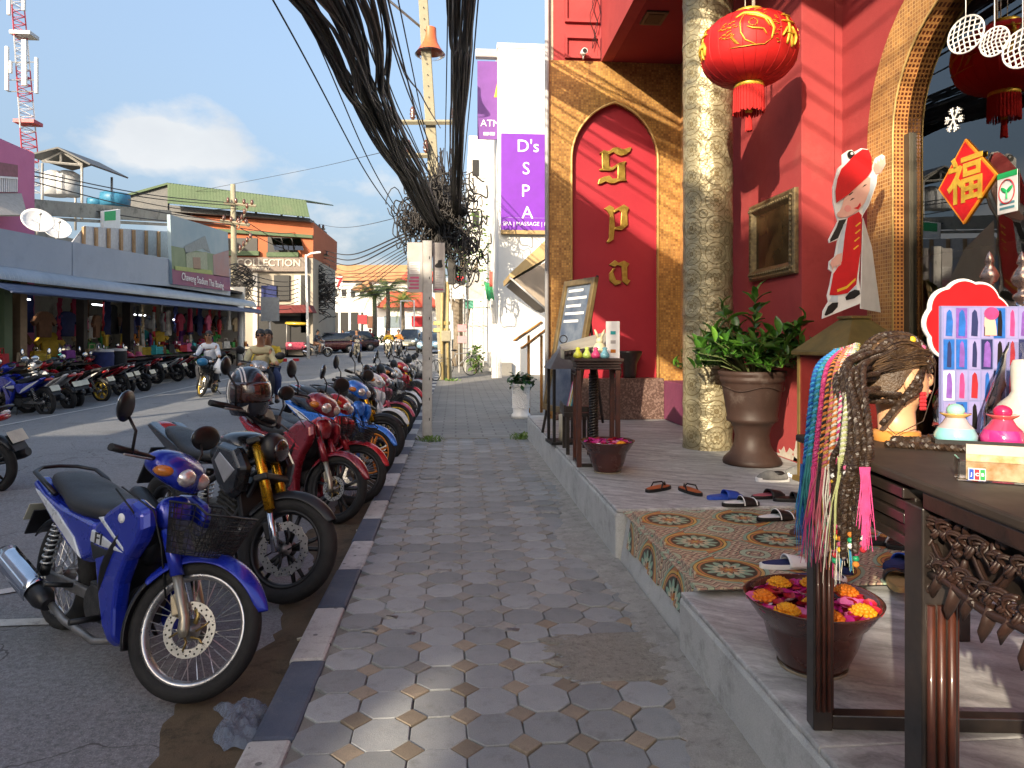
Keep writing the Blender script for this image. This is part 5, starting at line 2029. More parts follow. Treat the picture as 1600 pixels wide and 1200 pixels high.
pf=thing('picket_fence','weathered white picket fence section in front of the sheet gate','fence',tuple(PY(775,575,23.2)))
a_,c_=PY(768,506,23.2),PY(784,592,23.2)
for k in range(6):
 x_=a_.x+(c_.x-a_.x)*k/6
 MB().bx(x_+.01,x_+.05,23.2,23.23,zr(23)+.14,a_.z).build('picket',WWALL,pf,w=True)
for z in(.35,.8):
 MB().bx(a_.x,c_.x,23.231,23.26,zr(23)+.14+z,zr(23)+.2+z).build('rail',WWALL,pf,w=True)
BARK=mk('bark',(0.13,0.10,0.07),.9,c2=(0.24,0.2,0.15),sc=6,bump=.7,bsc=18)
LEAF=mk('leaf_green',(0.05,0.11,0.018),.5,c2=(0.10,0.17,0.03),sc=30,obj=.1)
LEAF2=mk('leaf_light',(0.12,0.21,0.03),.45,c2=(0.07,0.14,0.02),sc=24)
tp=PY(716,548,31)
tr_=thing('tree','pale tree trunk standing behind the utility pole near the stop board','tree',(tp.x,tp.y,zr(31)+.1))
b=MB()
b.tube([(0,0,0),(.05,0,1.2),(-.02,0,2.4),(.2,0,4.2),(.3,.2,6.0)],[.34,.27,.22,.16,.1],10)
for(a_,c_)in(((0,0,2.2),(-.7,.2,4.0)),((.1,0,3.0),(.9,.1,4.8)),((.05,0,1.3),(.5,.2,2.6))):
 b.tube([a_,(Vector(a_)+Vector(c_))/2+Vector((.05,0,-.15)),c_],[.15,.11,.06],8)
b.build('trunk',BARK,tr_)
b=MB()
for k in range(700):
 c=Vector((rnd.gauss(.25,.8),rnd.gauss(0,.8),rnd.gauss(5.2,.9)))
 a=Matrix.Rotation(rnd.uniform(0,6.3),3,'Z')@Matrix.Rotation(rnd.uniform(-1.2,1.2),3,'X')
 b.add([c+a@Vector(q)for q in((-.12,0,0),(0,-.05,.01),(.12,0,0),(0,.05,.01))],[(0,1,2,3)])
b.build('crown',LEAF,tr_,fix=False)
def board(name,label,cat,px0,px1,py0,py1,y,mat,thick=.06,txt=None,tmat=None,th=8,extra=None):
 a_,c_=PY(px0,py0,y),PY(px1,py1,y)
 t=thing(name,label,cat,((a_.x+c_.x)/2,y,c_.z))
 MB().bx(a_.x,c_.x,y,y+thick,c_.z,a_.z).build('panel',mat,t,w=True,bevel=.008)
 b=MB()
 for x_ in(a_.x+.05,c_.x-.05):
  b=MB()
  b.bx(x_-.025,x_+.025,y+thick+.003,y+thick+.05,zr(y)+.1,c_.z+.1)
  b.build('post',STEEL,t,w=True)
 if txt:
  q=PY((px0+px1)/2,(py0+py1)/2,y-.004)
  text('lettering',txt,th/1094*y,tmat,frame(q,(1,0,0),(0,0,1)),t,.004,off=.006)
 return t
REDP=mk('red_print',(0.55,0.02,0.03),.5)
board('sign_board','small black board with STOP in glowing red letters above a white notice','sign',703,726,428,443,30,BLACK,txt='STOP!',tmat=REDP,th=9)
wb=board('notice_board','white notice board directly below the black STOP board','sign',703,728,444,467,30.1,WHITEP)
board('blank_signboard','plain grey metal panel hung beside the white notice','panel',729,757,423,467,30.3,GREYP)
board('shop_sign','small green and white shop sign under the grey panel','sign',726,740,469,482,30.4,mk('green_white',(0.1,0.35,0.25),.5))
GREENC=mk('green_tarp',(0.02,0.30,0.10),.6,c2=(0.015,0.22,0.07),sc=3)
t=thing('green_tarp','crumpled green tarpaulin over the shed by the white wall','tarpaulin',tuple(PY(774,462,27.5)))
b=MB()
a_,c_=PY(760,450,27.5),PY(790,467,27.5)
b.grid([[(a_.x+(c_.x-a_.x)*i/8,27.3+1.8*j,a_.z+.25*j-(.45 if j==0 else 0)+rnd.uniform(-.07,.07))for i in range(9)]for j in range(3)],False)
b.build('cloth',GREENC,t,w=True,solid=.02)
t=thing('red_cloth','faded red cloth hanging above the green tarpaulin','cloth',tuple(PY(775,446,28.5)))
b=MB()
a_,c_=PY(765,424,28.5),PY(788,448,28.5)
b.grid([[(a_.x+(c_.x-a_.x)*i/8,28.5+.06*math.sin(i*1.7),a_.z+(c_.z-a_.z)*j/3)for i in range(9)]for j in range(4)])
b.build('cloth',mk('faded_red',(0.42,0.09,0.07),.8),t,w=True,solid=.02)
for(px,py,lab)in((722,512,'pink and white notice on a stand behind the pole, upper one'),(722,530,'red and white notice on a stand behind the pole, lower one')):
 board('stand_notice',lab,'sign',px-7,px+7,py-5,py+6,27.0 if py<520 else 26.5,mk('pink_notice',(0.55,0.28,0.3),.6))
def bushy(parent,c,r,n,size,mat,seed,up=.3):
 rr=random.Random(seed)
 b=MB()
 for k in range(n):
  d_=Vector((rr.gauss(0,1),rr.gauss(0,1),rr.gauss(0,1))).normalized()*rr.random()**.4
  p_=Vector(c)+Vector((d_.x*r[0],d_.y*r[1],d_.z*r[2]))
  a=Matrix.Rotation(rr.uniform(0,6.3),3,'Z')@Matrix.Rotation(rr.uniform(-1.0,.6),3,'X')
  s_=size*rr.uniform(.6,1.2)
  b.add([p_+a@Vector(q)for q in((0,0,0),(-s_*.32,s_*.5,s_*.06),(0,s_,0),(s_*.32,s_*.5,s_*.06))],[(0,1,2,3)])
 return b.build('foliage',mat,parent,fix=False)
q=PY(744,556,26)
t=thing('shrub','small yellow green shrub at the foot of the white gate','shrub',(q.x,q.y,zr(26)+.12))
bushy(t,(0,0,.55),(.35,.35,.6),260,.2,LEAF2,4)
b=MB()
for k in range(5):
 b.tube([(0,0,0),(rnd.gauss(0,.1),rnd.gauss(0,.1),.7)],.012,5)
b.build('stem',BARK,t)
# ================================================================== unseen fronts added left of and behind the viewer to shade the street
FAC=m_stone('shophouse_wall',(0.58,0.55,0.49),(0.66,0.63,0.57),(0.4,0.38,0.34),0.5,0.3,0.85)
FAC2=m_stone('shophouse_wall_blue',(0.62,0.63,0.63),(0.7,0.7,0.7),(0.45,0.45,0.45),0.5,0.3,0.85)  # pale tone so the unseen hoardings bounce light into the shaded street
XB=-9.6
def front(name,label,y0,y1,mat,parts):
 t=thing(name,label,'building',(XB,(y0+y1)/2,0))
 for(a,c,z0,z1,nm)in parts:
  MB().bx(XB-.25,XB,a,c,z0,z1).build(nm,mat,t,w=True)
 return t
t=front('roadside_hoarding','tall blank hoarding on posts over a low wall beside the street',-1,14.6,FAC2,[(1.0,14.6,0,2.3,'low_wall'),(-1.0,5.2,3.25,8.6,'hoarding_panel'),(5.2,14.6,3.25,6.4,'hoarding_panel')])  # unseen, gap and heights shaped to leave a sun band on the road
for y in(-.8,3,7,11,14.4):
 MB().bx(XB-.42,XB-.26,y-.08,y+.08,0,6.2).build('post',STEEL,t,w=True)
t=front('shophouse','cream shophouse front with a stepped parapet and roof hoarding',-17.5,-1.0,FAC,[(-15.2,-1.02,0,6.1,'wall'),(-12.2,-1.02,6.1,8.7,'parapet'),(-15.2,-13.5,6.1,8.7,'parapet'),(-13.3,-12.2,6.78,8.7,'parapet'),(-13.5,-13.3,6.1,8.7,'parapet'),(-13.3,-12.2,6.1,6.38,'parapet'),(-30,-15.2,0,8.0,'wall')])  # unseen, slot and steps shaped for sun patches and shade edges
for(a,c)in((-17,-12.6),(-12.1,-5)):
 MB().bx(XB-.3,XB-.1,a,c,10.0,11.3).build('roof_hoarding',FAC2,t,w=True)  # unseen panels added to drop shade on the spa walls
for y in(-16.8,-12.8,-11.9,-8.5,-5.2):
 MB().bx(XB-.28,XB-.16,y-.06,y+.06,8.0,10.0).build('post',STEEL,t,w=True)
MB().bx(XB-9,XB-.26,-30,-1.02,0,5.2).build('rear_block',FAC,t,w=True)
b=MB()
for k in range(7):
 for z in(1.2,4.0):
  MB().bx(XB,XB+.05,-14.4+2*k,-13.2+2*k,z,z+1.4).build('window',DARK,t,w=True)
# ================================================================== left side of the street
def quadX(b,X,pts,t=0.06):
 P_=[PX(px,py,X)for px,py in pts]
 b.prism([(p.y,p.z)for p in P_],X,X-t,'YZ')
 return P_
BLUEF=m_stone('blue_grey_fascia',(0.31,0.36,0.43),(0.37,0.42,0.49),(0.2,0.23,0.28),0.6,0.3,0.7,0,(0.34,0.38,0.43),0,0.05)
CORR=mk('corrugated_sheet',(0.28,0.32,0.36),.45,.4,c2=(0.36,0.40,0.44),sc=1.2)
TARP=mk('navy_tarp',(0.028,0.045,0.10),.6,c2=(0.04,0.06,0.125),sc=1.2)
WEATH=m_stone('weathered_concrete',(0.30,0.28,0.24),(0.42,0.40,0.34),(0.06,0.058,0.05),0.9,0.9,0.9,0,(0.15,0.14,0.12),0,0.2)
PINKW=m_stone('pink_wall',(0.52,0.16,0.30),(0.58,0.2,0.35),(0.4,0.12,0.24),0.6,0.3,0.8,0,(0.5,0.25,0.35),0,0.05)
ORANGEW=m_stone('orange_wall',(0.36,0.11,0.05),(0.42,0.13,0.06),(0.34,0.10,0.04),0.5,0.3,0.8,0,(0.5,0.2,0.1),0,0.05)
GREENR=m_stone('green_roof_sheet',(0.065,0.105,0.055),(0.10,0.14,0.08),(0.04,0.055,0.035),0.6,0.7,0.7,0,(0.14,0.14,0.095),0,0.1)
WOODS=mk('raw_wood',(0.42,0.27,0.14),.7,c2=(0.33,0.2,0.1),sc=6)
ROOFD=mk('dark_sheet_roof',(0.07,0.075,0.08),.6,c2=(0.1,0.1,0.1))
TANK=mk('pale_tank',(0.5,0.52,0.55),.5)
BLUET=mk('blue_tank',(0.04,0.2,0.34),.45,c2=(0.035,0.16,0.28))
TWR=mk('tower_red',(0.5,0.06,0.08),.5)
TWW=mk('tower_white',(0.6,0.6,0.62),.5)
LAMPT=mk('fluorescent_tube',(0.9,0.95,1.0),.4,emit=2.5)
XS=-10.2
YS0,YS1=14.9,35.2
shop=thing('shop_building','long open fronted shop with blue grey fascia, ribbed awning and navy tarp','building',(XS,25,.14))
b=MB()
quadX(b,XS,[(-90,340),(112,378),(112,433),(-90,418)],.1)
b.build('fascia_panel',BLUEF,shop,w=True)
b=MB()
quadX(b,XS,[(113.5,378),(262,404),(262,447),(113.5,434)],.1)
b.build('fascia_panel',BLUEF,shop,w=True)
b=MB()
quadX(b,XS-.05,[(262,404),(360,420),(360,462),(262,447)],.1)
b.build('fascia_panel',BLUEF,shop,w=True)
zA=2.83
b=MB()
rows=[]
ny=260
for k in range(9):
 a=R(90-90*k/8)
 row=[]
 for i in range(ny+1):
  y=YS0+(YS1-YS0)*i/ny
  rib=.018*math.cos(i*PI)
  r_=.3+rib
  row.append((XS+.16+r_*math.cos(a),y,zA+zr(y)*.9+.0+r_*math.sin(a)))
 rows.append(row)
rows.insert(0,[(XS-.9,p[1],p[2]+.22)for p in rows[0]])
b.grid(rows,False)
b.build('ribbed_awning',CORR,shop,w=True,fix=False,solid=.01)
b=MB()
rows=[[],[],[]]
for i in range(61):
 y=YS0+(YS1-YS0)*i/60
 z=zA+zr(y)*.9
 sagt=.035*abs(math.sin(i*.62))
 rows[0].append((XS+.20,y,z-.02))
 rows[1].append((XS+.75,y,z-.14-sagt*.5))
 rows[2].append((XS+1.25,y,z-.32-sagt))
b.grid(rows)
b.build('navy_tarp',TARP,shop,w=True,fix=False,solid=.01)
b=MB()
b.tube([(XS+1.26,YS0,zA-.33),(XS+1.26,YS1,zA+zr(YS1)*.9-.33)],.022,6)
b.build('tarp_rail',TARP,shop,w=True)
b=MB()
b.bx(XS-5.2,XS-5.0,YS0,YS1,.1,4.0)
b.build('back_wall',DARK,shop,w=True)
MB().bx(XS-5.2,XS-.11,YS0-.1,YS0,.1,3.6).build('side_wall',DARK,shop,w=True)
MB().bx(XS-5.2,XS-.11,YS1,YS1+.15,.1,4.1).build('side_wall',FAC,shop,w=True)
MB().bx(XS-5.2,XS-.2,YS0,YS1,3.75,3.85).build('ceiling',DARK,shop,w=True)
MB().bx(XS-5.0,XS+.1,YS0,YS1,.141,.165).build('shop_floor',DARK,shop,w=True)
for(px,w_,m_)in((3,.14,GREENR),(28,.13,mk('brown_post',(0.2,0.13,0.07),.7)),(200,.12,DARK),(128,.1,DARK)):
 p_=PX(px,500,XS+.1)
 MB().bx(p_.x-w_,p_.x+w_,p_.y-w_,p_.y+w_,.1,zA+.05).build('pillar',m_,shop,w=True)
p_=PX(376,560,XS+.6)
b=MB()
b.tube([(p_.x,p_.y,.1),(p_.x,p_.y,zA+.2)],.13,12)
b.build('white_pillar',WWALL,shop,w=True)
for px,py in((24,466),(160,477),(215,492),(280,500)):
 p_=PX(px,py,XS-.8)
 b=MB()
 b.tube([(p_.x,p_.y-.6,p_.z),(p_.x,p_.y+.6,p_.z)],.02,6)
 b.build('light_tube',LAMPT,shop,w=True)
PAL=[('red',(0.45,0.02,0.03)),('crimson',(0.3,0.01,0.05)),('black',(0.015,0.015,0.018)),('navy',(0.02,0.03,0.12)),('white',(0.65,0.64,0.6)),('beige',(0.45,0.34,0.2)),('brown',(0.17,0.08,0.04)),('pink',(0.6,0.12,0.25)),('purple',(0.2,0.04,0.25)),('green',(0.04,0.28,0.06)),('turquoise',(0.03,0.35,0.38)),('yellow',(0.65,0.45,0.05)),('grey',(0.2,0.2,0.21)),('orange',(0.6,0.2,0.03))]
CLOTH={n_:mk('cloth_'+n_,c_,.85,c2=tuple(x*.6 for x in c_),sc=7)for n_,c_ in PAL}
gx=random.Random(5)
BAYS=[(15.2,17.5,'leftmost bay'),(17.5,20,'left of drums'),(20,23,'right of drums'),(23,27,'middle bay'),(27,34.4,'near white pillar')]
proto={}
def goods(kind):
 b=MB()
 if kind=='shirt':
  out_=[(-.21,0),(.21,0),(.23,.42),(.34,.30),(.42,.40),(.24,.62),(.09,.68),(-.09,.68),(-.24,.62),(-.42,.40),(-.34,.30),(-.23,.42)]
  b.prism(out_,-.04,.04,'YZ',.06)
 elif kind=='dress':
  b.prism([(-.32,0),(.32,0),(.17,.6),(.2,.9),(.08,.95),(-.08,.95),(-.2,.9),(-.17,.6)],-.05,.05,'YZ',.06)
 elif kind=='bag':
  b.box((0,0,.15),(.16,.34,.3),None,.85)
  b.tube([(0,-.09,.29),(0,-.07,.42),(0,.07,.42),(0,.09,.29)],.012,5)
 elif kind=='straw hat':
  b.lathe([(0,.13),(.07,.125),(.095,.06),(.1,.02),(.2,.0),(.2,-.008),(0,-.008)],18)
 elif kind=='cap':
  b.lathe([(0,.11),(.06,.1),(.095,.05),(.1,0)],16)
  b.box((.12,0,.01),(.12,.14,.012))
 elif kind=='folded pile':
  for k in range(4):
   b.box((rnd.uniform(-.01,.01),rnd.uniform(-.01,.01),.03+k*.062),(.3,.36,.055))
 elif kind=='scarf':
  b.grid([[(.05*math.sin(3*j+i),-.14+.04*i,1.1-.16*j)for i in range(8)]for j in range(8)])
 elif kind=='suitcase':
  b.box((0,0,.38),(.26,.46,.66))
  b.tube([(0,-.1,.7),(0,-.1,.86),(0,.1,.86),(0,.1,.7)],.014,5)
 return b
kinds=['shirt','dress','bag','straw hat','cap','folded pile','scarf','suitcase']
cat_={'shirt':'shirt','dress':'dress','bag':'bag','straw hat':'hat','cap':'cap','folded pile':'clothes','scarf':'scarf','suitcase':'suitcase'}
used={}
first={}
def put_good(kind,col,loc,rz,where,bay):
 nm=kind.replace(' ','_')
 if kind not in first:
  first[kind]=goods(kind).mesh(nm,CLOTH[col])
  me=first[kind]
 o=bpy.data.objects.new(nm,first[kind])
 COL.objects.link(o)
 o.location=loc
 o.rotation_euler=(0,0,rz)
 o.material_slots[0].link='OBJECT'
 o.material_slots[0].material=CLOTH[col]
 lab='%s %s %s, %s'%(col,kind,where,bay)
 used.setdefault(lab,[]).append(o)
 tag(o,lab,cat_[kind],'goods in the open shop front')
for bi,(ya,yb,bay)in enumerate(BAYS):
 n_=int((yb-ya)*3.6)
 for k in range(n_):
  y=ya+(yb-ya)*(k+.5)/n_
  kind=gx.choice(['shirt','shirt','dress','scarf','bag'])
  put_good(kind,gx.choice(['red','black','navy','brown','grey','crimson','beige','white','pink','black','navy']),(XS-.5+gx.uniform(-.5,.3),y,1.55+zr(y)+gx.uniform(-.1,.15)+(.2 if kind=='bag' else 0)),gx.uniform(-.4,.4),'on top rail',bay)
 n2=int((yb-ya)*3.0)
 for k in range(n2):
  y=ya+(yb-ya)*(k+.5)/n2
  kind=gx.choice(['shirt','dress','bag','cap','straw hat'])
  put_good(kind,gx.choice([p[0]for p in PAL]),(XS-1.1+gx.uniform(-.3,.3),y,1.0+zr(y)+gx.uniform(-.15,.2)),gx.uniform(-.6,.6),'on second rail',bay)
 n3=int((yb-ya)*3.0)
 for k in range(n3):
  y=ya+(yb-ya)*(k+.5)/n3
  kind=gx.choice(['folded pile','cap','straw hat','bag','folded pile'])
  put_good(kind,gx.choice([p[0]for p in PAL]),(XS+.25+gx.uniform(-.15,.15),y,.92+zr(y)),gx.uniform(-.6,.6),'on front table',bay)
 t=thing('display_table','low dark display table '+bay,'table',(XS+.2,(ya+yb)/2,.14),group='display tables in the open shop')
 MB().box((0,0,.74+zr(ya)),(.8,yb-ya-.3,.05)).build('table_top',DARK,t)
 for sx_ in(-1,1):
  for sy_ in(-1,1):
   MB().box((sx_*.33,sy_*(yb-ya-.5)/2,.36),(.06,.06,.72+zr(ya))).build('leg',DARK,t)
ORD=ORDS
for lab,os_ in used.items():
 if len(os_)>1:
  os_.sort(key=lambda o:o.location.y)
  for k,o in enumerate(os_):
   o['label']=lab+', '+ORD[min(k,13)]+' from the left'
for(px,lab,c_)in((161,'dark blue drum with a pale lid in front of the shop','navy'),(182,'black drum with a pale lid in front of the shop','black')):
 p_=PX(px,560,XS+.7)
 t=thing('drum',lab,'drum',(p_.x,p_.y,.14+zr(p_.y)))
 b=MB()
 b.lathe([(0,0),(.26,0),(.27,.3),(.26,.6),(.27,.9),(.25,1.0)],20)
 b.build('body',CLOTH[c_],t)
 b=MB()
 b.lathe([(.26,1.0),(.26,1.06),(0,1.08)],20)
 b.build('lid',GREYP,t)
t=thing('studded_panel_wall','row of pale sheet panels with raw wood studs above the shop fascia','partition',tuple(PX(190,390,-11.2)))
for k in range(8):
 xa,xb_=113+19.5*k,113+19.5*(k+1)
 ya,yb=(379,354)if k==0 else(378+(xa-113)*.18,353+(xa-113)*.06),0
 b=MB()
 quadX(b,-11.2,[(xa,378+(xa-113)*.17),(xa+(22 if k==0 else 0),352+(xa-113)*.065),(xb_-.6,352+(xb_-113)*.065),(xb_-.6,378+(xb_-113)*.17)],.03)
 b.build('panel',TANK,t,w=True)
 if k:
  b=MB()
  quadX(b,-11.13,[(xa-1.6,380+(xa-113)*.17),(xa-1.6,353+(xa-113)*.065),(xa+1.6,353+(xa-113)*.065),(xa+1.6,380+(xa-113)*.17)],.06)
  b.build('stud',WOODS,t,w=True)
for(px,py,rr,lab)in((58,347,.36,'white satellite dish on the fascia edge, left of the pair'),(88,359,.33,'white satellite dish on the fascia edge, right of the pair')):
 c=PX(px,py,XS-.25)
 t=thing('satellite_dish',lab,'satellite dish',(c.x,c.y,c.z-.3))
 Mx=Matrix.Translation((0,0,.3))@Matrix.Rotation(R(-48),4,'Z')@Matrix.Rotation(R(60),4,'Y')
 b=MB(Mx)
 b.lathe([(0,0),(.15,.012),(.3,.05),(rr,.085)],24)
 b.build('dish',WHITEP,t,solid=.012)
 b=MB(Mx)
 b.tube([(.3,0,.06),(0,0,.34)],.012,5)
 b.ball((0,0,.34),.04,8,6)
 b.build('feed_arm',STEEL,t)
 b=MB()
 b.tube([(0,0,-.02),(0,0,.3)],.025,6)
 b.build('mast',STEEL,t)
wb_=thing('weathered_building','weathered grey concrete building with black streaks behind the shop','building',tuple(PX(160,400,-14)))
wb_.location.z=.1
P0,P1=PX(54,315,-14),PX(268,330,-14)
MB().bx(-24,-14,P0.y,P1.y,.1,P0.z-.9).build('wall',WEATH,wb_,w=True)
b=MB()
quadX(b,-13.9,[(54,311),(268,329),(268,347),(54,336)],.3)
b.build('parapet',WEATH,wb_,w=True)
b=MB()
quadX(b,-13.8,[(54,338),(268,349),(268,353),(54,343)],.4)
b.build('ledge',WEATH,wb_,w=True)
sg=thing('roof_sign','small square green and white sign on the weathered parapet','sign',tuple(PX(175,357,-13.6)))
b=MB()
quadX(b,-13.6,[(162,330),(188,327),(188,357),(162,357)],.12)
b.build('panel',WHITEP,sg,w=True)
b=MB()
quadX(b,-13.58,[(164,331),(181,329),(181,344),(164,345)],.019)
b.build('green_field',mk('sign_green',(0.01,0.42,0.12),.5),sg,w=True)
ph=thing('pink_house','bright pink house with a white railed balcony at the left edge','house',tuple(PX(30,400,-13)))
ph.location.z=.1
a_,c_=PX(-60,240,-13),PX(54,240,-13)
MB().bx(-20,-13,a_.y,c_.y,.1,c_.z).build('wall',PINKW,ph,w=True)
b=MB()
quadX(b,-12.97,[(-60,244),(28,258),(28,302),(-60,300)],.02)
b.build('balcony_recess',mk('pink_shade',(0.28,0.12,0.14),.8),ph,w=True)  # flat darker plate, shade of the balcony painted on the wall
for k in range(9):
 b=MB()
 x_=0+k*3.3
 quadX(b,-12.9,[(x_,278),(x_+1.2,278),(x_+1.2,300),(x_,300)],.04)
 b.build('baluster',WHITEP,ph,w=True)
b=MB()
quadX(b,-12.88,[(-30,273),(28,277),(28,280),(-30,276)],.08)
b.build('rail',WHITEP,ph,w=True)
b=MB()
p4=[PX(-50,303,-12.95),PX(33,303,-12.95),PX(42,337,-12.2),PX(-50,337,-12.2)]
b.add(p4,[(0,1,2,3)])
b.build('lean_to_roof',mk('grey_shingle',(0.40,0.37,0.33),.8,c2=(.32,.3,.27),sc=9),ph,w=True,solid=.05)
YT=36.0
wt=thing('tank_shelter','steel gable shelter over pale water tanks on a roof by the pink house','shelter',tuple(PY(100,312,YT)))
def yp(px,py,y=YT):
 return PY(px,py,y)
for y_ in(YT,YT+3):
 for px in(66,128):
  b=MB()
  q=yp(px,313)
  b.tube([(q.x,y_,q.z-1),(q.x,y_,yp(px,255).z)],.06,6)
  b.build('post',STEEL,wt,w=True)
b=MB()
ra,rb,rc_=yp(50,246),yp(97,234),yp(147,260)
b.grid([[(q.x,YT-.4+4*j,q.z+.25*j)for q in(ra,rb,rc_)]for j in range(2)],False)
b.build('gable_roof',ROOFD,wt,w=True,solid=.08)
b=MB()
b.tube([yp(66,252),yp(128,258)],.06,4)
b.tube([yp(95,237),yp(95,254)],.05,4)
b.tube([yp(66,252),yp(97,237),yp(128,257)],.06,4)
b.build('truss',STEEL,wt,w=True)
for px in(86,106):
 b=MB()
 q=yp(px,306,YT+1.4)
 b.lathe([(0,0),(.55,0),(.58,.5),(.55,1.1),(.3,1.25),(0,1.28)],18,q)
 b.build('water_tank',TANK,wt,w=True)
for(px,w_,lab)in((150,.42,'small round blue tank on the roof, left of the large one'),(180,.7,'large round blue tank on the roof beside the green shed')):
 q=PY(px,323,38)
 o=MB()
 o.lathe([(0,0),(w_,0),(w_*1.04,w_*.6),(w_,w_*.95),(w_*.5,w_*1.05),(0,w_*1.06)],20)
 o=o.build('blue_tank',BLUET)
 o.location=q
 tag(o,lab,'tank')
YM=75.0
mt=thing('radio_mast','red and white lattice phone mast rising above the pink house','mast',tuple(PY(46,300,YM)))
m0,m1=PY(47,300,YM),PY(20,-60,YM)
nst=30
bb=MB()
def mp_(t_,k):
 c=m0.lerp(m1,t_)
 w_=.95*(1-.35*t_)
 return c+Vector((w_*math.cos(2.1*k+.5),w_*math.sin(2.1*k+.5),0))
for i in range(nst):
 t0,t1=i/nst,(i+1)/nst
 for k in range(3):
  bb.tube([mp_(t0,k),mp_(t1,k)],.07,4)
  bb.tube([mp_(t0,k),mp_(t1,(k+1)%3)],.035,4)
  bb.tube([mp_(t0,(k+1)%3),mp_(t0,k)],.035,4)
 if i%4==3 or i==nst-1:
  bb.build('lattice_section',[TWW,TWR][(i//4)%2],mt,w=True)
  bb=MB()
for(px,py,h_,w_)in((11,107,4.4,.3),(38,98,4.6,.45),(57,118,3.6,.3),(17,105,1.2,.22),(14,0,3,.3),(37,-2,2.4,.3)):
 q=PY(px,py,YM-1.2)
 MB().box(q,(w_,.3,h_)).build('panel_antenna',WHITEP,mt,w=True,bevel=.05)
for(px,py)in((44,192),(38,55)):
 q=PY(px,py,YM)
 MB().box(q,(2.0,1.6,.35)).build('ring_platform',TWR if py>100 else TWW,mt,w=True)
for(x0_,x1_,py)in((10,60,97),(10,60,125),(12,58,143)):
 b_=MB()
 b_.tube([PY(x0_,py,YM-1),PY(x1_,py,YM-1)],.05,4)
 b_.build('antenna_arm',STEEL,mt,w=True)
bbd=thing('billboard','large advertising billboard with a house picture, reading Chaweng Stadium Thai Boxing','billboard',tuple(PX(312,450,XS+.05)))
def bz(fx,fy):
 tl_,tr2,br_,bl_=(266,335),(356,363),(360,455),(270,444)
 x_=(tl_[0]*(1-fx)+tr2[0]*fx)*(1-fy)+(bl_[0]*(1-fx)+br_[0]*fx)*fy
 y_=(tl_[1]*(1-fx)+tr2[1]*fx)*(1-fy)+(bl_[1]*(1-fx)+br_[1]*fx)*fy
 return(x_,y_)
def bpoly(nm,pts,mat,off):
 b=MB()
 quadX(b,XS+.05+off,[bz(*p)for p in pts],.006 if off else.12)
 b.build(nm,mat,bbd,w=True)
bpoly('panel',[(0,0),(1,0),(1,1),(0,1)],mk('print_sky',(0.22,0.32,0.38),.6,c2=(0.30,0.38,0.42),sc=.6),0)
bpoly('print_field',[(0,.45),(.95,.42),(.95,.8),(0,.8)],mk('print_olive',(0.14,0.20,0.11),.6,c2=(.2,.26,.15),sc=1),.008)
bpoly('print_purple',[(0,.78),(1,.76),(1,1),(0,1)],mk('print_purple',(0.17,0.06,0.14),.6,c2=(.24,.07,.13),sc=.8),.016)
bpoly('print_pink',[(.72,.45),(1,.3),(1,.77),(.72,.78)],mk('print_pink',(0.34,0.17,0.16),.6,c2=(.28,.2,.2),sc=1),.016)
bpoly('print_roof',[(.22,.42),(.6,.17),(.68,.42),(.55,.38),(.25,.52)],mk('print_roof',(0.22,0.26,0.27),.6),.024)
bpoly('print_house',[(.25,.5),(.62,.42),(.62,.72),(.25,.74)],mk('print_house',(0.30,0.34,0.24),.6),.024)
bpoly('print_door',[(.37,.55),(.5,.53),(.5,.72),(.37,.73)],mk('print_door',(0.30,0.2,0.14),.6),.032)
bpoly('print_lawn',[(.05,.73),(.7,.7),(.7,.77),(.05,.79)],mk('print_lawn',(0.32,0.38,0.12),.6),.032)
q0,q1=PX(*bz(.02,.9),XS+.1),PX(*bz(.98,.9),XS+.1)
text('lettering','Chaweng Stadium Thai Boxing',.40,WHITEP,frame((q0+q1)/2,(0,1,0),(0,0,1)),bbd,.004,sx=.95)
YC=46.0
hall=thing('orange_corner_house','orange and grey corner house with green roof and jewelry COLLECTION sign','building',tuple(PY(430,545,YC)))
hall.location.z=zr(YC)
def cp(px,py,y=YC):
 return PY(px,py,y)
def plate(parent,nm,pts,y,t,mat):
 b=MB()
 b.prism([(cp(px,py,y).x,cp(px,py,y).z)for px,py in pts],y,y+t,'XZ')
 return b.build(nm,mat,parent,w=True)
plate(hall,'upper_wall',[(270,335),(490,348),(489,402),(270,402)],YC,9,ORANGEW)
plate(hall,'lower_wall',[(330,402),(489,402),(489,555),(330,555)],YC+.1,8.5,mk('tan_wall',(0.30,0.27,0.22),.8,c2=(.36,.32,.26),sc=.6))
g0,g1,g2_=cp(270,332),cp(492,366),None
plate(hall,'green_eave',[(340,357),(488,367),(488,372),(340,362)],YC-.25,.25,GREENR)
for(pts)in([(355,372),(402,372),(402,392),(355,392)],[(418,370),(464,372),(464,394),(418,394)]):
 f_=plate(hall,'window',pts,YC-.06,.059,BLACK)
 plate(hall,'sill',[(pts[0][0]-2,pts[2][1]),(pts[1][0]+2,pts[2][1]),(pts[1][0]+2,pts[2][1]+7),(pts[0][0]-2,pts[2][1]+7)],YC-.3,.299,GREENR)
for px in(424,440,456):
 b=MB()
 p_,q_=cp(px,372,YC-.07),cp(px+5,391,YC-.5)
 b.add([(p_.x,p_.y,p_.z),(p_.x+.55,p_.y,p_.z),(q_.x+.55,q_.y,q_.z),(q_.x,q_.y,q_.z)],[(0,1,2,3)])
 b.build('casement',PANE,hall,w=True,solid=.03)
plate(hall,'sign_band',[(358,402),(480,402),(480,424),(358,424)],YC-.2,.28,mk('sign_brown',(0.16,0.12,0.10),.6,c2=(.2,.16,.13)))
q=cp(420,411,YC-.22)
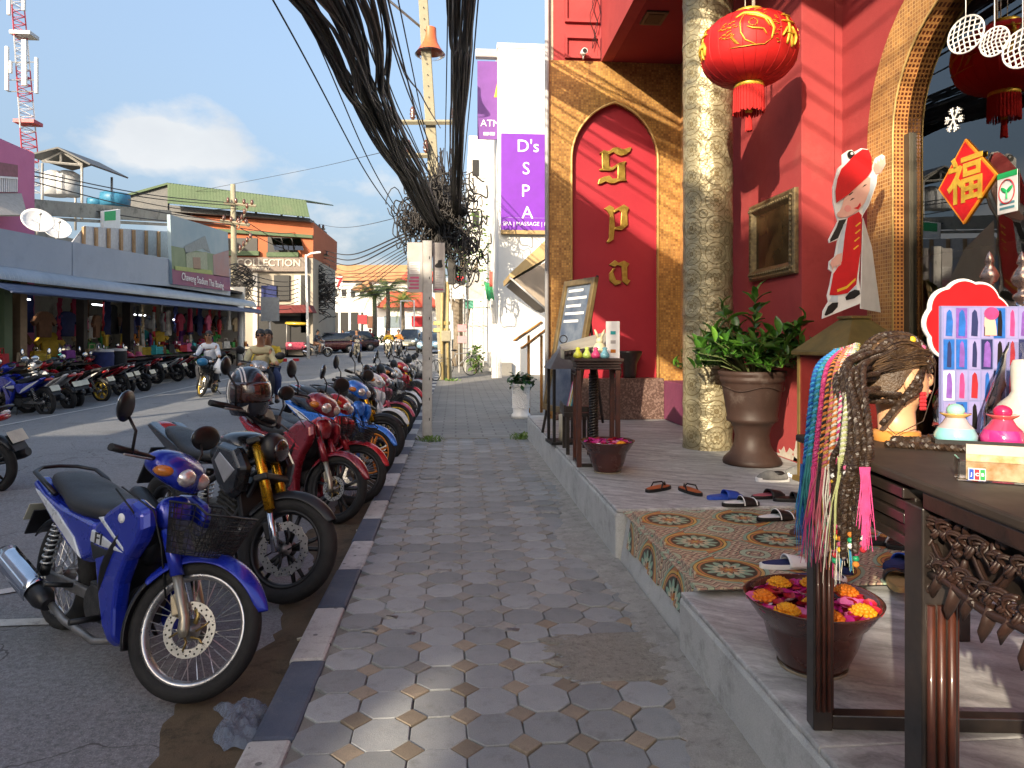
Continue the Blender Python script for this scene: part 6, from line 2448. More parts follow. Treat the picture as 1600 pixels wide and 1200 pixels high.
text('lettering','COLLECTION',.62,mk('sign_cream',(0.5,0.46,0.38),.5),frame(q,(1,0,0),(0,0,1)),hall,.03,off=.01,sx=1.05)
q=cp(408,420,YC-.22)
text('lettering','GEMS JEWELRY'[5:],.28,mk('sign_cream',(0.5,0.46,0.38),.5),frame(q,(1,0,0),(0,0,1)),hall,.02,off=.005)
for(xa,xb_,ya,yb,m_)in((395,402,426,540,FAC),(428,452,430,470,BLACK),(460,470,430,480,FAC),(470,482,430,520,BLACK),(408,432,446,466,CLOTH['navy']),(404,480,494,545,BLACK)):
 plate(hall,'window' if m_ is BLACK else('banner' if m_ is CLOTH['navy']else 'pilaster'),[(xa,ya),(xb_,ya),(xb_,yb),(xa,yb)],YC-.05-(.1 if m_ is CLOTH['navy']else 0),.14,m_)
plate(hall,'shop_awning',[(402,478),(482,476),(488,488),(398,490)],YC-1.5,1.5,mk('maroon_awning',(0.16,0.03,0.03),.8))
rf=thing('green_roofed_shed','open roof storey with a ribbed green sheet roof above the orange house','roof',tuple(cp(340,330)))
b=MB()
rows=[]
for j,(y_,dz)in enumerate(((YC-1,0),(YC+9,1.6))):
 row=[]
 for i in range(91):
  px=262+(478-262)*i/90
  p_=cp(px,287+(px-262)*.125,YC-1)
  row.append((p_.x,y_,p_.z+dz+.05*(i%2)))
 rows.append(row)
fr_row=[]
for i in range(91):
 px=262+(484-262)*i/90
 p_=cp(px,318+(px-262)*.098,YC-1.3)
 fr_row.append((p_.x,YC-1.3,p_.z+.03*(i%2)))
rows.insert(0,fr_row)
b.grid(rows,False)
b.build('sheet_roof',GREENR,rf,w=True,fix=False,solid=.04)
plate(rf,'dark_gable',[(196,303),(262,287),(262,330),(360,350),(268,340),(200,325)],YC-.6,.3,ROOFD)
plate(rf,'gable_edge',[(194,304),(262,285),(263,288),(196,307)],YC-.8,.6,GREENR)
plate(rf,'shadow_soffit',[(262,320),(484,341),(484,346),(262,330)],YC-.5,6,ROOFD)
for px in(300,350,400,440,466,474):
 b=MB()
 p_,q_=cp(px,330,YC+.3),cp(px,352,YC+.3)
 b.tube([p_,q_],.08,6)
 b.build('post',STEEL,rf,w=True)
def fpole(px,py0,py1,y,r_,lab,arms=(),name='utility_pole',cat='utility pole',mat=CONC):
 a_,c_=PY(px,py1,y),PY(px-4,py0,y)
 a_.z=zr(y)
 t=thing(name,lab,cat,tuple(a_))
 b=MB()
 b.tube([a_,c_],[r_,r_*.65],8)
 b.build('shaft',mat,t,w=True)
 for(x0_,ya_,x1_,yb_,rr_)in arms:
  b=MB()
  p_,q_=PY(x0_,ya_,y-.3),PY(x1_,yb_,y-.3)
  b.tube([p_,q_],rr_,4)
  b.build('cross_arm',mat,t,w=True)
  for k in range(4):
   q=p_.lerp(q_,(k+.5)/4)
   b=MB()
   b.ball(q+Vector((0,0,.16)),(.09,.09,.16),8,6)
   b.build('insulator',INS,t,w=True)
 return t
fpole(368,288,545,38,.2,'concrete utility pole with brown insulators in front of the orange house',[(344,345,390,352,.09),(350,317,400,322,.07),(372,357,388,322,.04),(373,395,394,370,.04)])
fpole(492,345,540,50,.2,'slim utility pole at the right corner of the orange house',[(484,356,508,358,.06),(486,398,514,400,.06)])
fpole(482,398,548,41,.09,'pale street lamp post with a short curved arm at the corner',[],'street_lamp','street lamp',WWALL)
fpole(424,466,560,30,.06,'thin grey post holding a small square traffic sign',[],'traffic_sign','traffic sign',STEEL)
q=PY(422,483,29.9)
o=bpy.data.objects[[x.name for x in bpy.data.objects if x.name.startswith('traffic_sign')][0]]
MB().box(q,(.75,.03,1.0)).build('panel',mk('sign_back_blue',(.16,.18,.2),.5),o,w=True)
o=[x for x in bpy.data.objects if x.name.startswith('street_lamp')][0]
b=MB()
b.tube([PY(479,400,41),PY(486,396,41),PY(500,394,40)],.06,6)
b.build('arm',WWALL,o,w=True)
for i in range(9):
 a_=pol(640-i*.6,362+i*5+(0 if i<3 else 4),YP)
 c_=PY(508-i*1.2,392+i*5.5,50)
 o=cable([a_,a_.lerp(c_,.5)+Vector((0,0,-.5-.1*i)),c_],.014 if i>2 else.028).build('street_cable',CABLE,fix=False)
 tag(o,'black cable slung across the street from the leaning pole to the far corner','cable','cables slung across the street')
 o['label']='black cable slung from the leaning pole to the far corner, %s from the top'%ORDS[i]
for i,(pa,pb_,ya,yb)in enumerate((((-10,255),(372,318),24,38),((-10,262),(372,322),24,38),((-10,268),(368,348),24,38),((-10,300),(366,352),24,38),((200,312),(372,326),34,38),((360,330),(490,400),38,50),((362,350),(492,402),38,50),((372,356),(494,360),38,50))):
 a_,c_=PY(pa[0],pa[1],ya),PY(pb_[0],pb_[1],yb)
 o=cable([a_,a_.lerp(c_,.5)+Vector((0,0,-.25)),c_],.022).build('street_cable',CABLE,fix=False)
 tag(o,'thin black cable crossing above the left hand roofs to the far poles','cable','cables above the left roofs')
 o['label']='thin black cable above the left hand roofs, %s from the left'%ORDS[i]
o=cable([PY(300,300,45),PY(480,265,42),pol(610,235,YP)],.012,n=20).build('street_cable',CABLE,fix=False)
tag(o,'faint single cable rising across the clouds to the tall pole','cable')
o=cable([PY(500,350,50),pol(628,338,YP)],.012,.3).build('street_cable',CABLE,fix=False)
tag(o,'faint single cable level with the orange house roof','cable')
b=MB()
for(cx_,cy_,y_,n_,rr_)in((375,445,37.5,46,7),(490,450,48,60,9),(508,462,48,40,7)):
 for k in range(n_):
  c=PY(rnd.gauss(cx_,rr_),rnd.gauss(cy_,16),y_)
  th=rnd.uniform(0,6.3)
  r_=rnd.uniform(.2,.7)
  pts=[c+Vector((r_*math.cos(a+th),.1*math.sin(2*a),r_*.7*math.sin(a)+.2*math.cos(th)))for a in[5.2*i/10 for i in range(11)]]
  b.tube(pts,rnd.uniform(.016,.035),4)
o=b.build('cable_tangle',CABLE,fix=False)
tag(o,'black cable coils hung on the two far poles before the corner house','cables')
o['kind']='stuff'
for i in range(7):
 a_,c_=PY(372,425+i*8,38),PY(500,430+i*6.5,49)
 d_=PY(640,425+i*5,60)
 o=cable([a_,a_.lerp(c_,.5)+Vector((0,0,-.5)),c_,d_],.024).build('street_cable',CABLE,fix=False)
 tag(o,'black cable sagging low in front of the corner house','cable','cables before the corner house')
 o['label']='black cable sagging low before the corner house, %s from the top'%ORDS[i]
YE=84.0
def ep(px,py,y=YE):
 return PY(px,py,y)
def eplate(parent,nm,pts,y,t,mat):
 b=MB()
 b.prism([(ep(px,py,y).x,ep(px,py,y).z)for px,py in pts],y,y+t,'XZ')
 return b.build(nm,mat,parent,w=True)
ROOFR=mk('red_tile_roof',(0.42,0.06,0.04),.7,c2=(0.5,0.09,0.05),sc=1)
ROOFO=mk('orange_tile_roof',(0.36,0.17,0.08),.75,c2=(0.42,0.24,0.12),sc=1)
t=thing('white_house','white house with a brown tiled roof at the far end of the street','house',tuple(ep(560,540)))
eplate(t,'wall',[(512,440),(640,440),(640,545),(512,545)],YE,8,WWALL)
eplate(t,'roof',[(522,414),(636,414),(650,440),(510,438)],YE-.6,6,ROOFO)
for k in range(5):
 eplate(t,'window',[(520+14*k,452),(527+14*k,452),(527+14*k,463),(520+14*k,463)],YE-.05,.049,BLACK)
 eplate(t,'shop_front',[(516+16*k,488),(528+16*k,488),(528+16*k,520),(516+16*k,520)],YE-.05,.049,BLACK)
t=thing('corner_shop','small shop with a red tiled roof and white front beside the palms','shop',tuple(ep(610,540,76)))
eplate(t,'wall',[(568,478),(690,478),(690,545),(568,545)],76,5,WWALL)
eplate(t,'roof',[(610,455),(668,455),(690,480),(588,480)],75,4,ROOFR)
eplate(t,'roof',[(640,420),(690,426),(690,440),(624,436)],79,4,ROOFR)
eplate(t,'roof',[(548,452),(575,438),(580,454)],77,4,ROOFO)
eplate(t,'shop_window',[(600,494),(624,494),(624,512),(600,512)],75.9,.09,mk('shop_glass',(.2,.25,.28),.2))
eplate(t,'red_panel',[(559,492),(573,492),(573,506),(559,506)],75.8,.19,REDP)
eplate(t,'red_panel',[(643,494),(660,494),(660,510),(643,510)],75.8,.19,REDP)
eplate(t,'door',[(574,494),(584,494),(584,512),(574,512)],75.85,.14,mk('brown_door',(.15,.06,.03),.6))
t=thing('shop_number_sign','white sign with a red number seven on the far white house','sign',tuple(ep(529,443,70)))
eplate(t,'panel',[(518,432),(535,432),(535,452),(518,452)],70,.1,WHITEP)
text('lettering','7',1.3,REDP,frame(ep(530,442,69.98),(1,0,0),(0,0,1)),t,.01,off=.05)
t=thing('goal_frame','empty white rectangular frame standing before the red roofed shop','frame',tuple(ep(635,520,66)))  # plain empty white frame of unknown use
for pts in([(625,469),(648,469),(648,471),(625,471)],[(625,471),(627,471),(627,520),(625,520)],[(646,471),(648,471),(648,520),(646,520)]):
 eplate(t,'bar',pts,66,.15,WHITEP)
PALM=mk('palm_leaf',(0.13,0.19,0.04),.55,c2=(0.24,0.27,0.07),sc=2)
def palm(px,py0,py1,y,lab,seed):
 rr=random.Random(seed)
 a_=ep(px,py1,y)
 a_.z=zr(y)
 c_=ep(px+1,py0,y)
 t=thing('palm_tree',lab,'palm tree',tuple(a_))
 b=MB()
 b.tube([a_,a_.lerp(c_,.5)+Vector((.08,0,0)),c_],[.28,.2,.17],8)
 b.build('trunk',BARK,t,w=True)
 b=MB()
 for k in range(26):
  az=rr.uniform(0,6.28)
  el=rr.uniform(-.3,1.1)
  L_=rr.uniform(2.0,3.0)
  pts=[]
  for i in range(8):
   s_=L_*i/7
   pts.append(c_+Vector((math.cos(az)*s_*math.cos(el),math.sin(az)*s_*math.cos(el),s_*math.sin(el)-.16*s_*s_)))
  for i in range(7):
   d_=(pts[i+1]-pts[i])
   sd=Vector((-d_.y,d_.x,0)).normalized()
   for q_ in range(3):
    p_=pts[i].lerp(pts[i+1],q_/3)
    for s_ in(-1,1):
     tip=p_+sd*s_*.55*(1-i/9)+d_.normalized()*.3+Vector((0,0,-.25))
     b.add([p_,p_+d_*.22,tip],[(0,1,2)])
 b.build('frond',PALM,t,w=True,fix=False)
palm(584,462,540,62,'small palm tree with a pale trunk, left of the two at the far end',1)
palm(605,452,540,66,'taller palm tree, right of the two at the far end',2)
palm(628,470,540,72,'short palm partly hidden behind the white empty frame',3)
t=thing('low_hedge','low sunlit hedge strip at the foot of the palms','hedge',tuple(ep(590,535,60)))
bushy(t,(0,0,.25),(3.4,.4,.35),900,.25,LEAF2,9)
t=thing('shophouse_row','distant pale shophouse row closing the street behind the far trees','building',tuple(ep(560,540,120)))
for k in range(6):
 eplate(t,'wall',[(430+48*k,452-9*(k%3)),(476+48*k,452-9*(k%3)),(476+48*k,545),(430+48*k,545)],120+.3*k,8,[FAC,WWALL,mk('pale_blue_wall',(.4,.46,.5),.8)][k%3])
t=thing('right_shop_row','row of low shop fronts along the far right pavement','building',(5.5,45,.5))
MB().bx(3.6,9,44.2,75,0,5.2).build('wall',FAC,t,w=True)
for k in range(5):
 MB().bx(3.3,3.598,45+6*k,49.5+6*k,.6,3.6).build('shop_front',BLACK,t,w=True)
MB().bx(2.2,3.59,44.2,75,3.9,4.05).build('canopy',CANV,t,w=True)
# ================================================================== bikes on the left, traffic, people
GL='motorbikes parked nose in along the far left kerb'
def zroad(x,y):
 return zr(y)+0.10*max(0,1-((x+4.9)/4.3)**2)
left=[(bikeC,72,650,'blue and white motorbike with decals on its tail, nearest of the left kerb row',cm(P_BLUE,P_WHITE,R_BLACK)),(bikeD,108,640,'white scooter wedged behind the blue and white bike, left kerb',cm(P_WHITE,P_GREY,R_BLACK)),(bikeC,160,630,'black underbone motorbike with long white side stripes, left kerb',cm(P_BLACK,P_WHITE,R_GOLD)),(bikeC,190,622,'black motorbike with a red tail beside the white striped one',cm(P_RED,P_BLACK,R_BLACK)),(bikeD,226,616,'black scooter with a grey engine cover, left kerb',cm(P_BLACK,P_GREY,R_BLACK)),(bikeC,278,602,'white and black motorbike parked left of the rider in white',cm(P_WHITE,P_BLACK,R_BLACK)),(bikeD,300,598,'red scooter half hidden behind the rider in white',cm(P_RED,P_WHITE,R_BLACK)),(bikeD,318,592,'green scooter by the shop front near the white pillar',cm(P_GREEN,P_WHITE,R_BLACK)),(bikeC,345,586,'dark motorbike at the foot of the white pillar',cm(P_GREY,P_BLACK,R_WHITE)),(bikeC,358,581,'red motorbike at the far end of the left kerb row',cm(P_RED,P_BLACK,R_WHITE)),]
def place_rear(o,x,y,heading,wb,tilt,z):
 place(o,(x+math.cos(heading)*wb,y+math.sin(heading)*wb),heading,wb,tilt,z)
for(src,px,py,lab,cmap)in left:
 g=G(px,py)
 o=copy_tree(src,None,cmap,IDX)
 o['label']=lab
 o['group']=GL
 place_rear(o,g.x,g.y,R(158+rnd.uniform(-4,4)),1.22,.1,zr(g.y))
extra=[(90,606,P_RED,bikeC,'red tailed motorbike deeper in the left row behind the white striped one'),(150,600,P_WHITE,bikeD,'white scooter deeper in the left row below the shop table'),(205,592,P_GREEN,bikeC,'green motorbike deeper in the left row near the drums'),(245,588,P_BLACK,bikeD,'black scooter deeper in the left row right of the drums'),(20,618,P_GREY,bikeD,'grey scooter deeper in the left row at the picture edge')]
for(px,py,pt_,src,lab)in extra:
 g=G(px,py)
 o=copy_tree(src,None,cm(pt_,P_BLACK,R_BLACK),IDX)
 o['label']=lab
 o['group']=GL
 place_rear(o,g.x,g.y,R(165+rnd.uniform(-8,8)),1.22,.1,zr(g.y)+.1)
for k,(px,py,pt_,nm)in enumerate(((52,646,P_GREY,'grey'),(128,637,P_RED,'red'),(140,612,P_MAROON,'maroon'),(206,619,P_WHITE,'white'),(250,609,P_RED,'bright red'),(262,598,P_SKY,'sky blue'),(180,604,P_PINK,'pink'),(232,600,P_WHITE,'pale'),(60,615,P_BLUE,'deep blue'),(115,612,P_GREEN,'bright green'))):
 g=G(px,py)
 o=copy_tree((bikeC,bikeD)[k%2],None,cm(pt_,(P_BLACK,P_WHITE)[k%2],R_BLACK),IDX)
 o['label']=nm+' '+('motorbike','scooter')[k%2]+' squeezed into the packed left kerb row'
 o['group']=GL
 place_rear(o,g.x-.1,g.y,R(160+rnd.uniform(-9,9)),1.22,.1,zr(g.y)+(.08 if py<616 else 0))
g=G(6,782)
o=copy_tree(bikeC,None,cm(P_WHITE,P_GREY,R_BLACK),IDX)
o['label']='white tailed motorbike cut off by the left picture edge on the near road'
o['group']='motorbikes in the road'
place_rear(o,g.x-.12,g.y,R(172),1.22,.1,.06)
g=G(668,664)
place(bikeC,(-.95,16.6),R(-42),1.22,.1,.01)
bikeC['label']='silver and black motorbike beyond the utility pole on the right kerb'
bikeC['group']=GRP
recolour(bikeC,cm(mk('paint_silver',(.4,.4,.41),.3,.5),P_BLACK,R_BLACK))
place(bikeD,(-1.0,17.6),R(-45),1.22,.1,.02)
bikeD['label']='cream scooter last in the right kerb row beyond the pole'
bikeD['group']=GRP
recolour(bikeD,cm(mk('paint_cream',(.5,.45,.33),.3,0),P_BLACK,R_BLACK))
SKIN=mk('skin_tan',(0.36,0.19,0.11),.55,c2=(0.30,0.15,0.085),sc=6,sss=.08)
HAIR=mk('black_hair',(0.012,0.01,0.009),.55,c2=(.02,.017,.015),sc=20)
def skinmesh(name,verts,edges,radii,mat,parent,sub=2,root=0):
 me=bpy.data.meshes.new(name)
 me.from_pydata(verts,edges,[])
 me.materials.append(mat)
 o=bpy.data.objects.new(name,me)
 COL.objects.link(o)
 o.parent=parent
 md=o.modifiers.new('skin','SKIN')
 md.use_smooth_shade=True
 sv=me.skin_vertices[0].data
 for i,r_ in enumerate(radii):
  sv[i].radius=r_ if isinstance(r_,tuple)else(r_,r_)
  sv[i].use_root=(i==root)
 m2=o.modifiers.new('sub','SUBSURF')
 m2.levels=sub
 m2.render_levels=sub
 return o
def rider(name_label,loc,heading,shirt,trousers,glasses=True,hair=HAIR,lean_=0.0,back=0.0,sleeves=True,long_hair=False,bag=None,helmet=None,hands=None):
 p=thing('person',name_label,'person',loc,heading,'riders on motorbikes')
 dx=-back
 hz=.80
 V_,E_,Rr=[],[],[]
 def v(x,y,z,r_):
  V_.append((x+dx,y,z))
  Rr.append(r_)
  return len(V_)-1
 pel=v(-.16,0,hz+.03,(.15,.12))
 belly=v(-.13,0,hz+.18,(.11,.085))
 chest=v(-.08+lean_,0,hz+.38,(.10,.075))
 up=v(-.05+lean_,0,hz+.48,(.068,.052))
 neck=v(-.02+lean_,0,hz+.56,.055)
 jaw=v(.02+lean_,0,hz+.63,(.07,.078))
 skull=v(.02+lean_,0,hz+.72,(.08,.098))
 crown=v(.01+lean_,0,hz+.80,(.055,.065))
 E_+=[(pel,belly),(belly,chest),(chest,up),(up,neck),(neck,jaw),(jaw,skull),(skull,crown)]
 arm_pts,leg_pts=[],[]
 for s in(-1,1):
  sh=v(-.05+lean_,s*.17,hz+.45,.05)
  el=v(.09+lean_,s*.25,hz+.24,.045)
  wr=v(.27+back*.5,s*.31 if back<.2 else s*.14,hz+.20,.031)
  kn=v(.035+lean_*0+.0,s*.0+s*.31,0,.03)if False else None
  ha=v(.33+back*.5,s*.33 if back<.2 else s*.12,hz+.205,(.036,.028))
  E_+=[(up,sh),(sh,el),(el,wr),(wr,ha)]
  arm_pts.append((sh,el,wr))
  for q in range(4):
   f1=v(.365+back*.5,(s*.33 if back<.2 else s*.12)+(q-1.5)*.017,hz+.19,.009)
   f2=v(.355+back*.5,(s*.33 if back<.2 else s*.12)+(q-1.5)*.016,hz+.16,.008)
   E_+=[(ha,f1),(f1,f2)]
  hip=v(-.10,s*.09,hz+.0,.092)
  kn=v(.24,s*.20,hz-.06,.066)
  an=v(.12,s*.18,.33,.042)
  to=v(.27,s*.19,.27,(.042,.028))
  E_+=[(pel,hip),(hip,kn),(kn,an),(an,to)]
  leg_pts.append((hip,kn,an,to))
 body=skinmesh('body',V_,E_,Rr,SKIN,p)
 def scale(r_,k):
  return tuple(a*k for a in r_)if isinstance(r_,tuple)else r_*k
 sv_,se_,sr_=[V_[pel],V_[belly],V_[chest],V_[up]],[(0,1),(1,2),(2,3)],[scale(Rr[pel],1.12),scale(Rr[belly],1.4),scale(Rr[chest],1.75),scale(Rr[up],1.9)]
 sv_.append(tuple(Vector(V_[up]).lerp(Vector(V_[neck]),.55)))
 sr_.append((.078,.07))
 se_.append((3,4))
 for(sh,el,wr)in arm_pts:
  i=len(sv_)
  sv_.append(V_[sh])
  sr_.append(.080)
  end=Vector(V_[el])
  sv_.append(tuple(end))
  sr_.append(.062)
  se_+=[(3,i),(i,i+1)]
  if sleeves:
   sv_.append(tuple(Vector(V_[el]).lerp(Vector(V_[wr]),.9)))
   sr_.append(.048)
   se_.append((i+1,i+2))
 skinmesh('shirt',sv_,se_,sr_,shirt,p)
 tv,te,tr3=[V_[pel]],[],[scale(Rr[pel],1.1)]
 for(hip,kn,an,to)in leg_pts:
  i=len(tv)
  tv+=[V_[hip],V_[kn],tuple(Vector(V_[kn]).lerp(Vector(V_[an]),.93))]
  tr3+=[.108,.086,.068]
  te+=[(0,i),(i,i+1),(i+1,i+2)]
 skinmesh('trousers',tv,te,tr3,trousers,p)
 for(hip,kn,an,to)in leg_pts:
  b=MB()
  q=Vector(V_[to])
  b.ball(q+Vector((-.05,0,-.01)),(.13,.05,.045),10,6)
  b.build('shoe',BLACK,p)
 hc=Vector(V_[skull])
 if helmet:
  b=MB()
  b.ball(hc+Vector((-.01,0,.025)),(.145,.125,.135),16,10)
  b.build('helmet',helmet,p)
  b=MB()
  b.ball(hc+Vector((.05,0,-.01)),(.09,.09,.06),12,8)
  b.build('face_opening',SKIN,p)
 else:
  b=MB()
  rows=[]
  for i in range(8):
   th=PI/2*(1-i/7)
   rows.append([hc+Vector((-.018+.112*math.cos(th)*math.cos(a)-.01,.096*math.cos(th)*math.sin(a),.035+.095*math.sin(th)-(.09 if math.cos(a)<.25 else 0)*(i/7)))for a in[2*PI*k/20 for k in range(20)]])
  b.grid(rows,True,True)
  b.build('hair',hair,p)
  if long_hair:
   b=MB()
   b.tube([hc+Vector((-.06,0,.05)),hc+Vector((-.11,0,-.1)),hc+Vector((-.12,0,-.28))],[.09,.085,.03],10)
   b.build('hair',hair,p)
 b=MB()
 b.ball(hc+Vector((.096,0,-.03)),(.02,.014,.022),8,6)
 b.build('nose',SKIN,p)
 for s in(-1,1):
  b=MB()
  b.ball(hc+Vector((.0,s*.082,-.02)),(.02,.012,.032),8,6)
  b.build('ear',SKIN,p)
 b=MB()
 b.ball(hc+Vector((.082,0,-.078)),(.012,.026,.006),8,5)
 b.build('mouth',mk('lips',(0.25,0.08,0.06),.5),p)
 if glasses:
  for s in(-1,1):
   b=MB()
   b.ball(hc+Vector((.083,s*.036,.002)),(.014,.029,.021),10,6)
   b.build('sunglass_lens',BLACK,p)
 else:
  for s in(-1,1):
   b=MB()
   b.ball(hc+Vector((.085,s*.033,.004)),(.008,.014,.008),8,5)
   b.build('eye',BLACK,p)
 return p
def ride(src,cmap,gx_,gy_,heading,bikelab,plab,shirt,trousers,wb=1.22,**kw):
 z=zroad(gx_,gy_)
 o=copy_tree(src,None,cmap,IDX)
 o['label']=bikelab
 o['group']='motorbikes ridden in the road'
 place(o,(gx_,gy_),heading,wb,0.0,z)
 c=o.location
 return o,rider(plab,(c.x,c.y,z),heading,shirt,trousers,**kw)
SHW=mk('shirt_white',(0.62,0.64,0.68),.85,c2=(.54,.56,.6),sc=9)
SHY=mk('shirt_cream',(0.52,0.46,0.27),.85,c2=(.46,.4,.23),sc=9)
SHM=mk('shirt_mustard',(0.55,0.38,0.03),.8,c2=(.48,.32,.02),sc=8)
SHB=mk('shirt_dark',(0.03,0.035,0.055),.85)
SHR=CLOTH['red']
TRD=mk('trousers_dark',(0.02,0.022,0.03),.85,c2=(.03,.032,.04),sc=9)
TRB=mk('trousers_blue',(0.03,0.05,0.13),.85,c2=(.04,.06,.15),sc=9)
g=G(317,622,.09)
o,p=ride(bikeA,cm(P_BLACK,P_BLACK,R_GOLD),g.x,g.y,R(-84),'dark moped with front basket ridden by the man in white','man in a white shirt and sunglasses riding a dark moped towards the viewer',SHW,TRD)
bg_=thing('plastic_bag','white carrier bag hanging from the rider in white','bag',(g.x+.3,g.y+.25,.78))
b=MB()
b.lathe([(.02,.28),(.05,.2),(.12,.1),(.14,.0),(.1,-.08),(0,-.1)],12)
b.build('bag',WHITEP,bg_)
bl=MB()
bl.ball((0,0,0),(.13,.15,.1),14,8)
bl=bl.build('basket_load',mk('blue_load',(.02,.16,.32),.4))
bl.location=(g.x-.02,g.y+.02,.98)
tag(bl,'round blue load in the basket of the dark moped','parcel')
g=G(402,655,.09)
o,p=ride(bikeC,cm(P_WHITE,P_GREY,R_BLACK),g.x,g.y,R(-80),'pale scooter ridden by the man in the cream shirt','man in a cream T-shirt and sunglasses riding close behind the helmet',SHY,TRD)
p2=rider('passenger in a mustard top sitting behind the man in cream',(o.location.x+.10,o.location.y+.02,.09),R(-80),SHM,TRB,glasses=False,back=.34,long_hair=True)
for(src,px,py,d_,hd,bl_,pl2,sh_,tr_c,cmap,kw)in((bikeC,512,548,43,-4,'black moped crossing in front of the maroon car','person in a dark shirt and shorts riding a black moped sideways',SHB,SKIN,cm(P_BLACK,P_GREY,R_BLACK),{}),(bikeD,558,552,40,-80,'white and blue scooter coming down the middle of the road','woman in a black top riding a white and blue scooter',SHB,TRB,cm(P_WHITE,P_SKY,R_BLACK),{'long_hair':True}),(bikeD,576,538,58,-95,'red scooter farther back in the traffic','rider in red on the red scooter farther back',SHR,TRD,cm(P_RED,P_WHITE,R_BLACK),{'helmet':P_RED}),(bikeD,606,552,41,-88,'red scooter with its headlamp lit','rider in a bright yellow shirt on the red scooter',SHM,TRD,cm(P_RED,P_RED,R_BLACK),{'helmet':P_BLACK}),(bikeC,622,551,43,-88,'dark moped beside the red scooter with lit lamp','rider in an orange top beside the rider in yellow',CLOTH['orange'],TRD,cm(P_BLACK,P_GREY,R_BLACK),{}),(bikeD,545,530,66,-92,'small distant scooter near the far shops','distant rider in pink near the far shops',CLOTH['pink'],TRD,cm(P_PINK,P_WHITE,R_BLACK),{}),(bikeC,534,527,72,-92,'small distant moped left of the pink rider','distant rider in yellow near the far shops',CLOTH['yellow'],TRD,cm(P_RED,P_WHITE,R_BLACK),{}),(bikeC,560,524,78,-92,'farthest scooter in the street','farthest rider in the street, dressed in red',SHR,TRD,cm(P_RED,P_WHITE,R_BLACK),{})):
 q=PY(px,530,d_)
 ride(src,cmap,q.x,d_,R(hd),bl_,pl2,sh_,tr_c,glasses=False,**kw)
q=PY(605,530,40.7)
hl=MB()
hl.ball((0,0,0),(.09,.04,.07),10,6)
hl=hl.build('lit_headlamp',mk('lamp_glow',(1,.9,.75),.3,emit=14))
hl.location=(q.x,40.85,zroad(q.x,41)+.92)
tag(hl,'lit white headlamp on the red scooter','headlamp')
def car(lab,px,d_,heading,pm,L_=4.3,Hh=1.42,pickup=False):
 q=PY(px,530,d_)
 t=thing('car',lab,'car',(q.x,d_,zroad(q.x,d_)),heading,'cars in the street')
 GLS=mk('car_glass',(0.02,0.025,0.03),.08,coat=1.0)
 b=MB()
 hw_=.84
 def s_(x,z0,z1,w_,tuck=.06):
  return[Vector((x,-w_+tuck,z0)),Vector((x,w_-tuck,z0)),Vector((x,w_,z0+.18)),Vector((x,w_,z1-.14)),Vector((x,w_-.09,z1)),Vector((x,-w_+.09,z1)),Vector((x,-w_,z1-.14)),Vector((x,-w_,z0+.18))]
 b.loft([s_(-L_/2,.35,.78,.66),s_(-L_/2+.12,.28,.92,.8),s_(-L_*.3,.24,.95,hw_),s_(0,.24,.92,hw_),s_(L_*.25,.24,.88,hw_),s_(L_*.42,.26,.80,.8),s_(L_/2,.34,.64,.64)])
 b.build('body',pm,t,sub=1)
 b=MB()
 def c_(x,z,w_):
  return[Vector((x,-w_,z)),Vector((x,w_,z))]
 xr,xf=(-L_*.40 if not pickup else-.2),L_*.22
 secs=[[Vector((xr,-.78,.9)),Vector((xr,.78,.9)),Vector((xr+.02,.78,.92)),Vector((xr+.02,-.78,.92))],[Vector((xr+.35,-.78,.88)),Vector((xr+.35,.78,.88)),Vector((xr+.45,.6,Hh)),Vector((xr+.45,-.6,Hh))],[Vector((xf-.65,-.78,.88)),Vector((xf-.65,.78,.88)),Vector((xf-.8,.6,Hh)),Vector((xf-.8,-.6,Hh))],[Vector((xf,-.76,.86)),Vector((xf,.76,.86)),Vector((xf-.02,.74,.88)),Vector((xf-.02,-.74,.88))]]
 b.loft(secs)
 b.build('windows',GLS,t,bevel=.03)
 b=MB()
 b.loft([[Vector((x,-.6,Hh-.01)),Vector((x,.6,Hh-.01)),Vector((x,.52,Hh+.035)),Vector((x,-.52,Hh+.035))]for x in(xr+.42,xf-.78)])
 b.build('roof',pm,t,bevel=.02)
 for sx_ in(-1,1):
  for sy_ in(-1,1):
   b=MB()
   b.lathe([(0,-.1),(.19,-.1),(.31,-.09),(.32,0),(.31,.09),(.19,.1),(0,.1)],22,(sx_*L_*.31,sy_*.76,.32),'Y')
   w_=b.build('wheel',TYRE,t)
   b=MB()
   b.lathe([(0,sy_*.105),(.18,sy_*.103),(.19,sy_*.09)],16,(sx_*L_*.31,sy_*.76,.32),'Y')
   b.build('hub_cap',ALU,w_)
 for s in(-1,1):
  b=MB()
  b.ball((L_*.47,s*.56,.66),(.08,.17,.09),10,6)
  b.build('headlight',mk('car_lamp',(.75,.75,.72),.1,coat=1),t)
  b=MB()
  b.ball((-L_*.485,s*.6,.74),(.05,.13,.09),10,6)
  b.build('tail_light',LENSR,t)
  b=MB()
  b.ball((L_*.16,s*.93,.95),(.06,.09,.07),8,6)
  b.build('wing_mirror',pm,t)
 MB().box((L_/2-.02,0,.42),(.06,.9,.14)).build('grille',BLACK,t,bevel=.02)
 MB().box((L_/2+.012,0,.42),(.02,.4,.11)).build('number_plate',PLATE,t)
 return t
car('maroon sedan turning across the street before the corner house',512,50,R(200),paint('dark_maroon',(.09,.012,.012)),4.5)
car('dark brown hatchback close behind the maroon sedan',547,53,R(205),paint('brown',(.06,.02,.018)),4.2,1.5)
car('pale blue sedan facing the viewer, partly behind the sign post',672,50,R(-92),paint('pale_blue',(.25,.42,.55)),4.4,1.5)
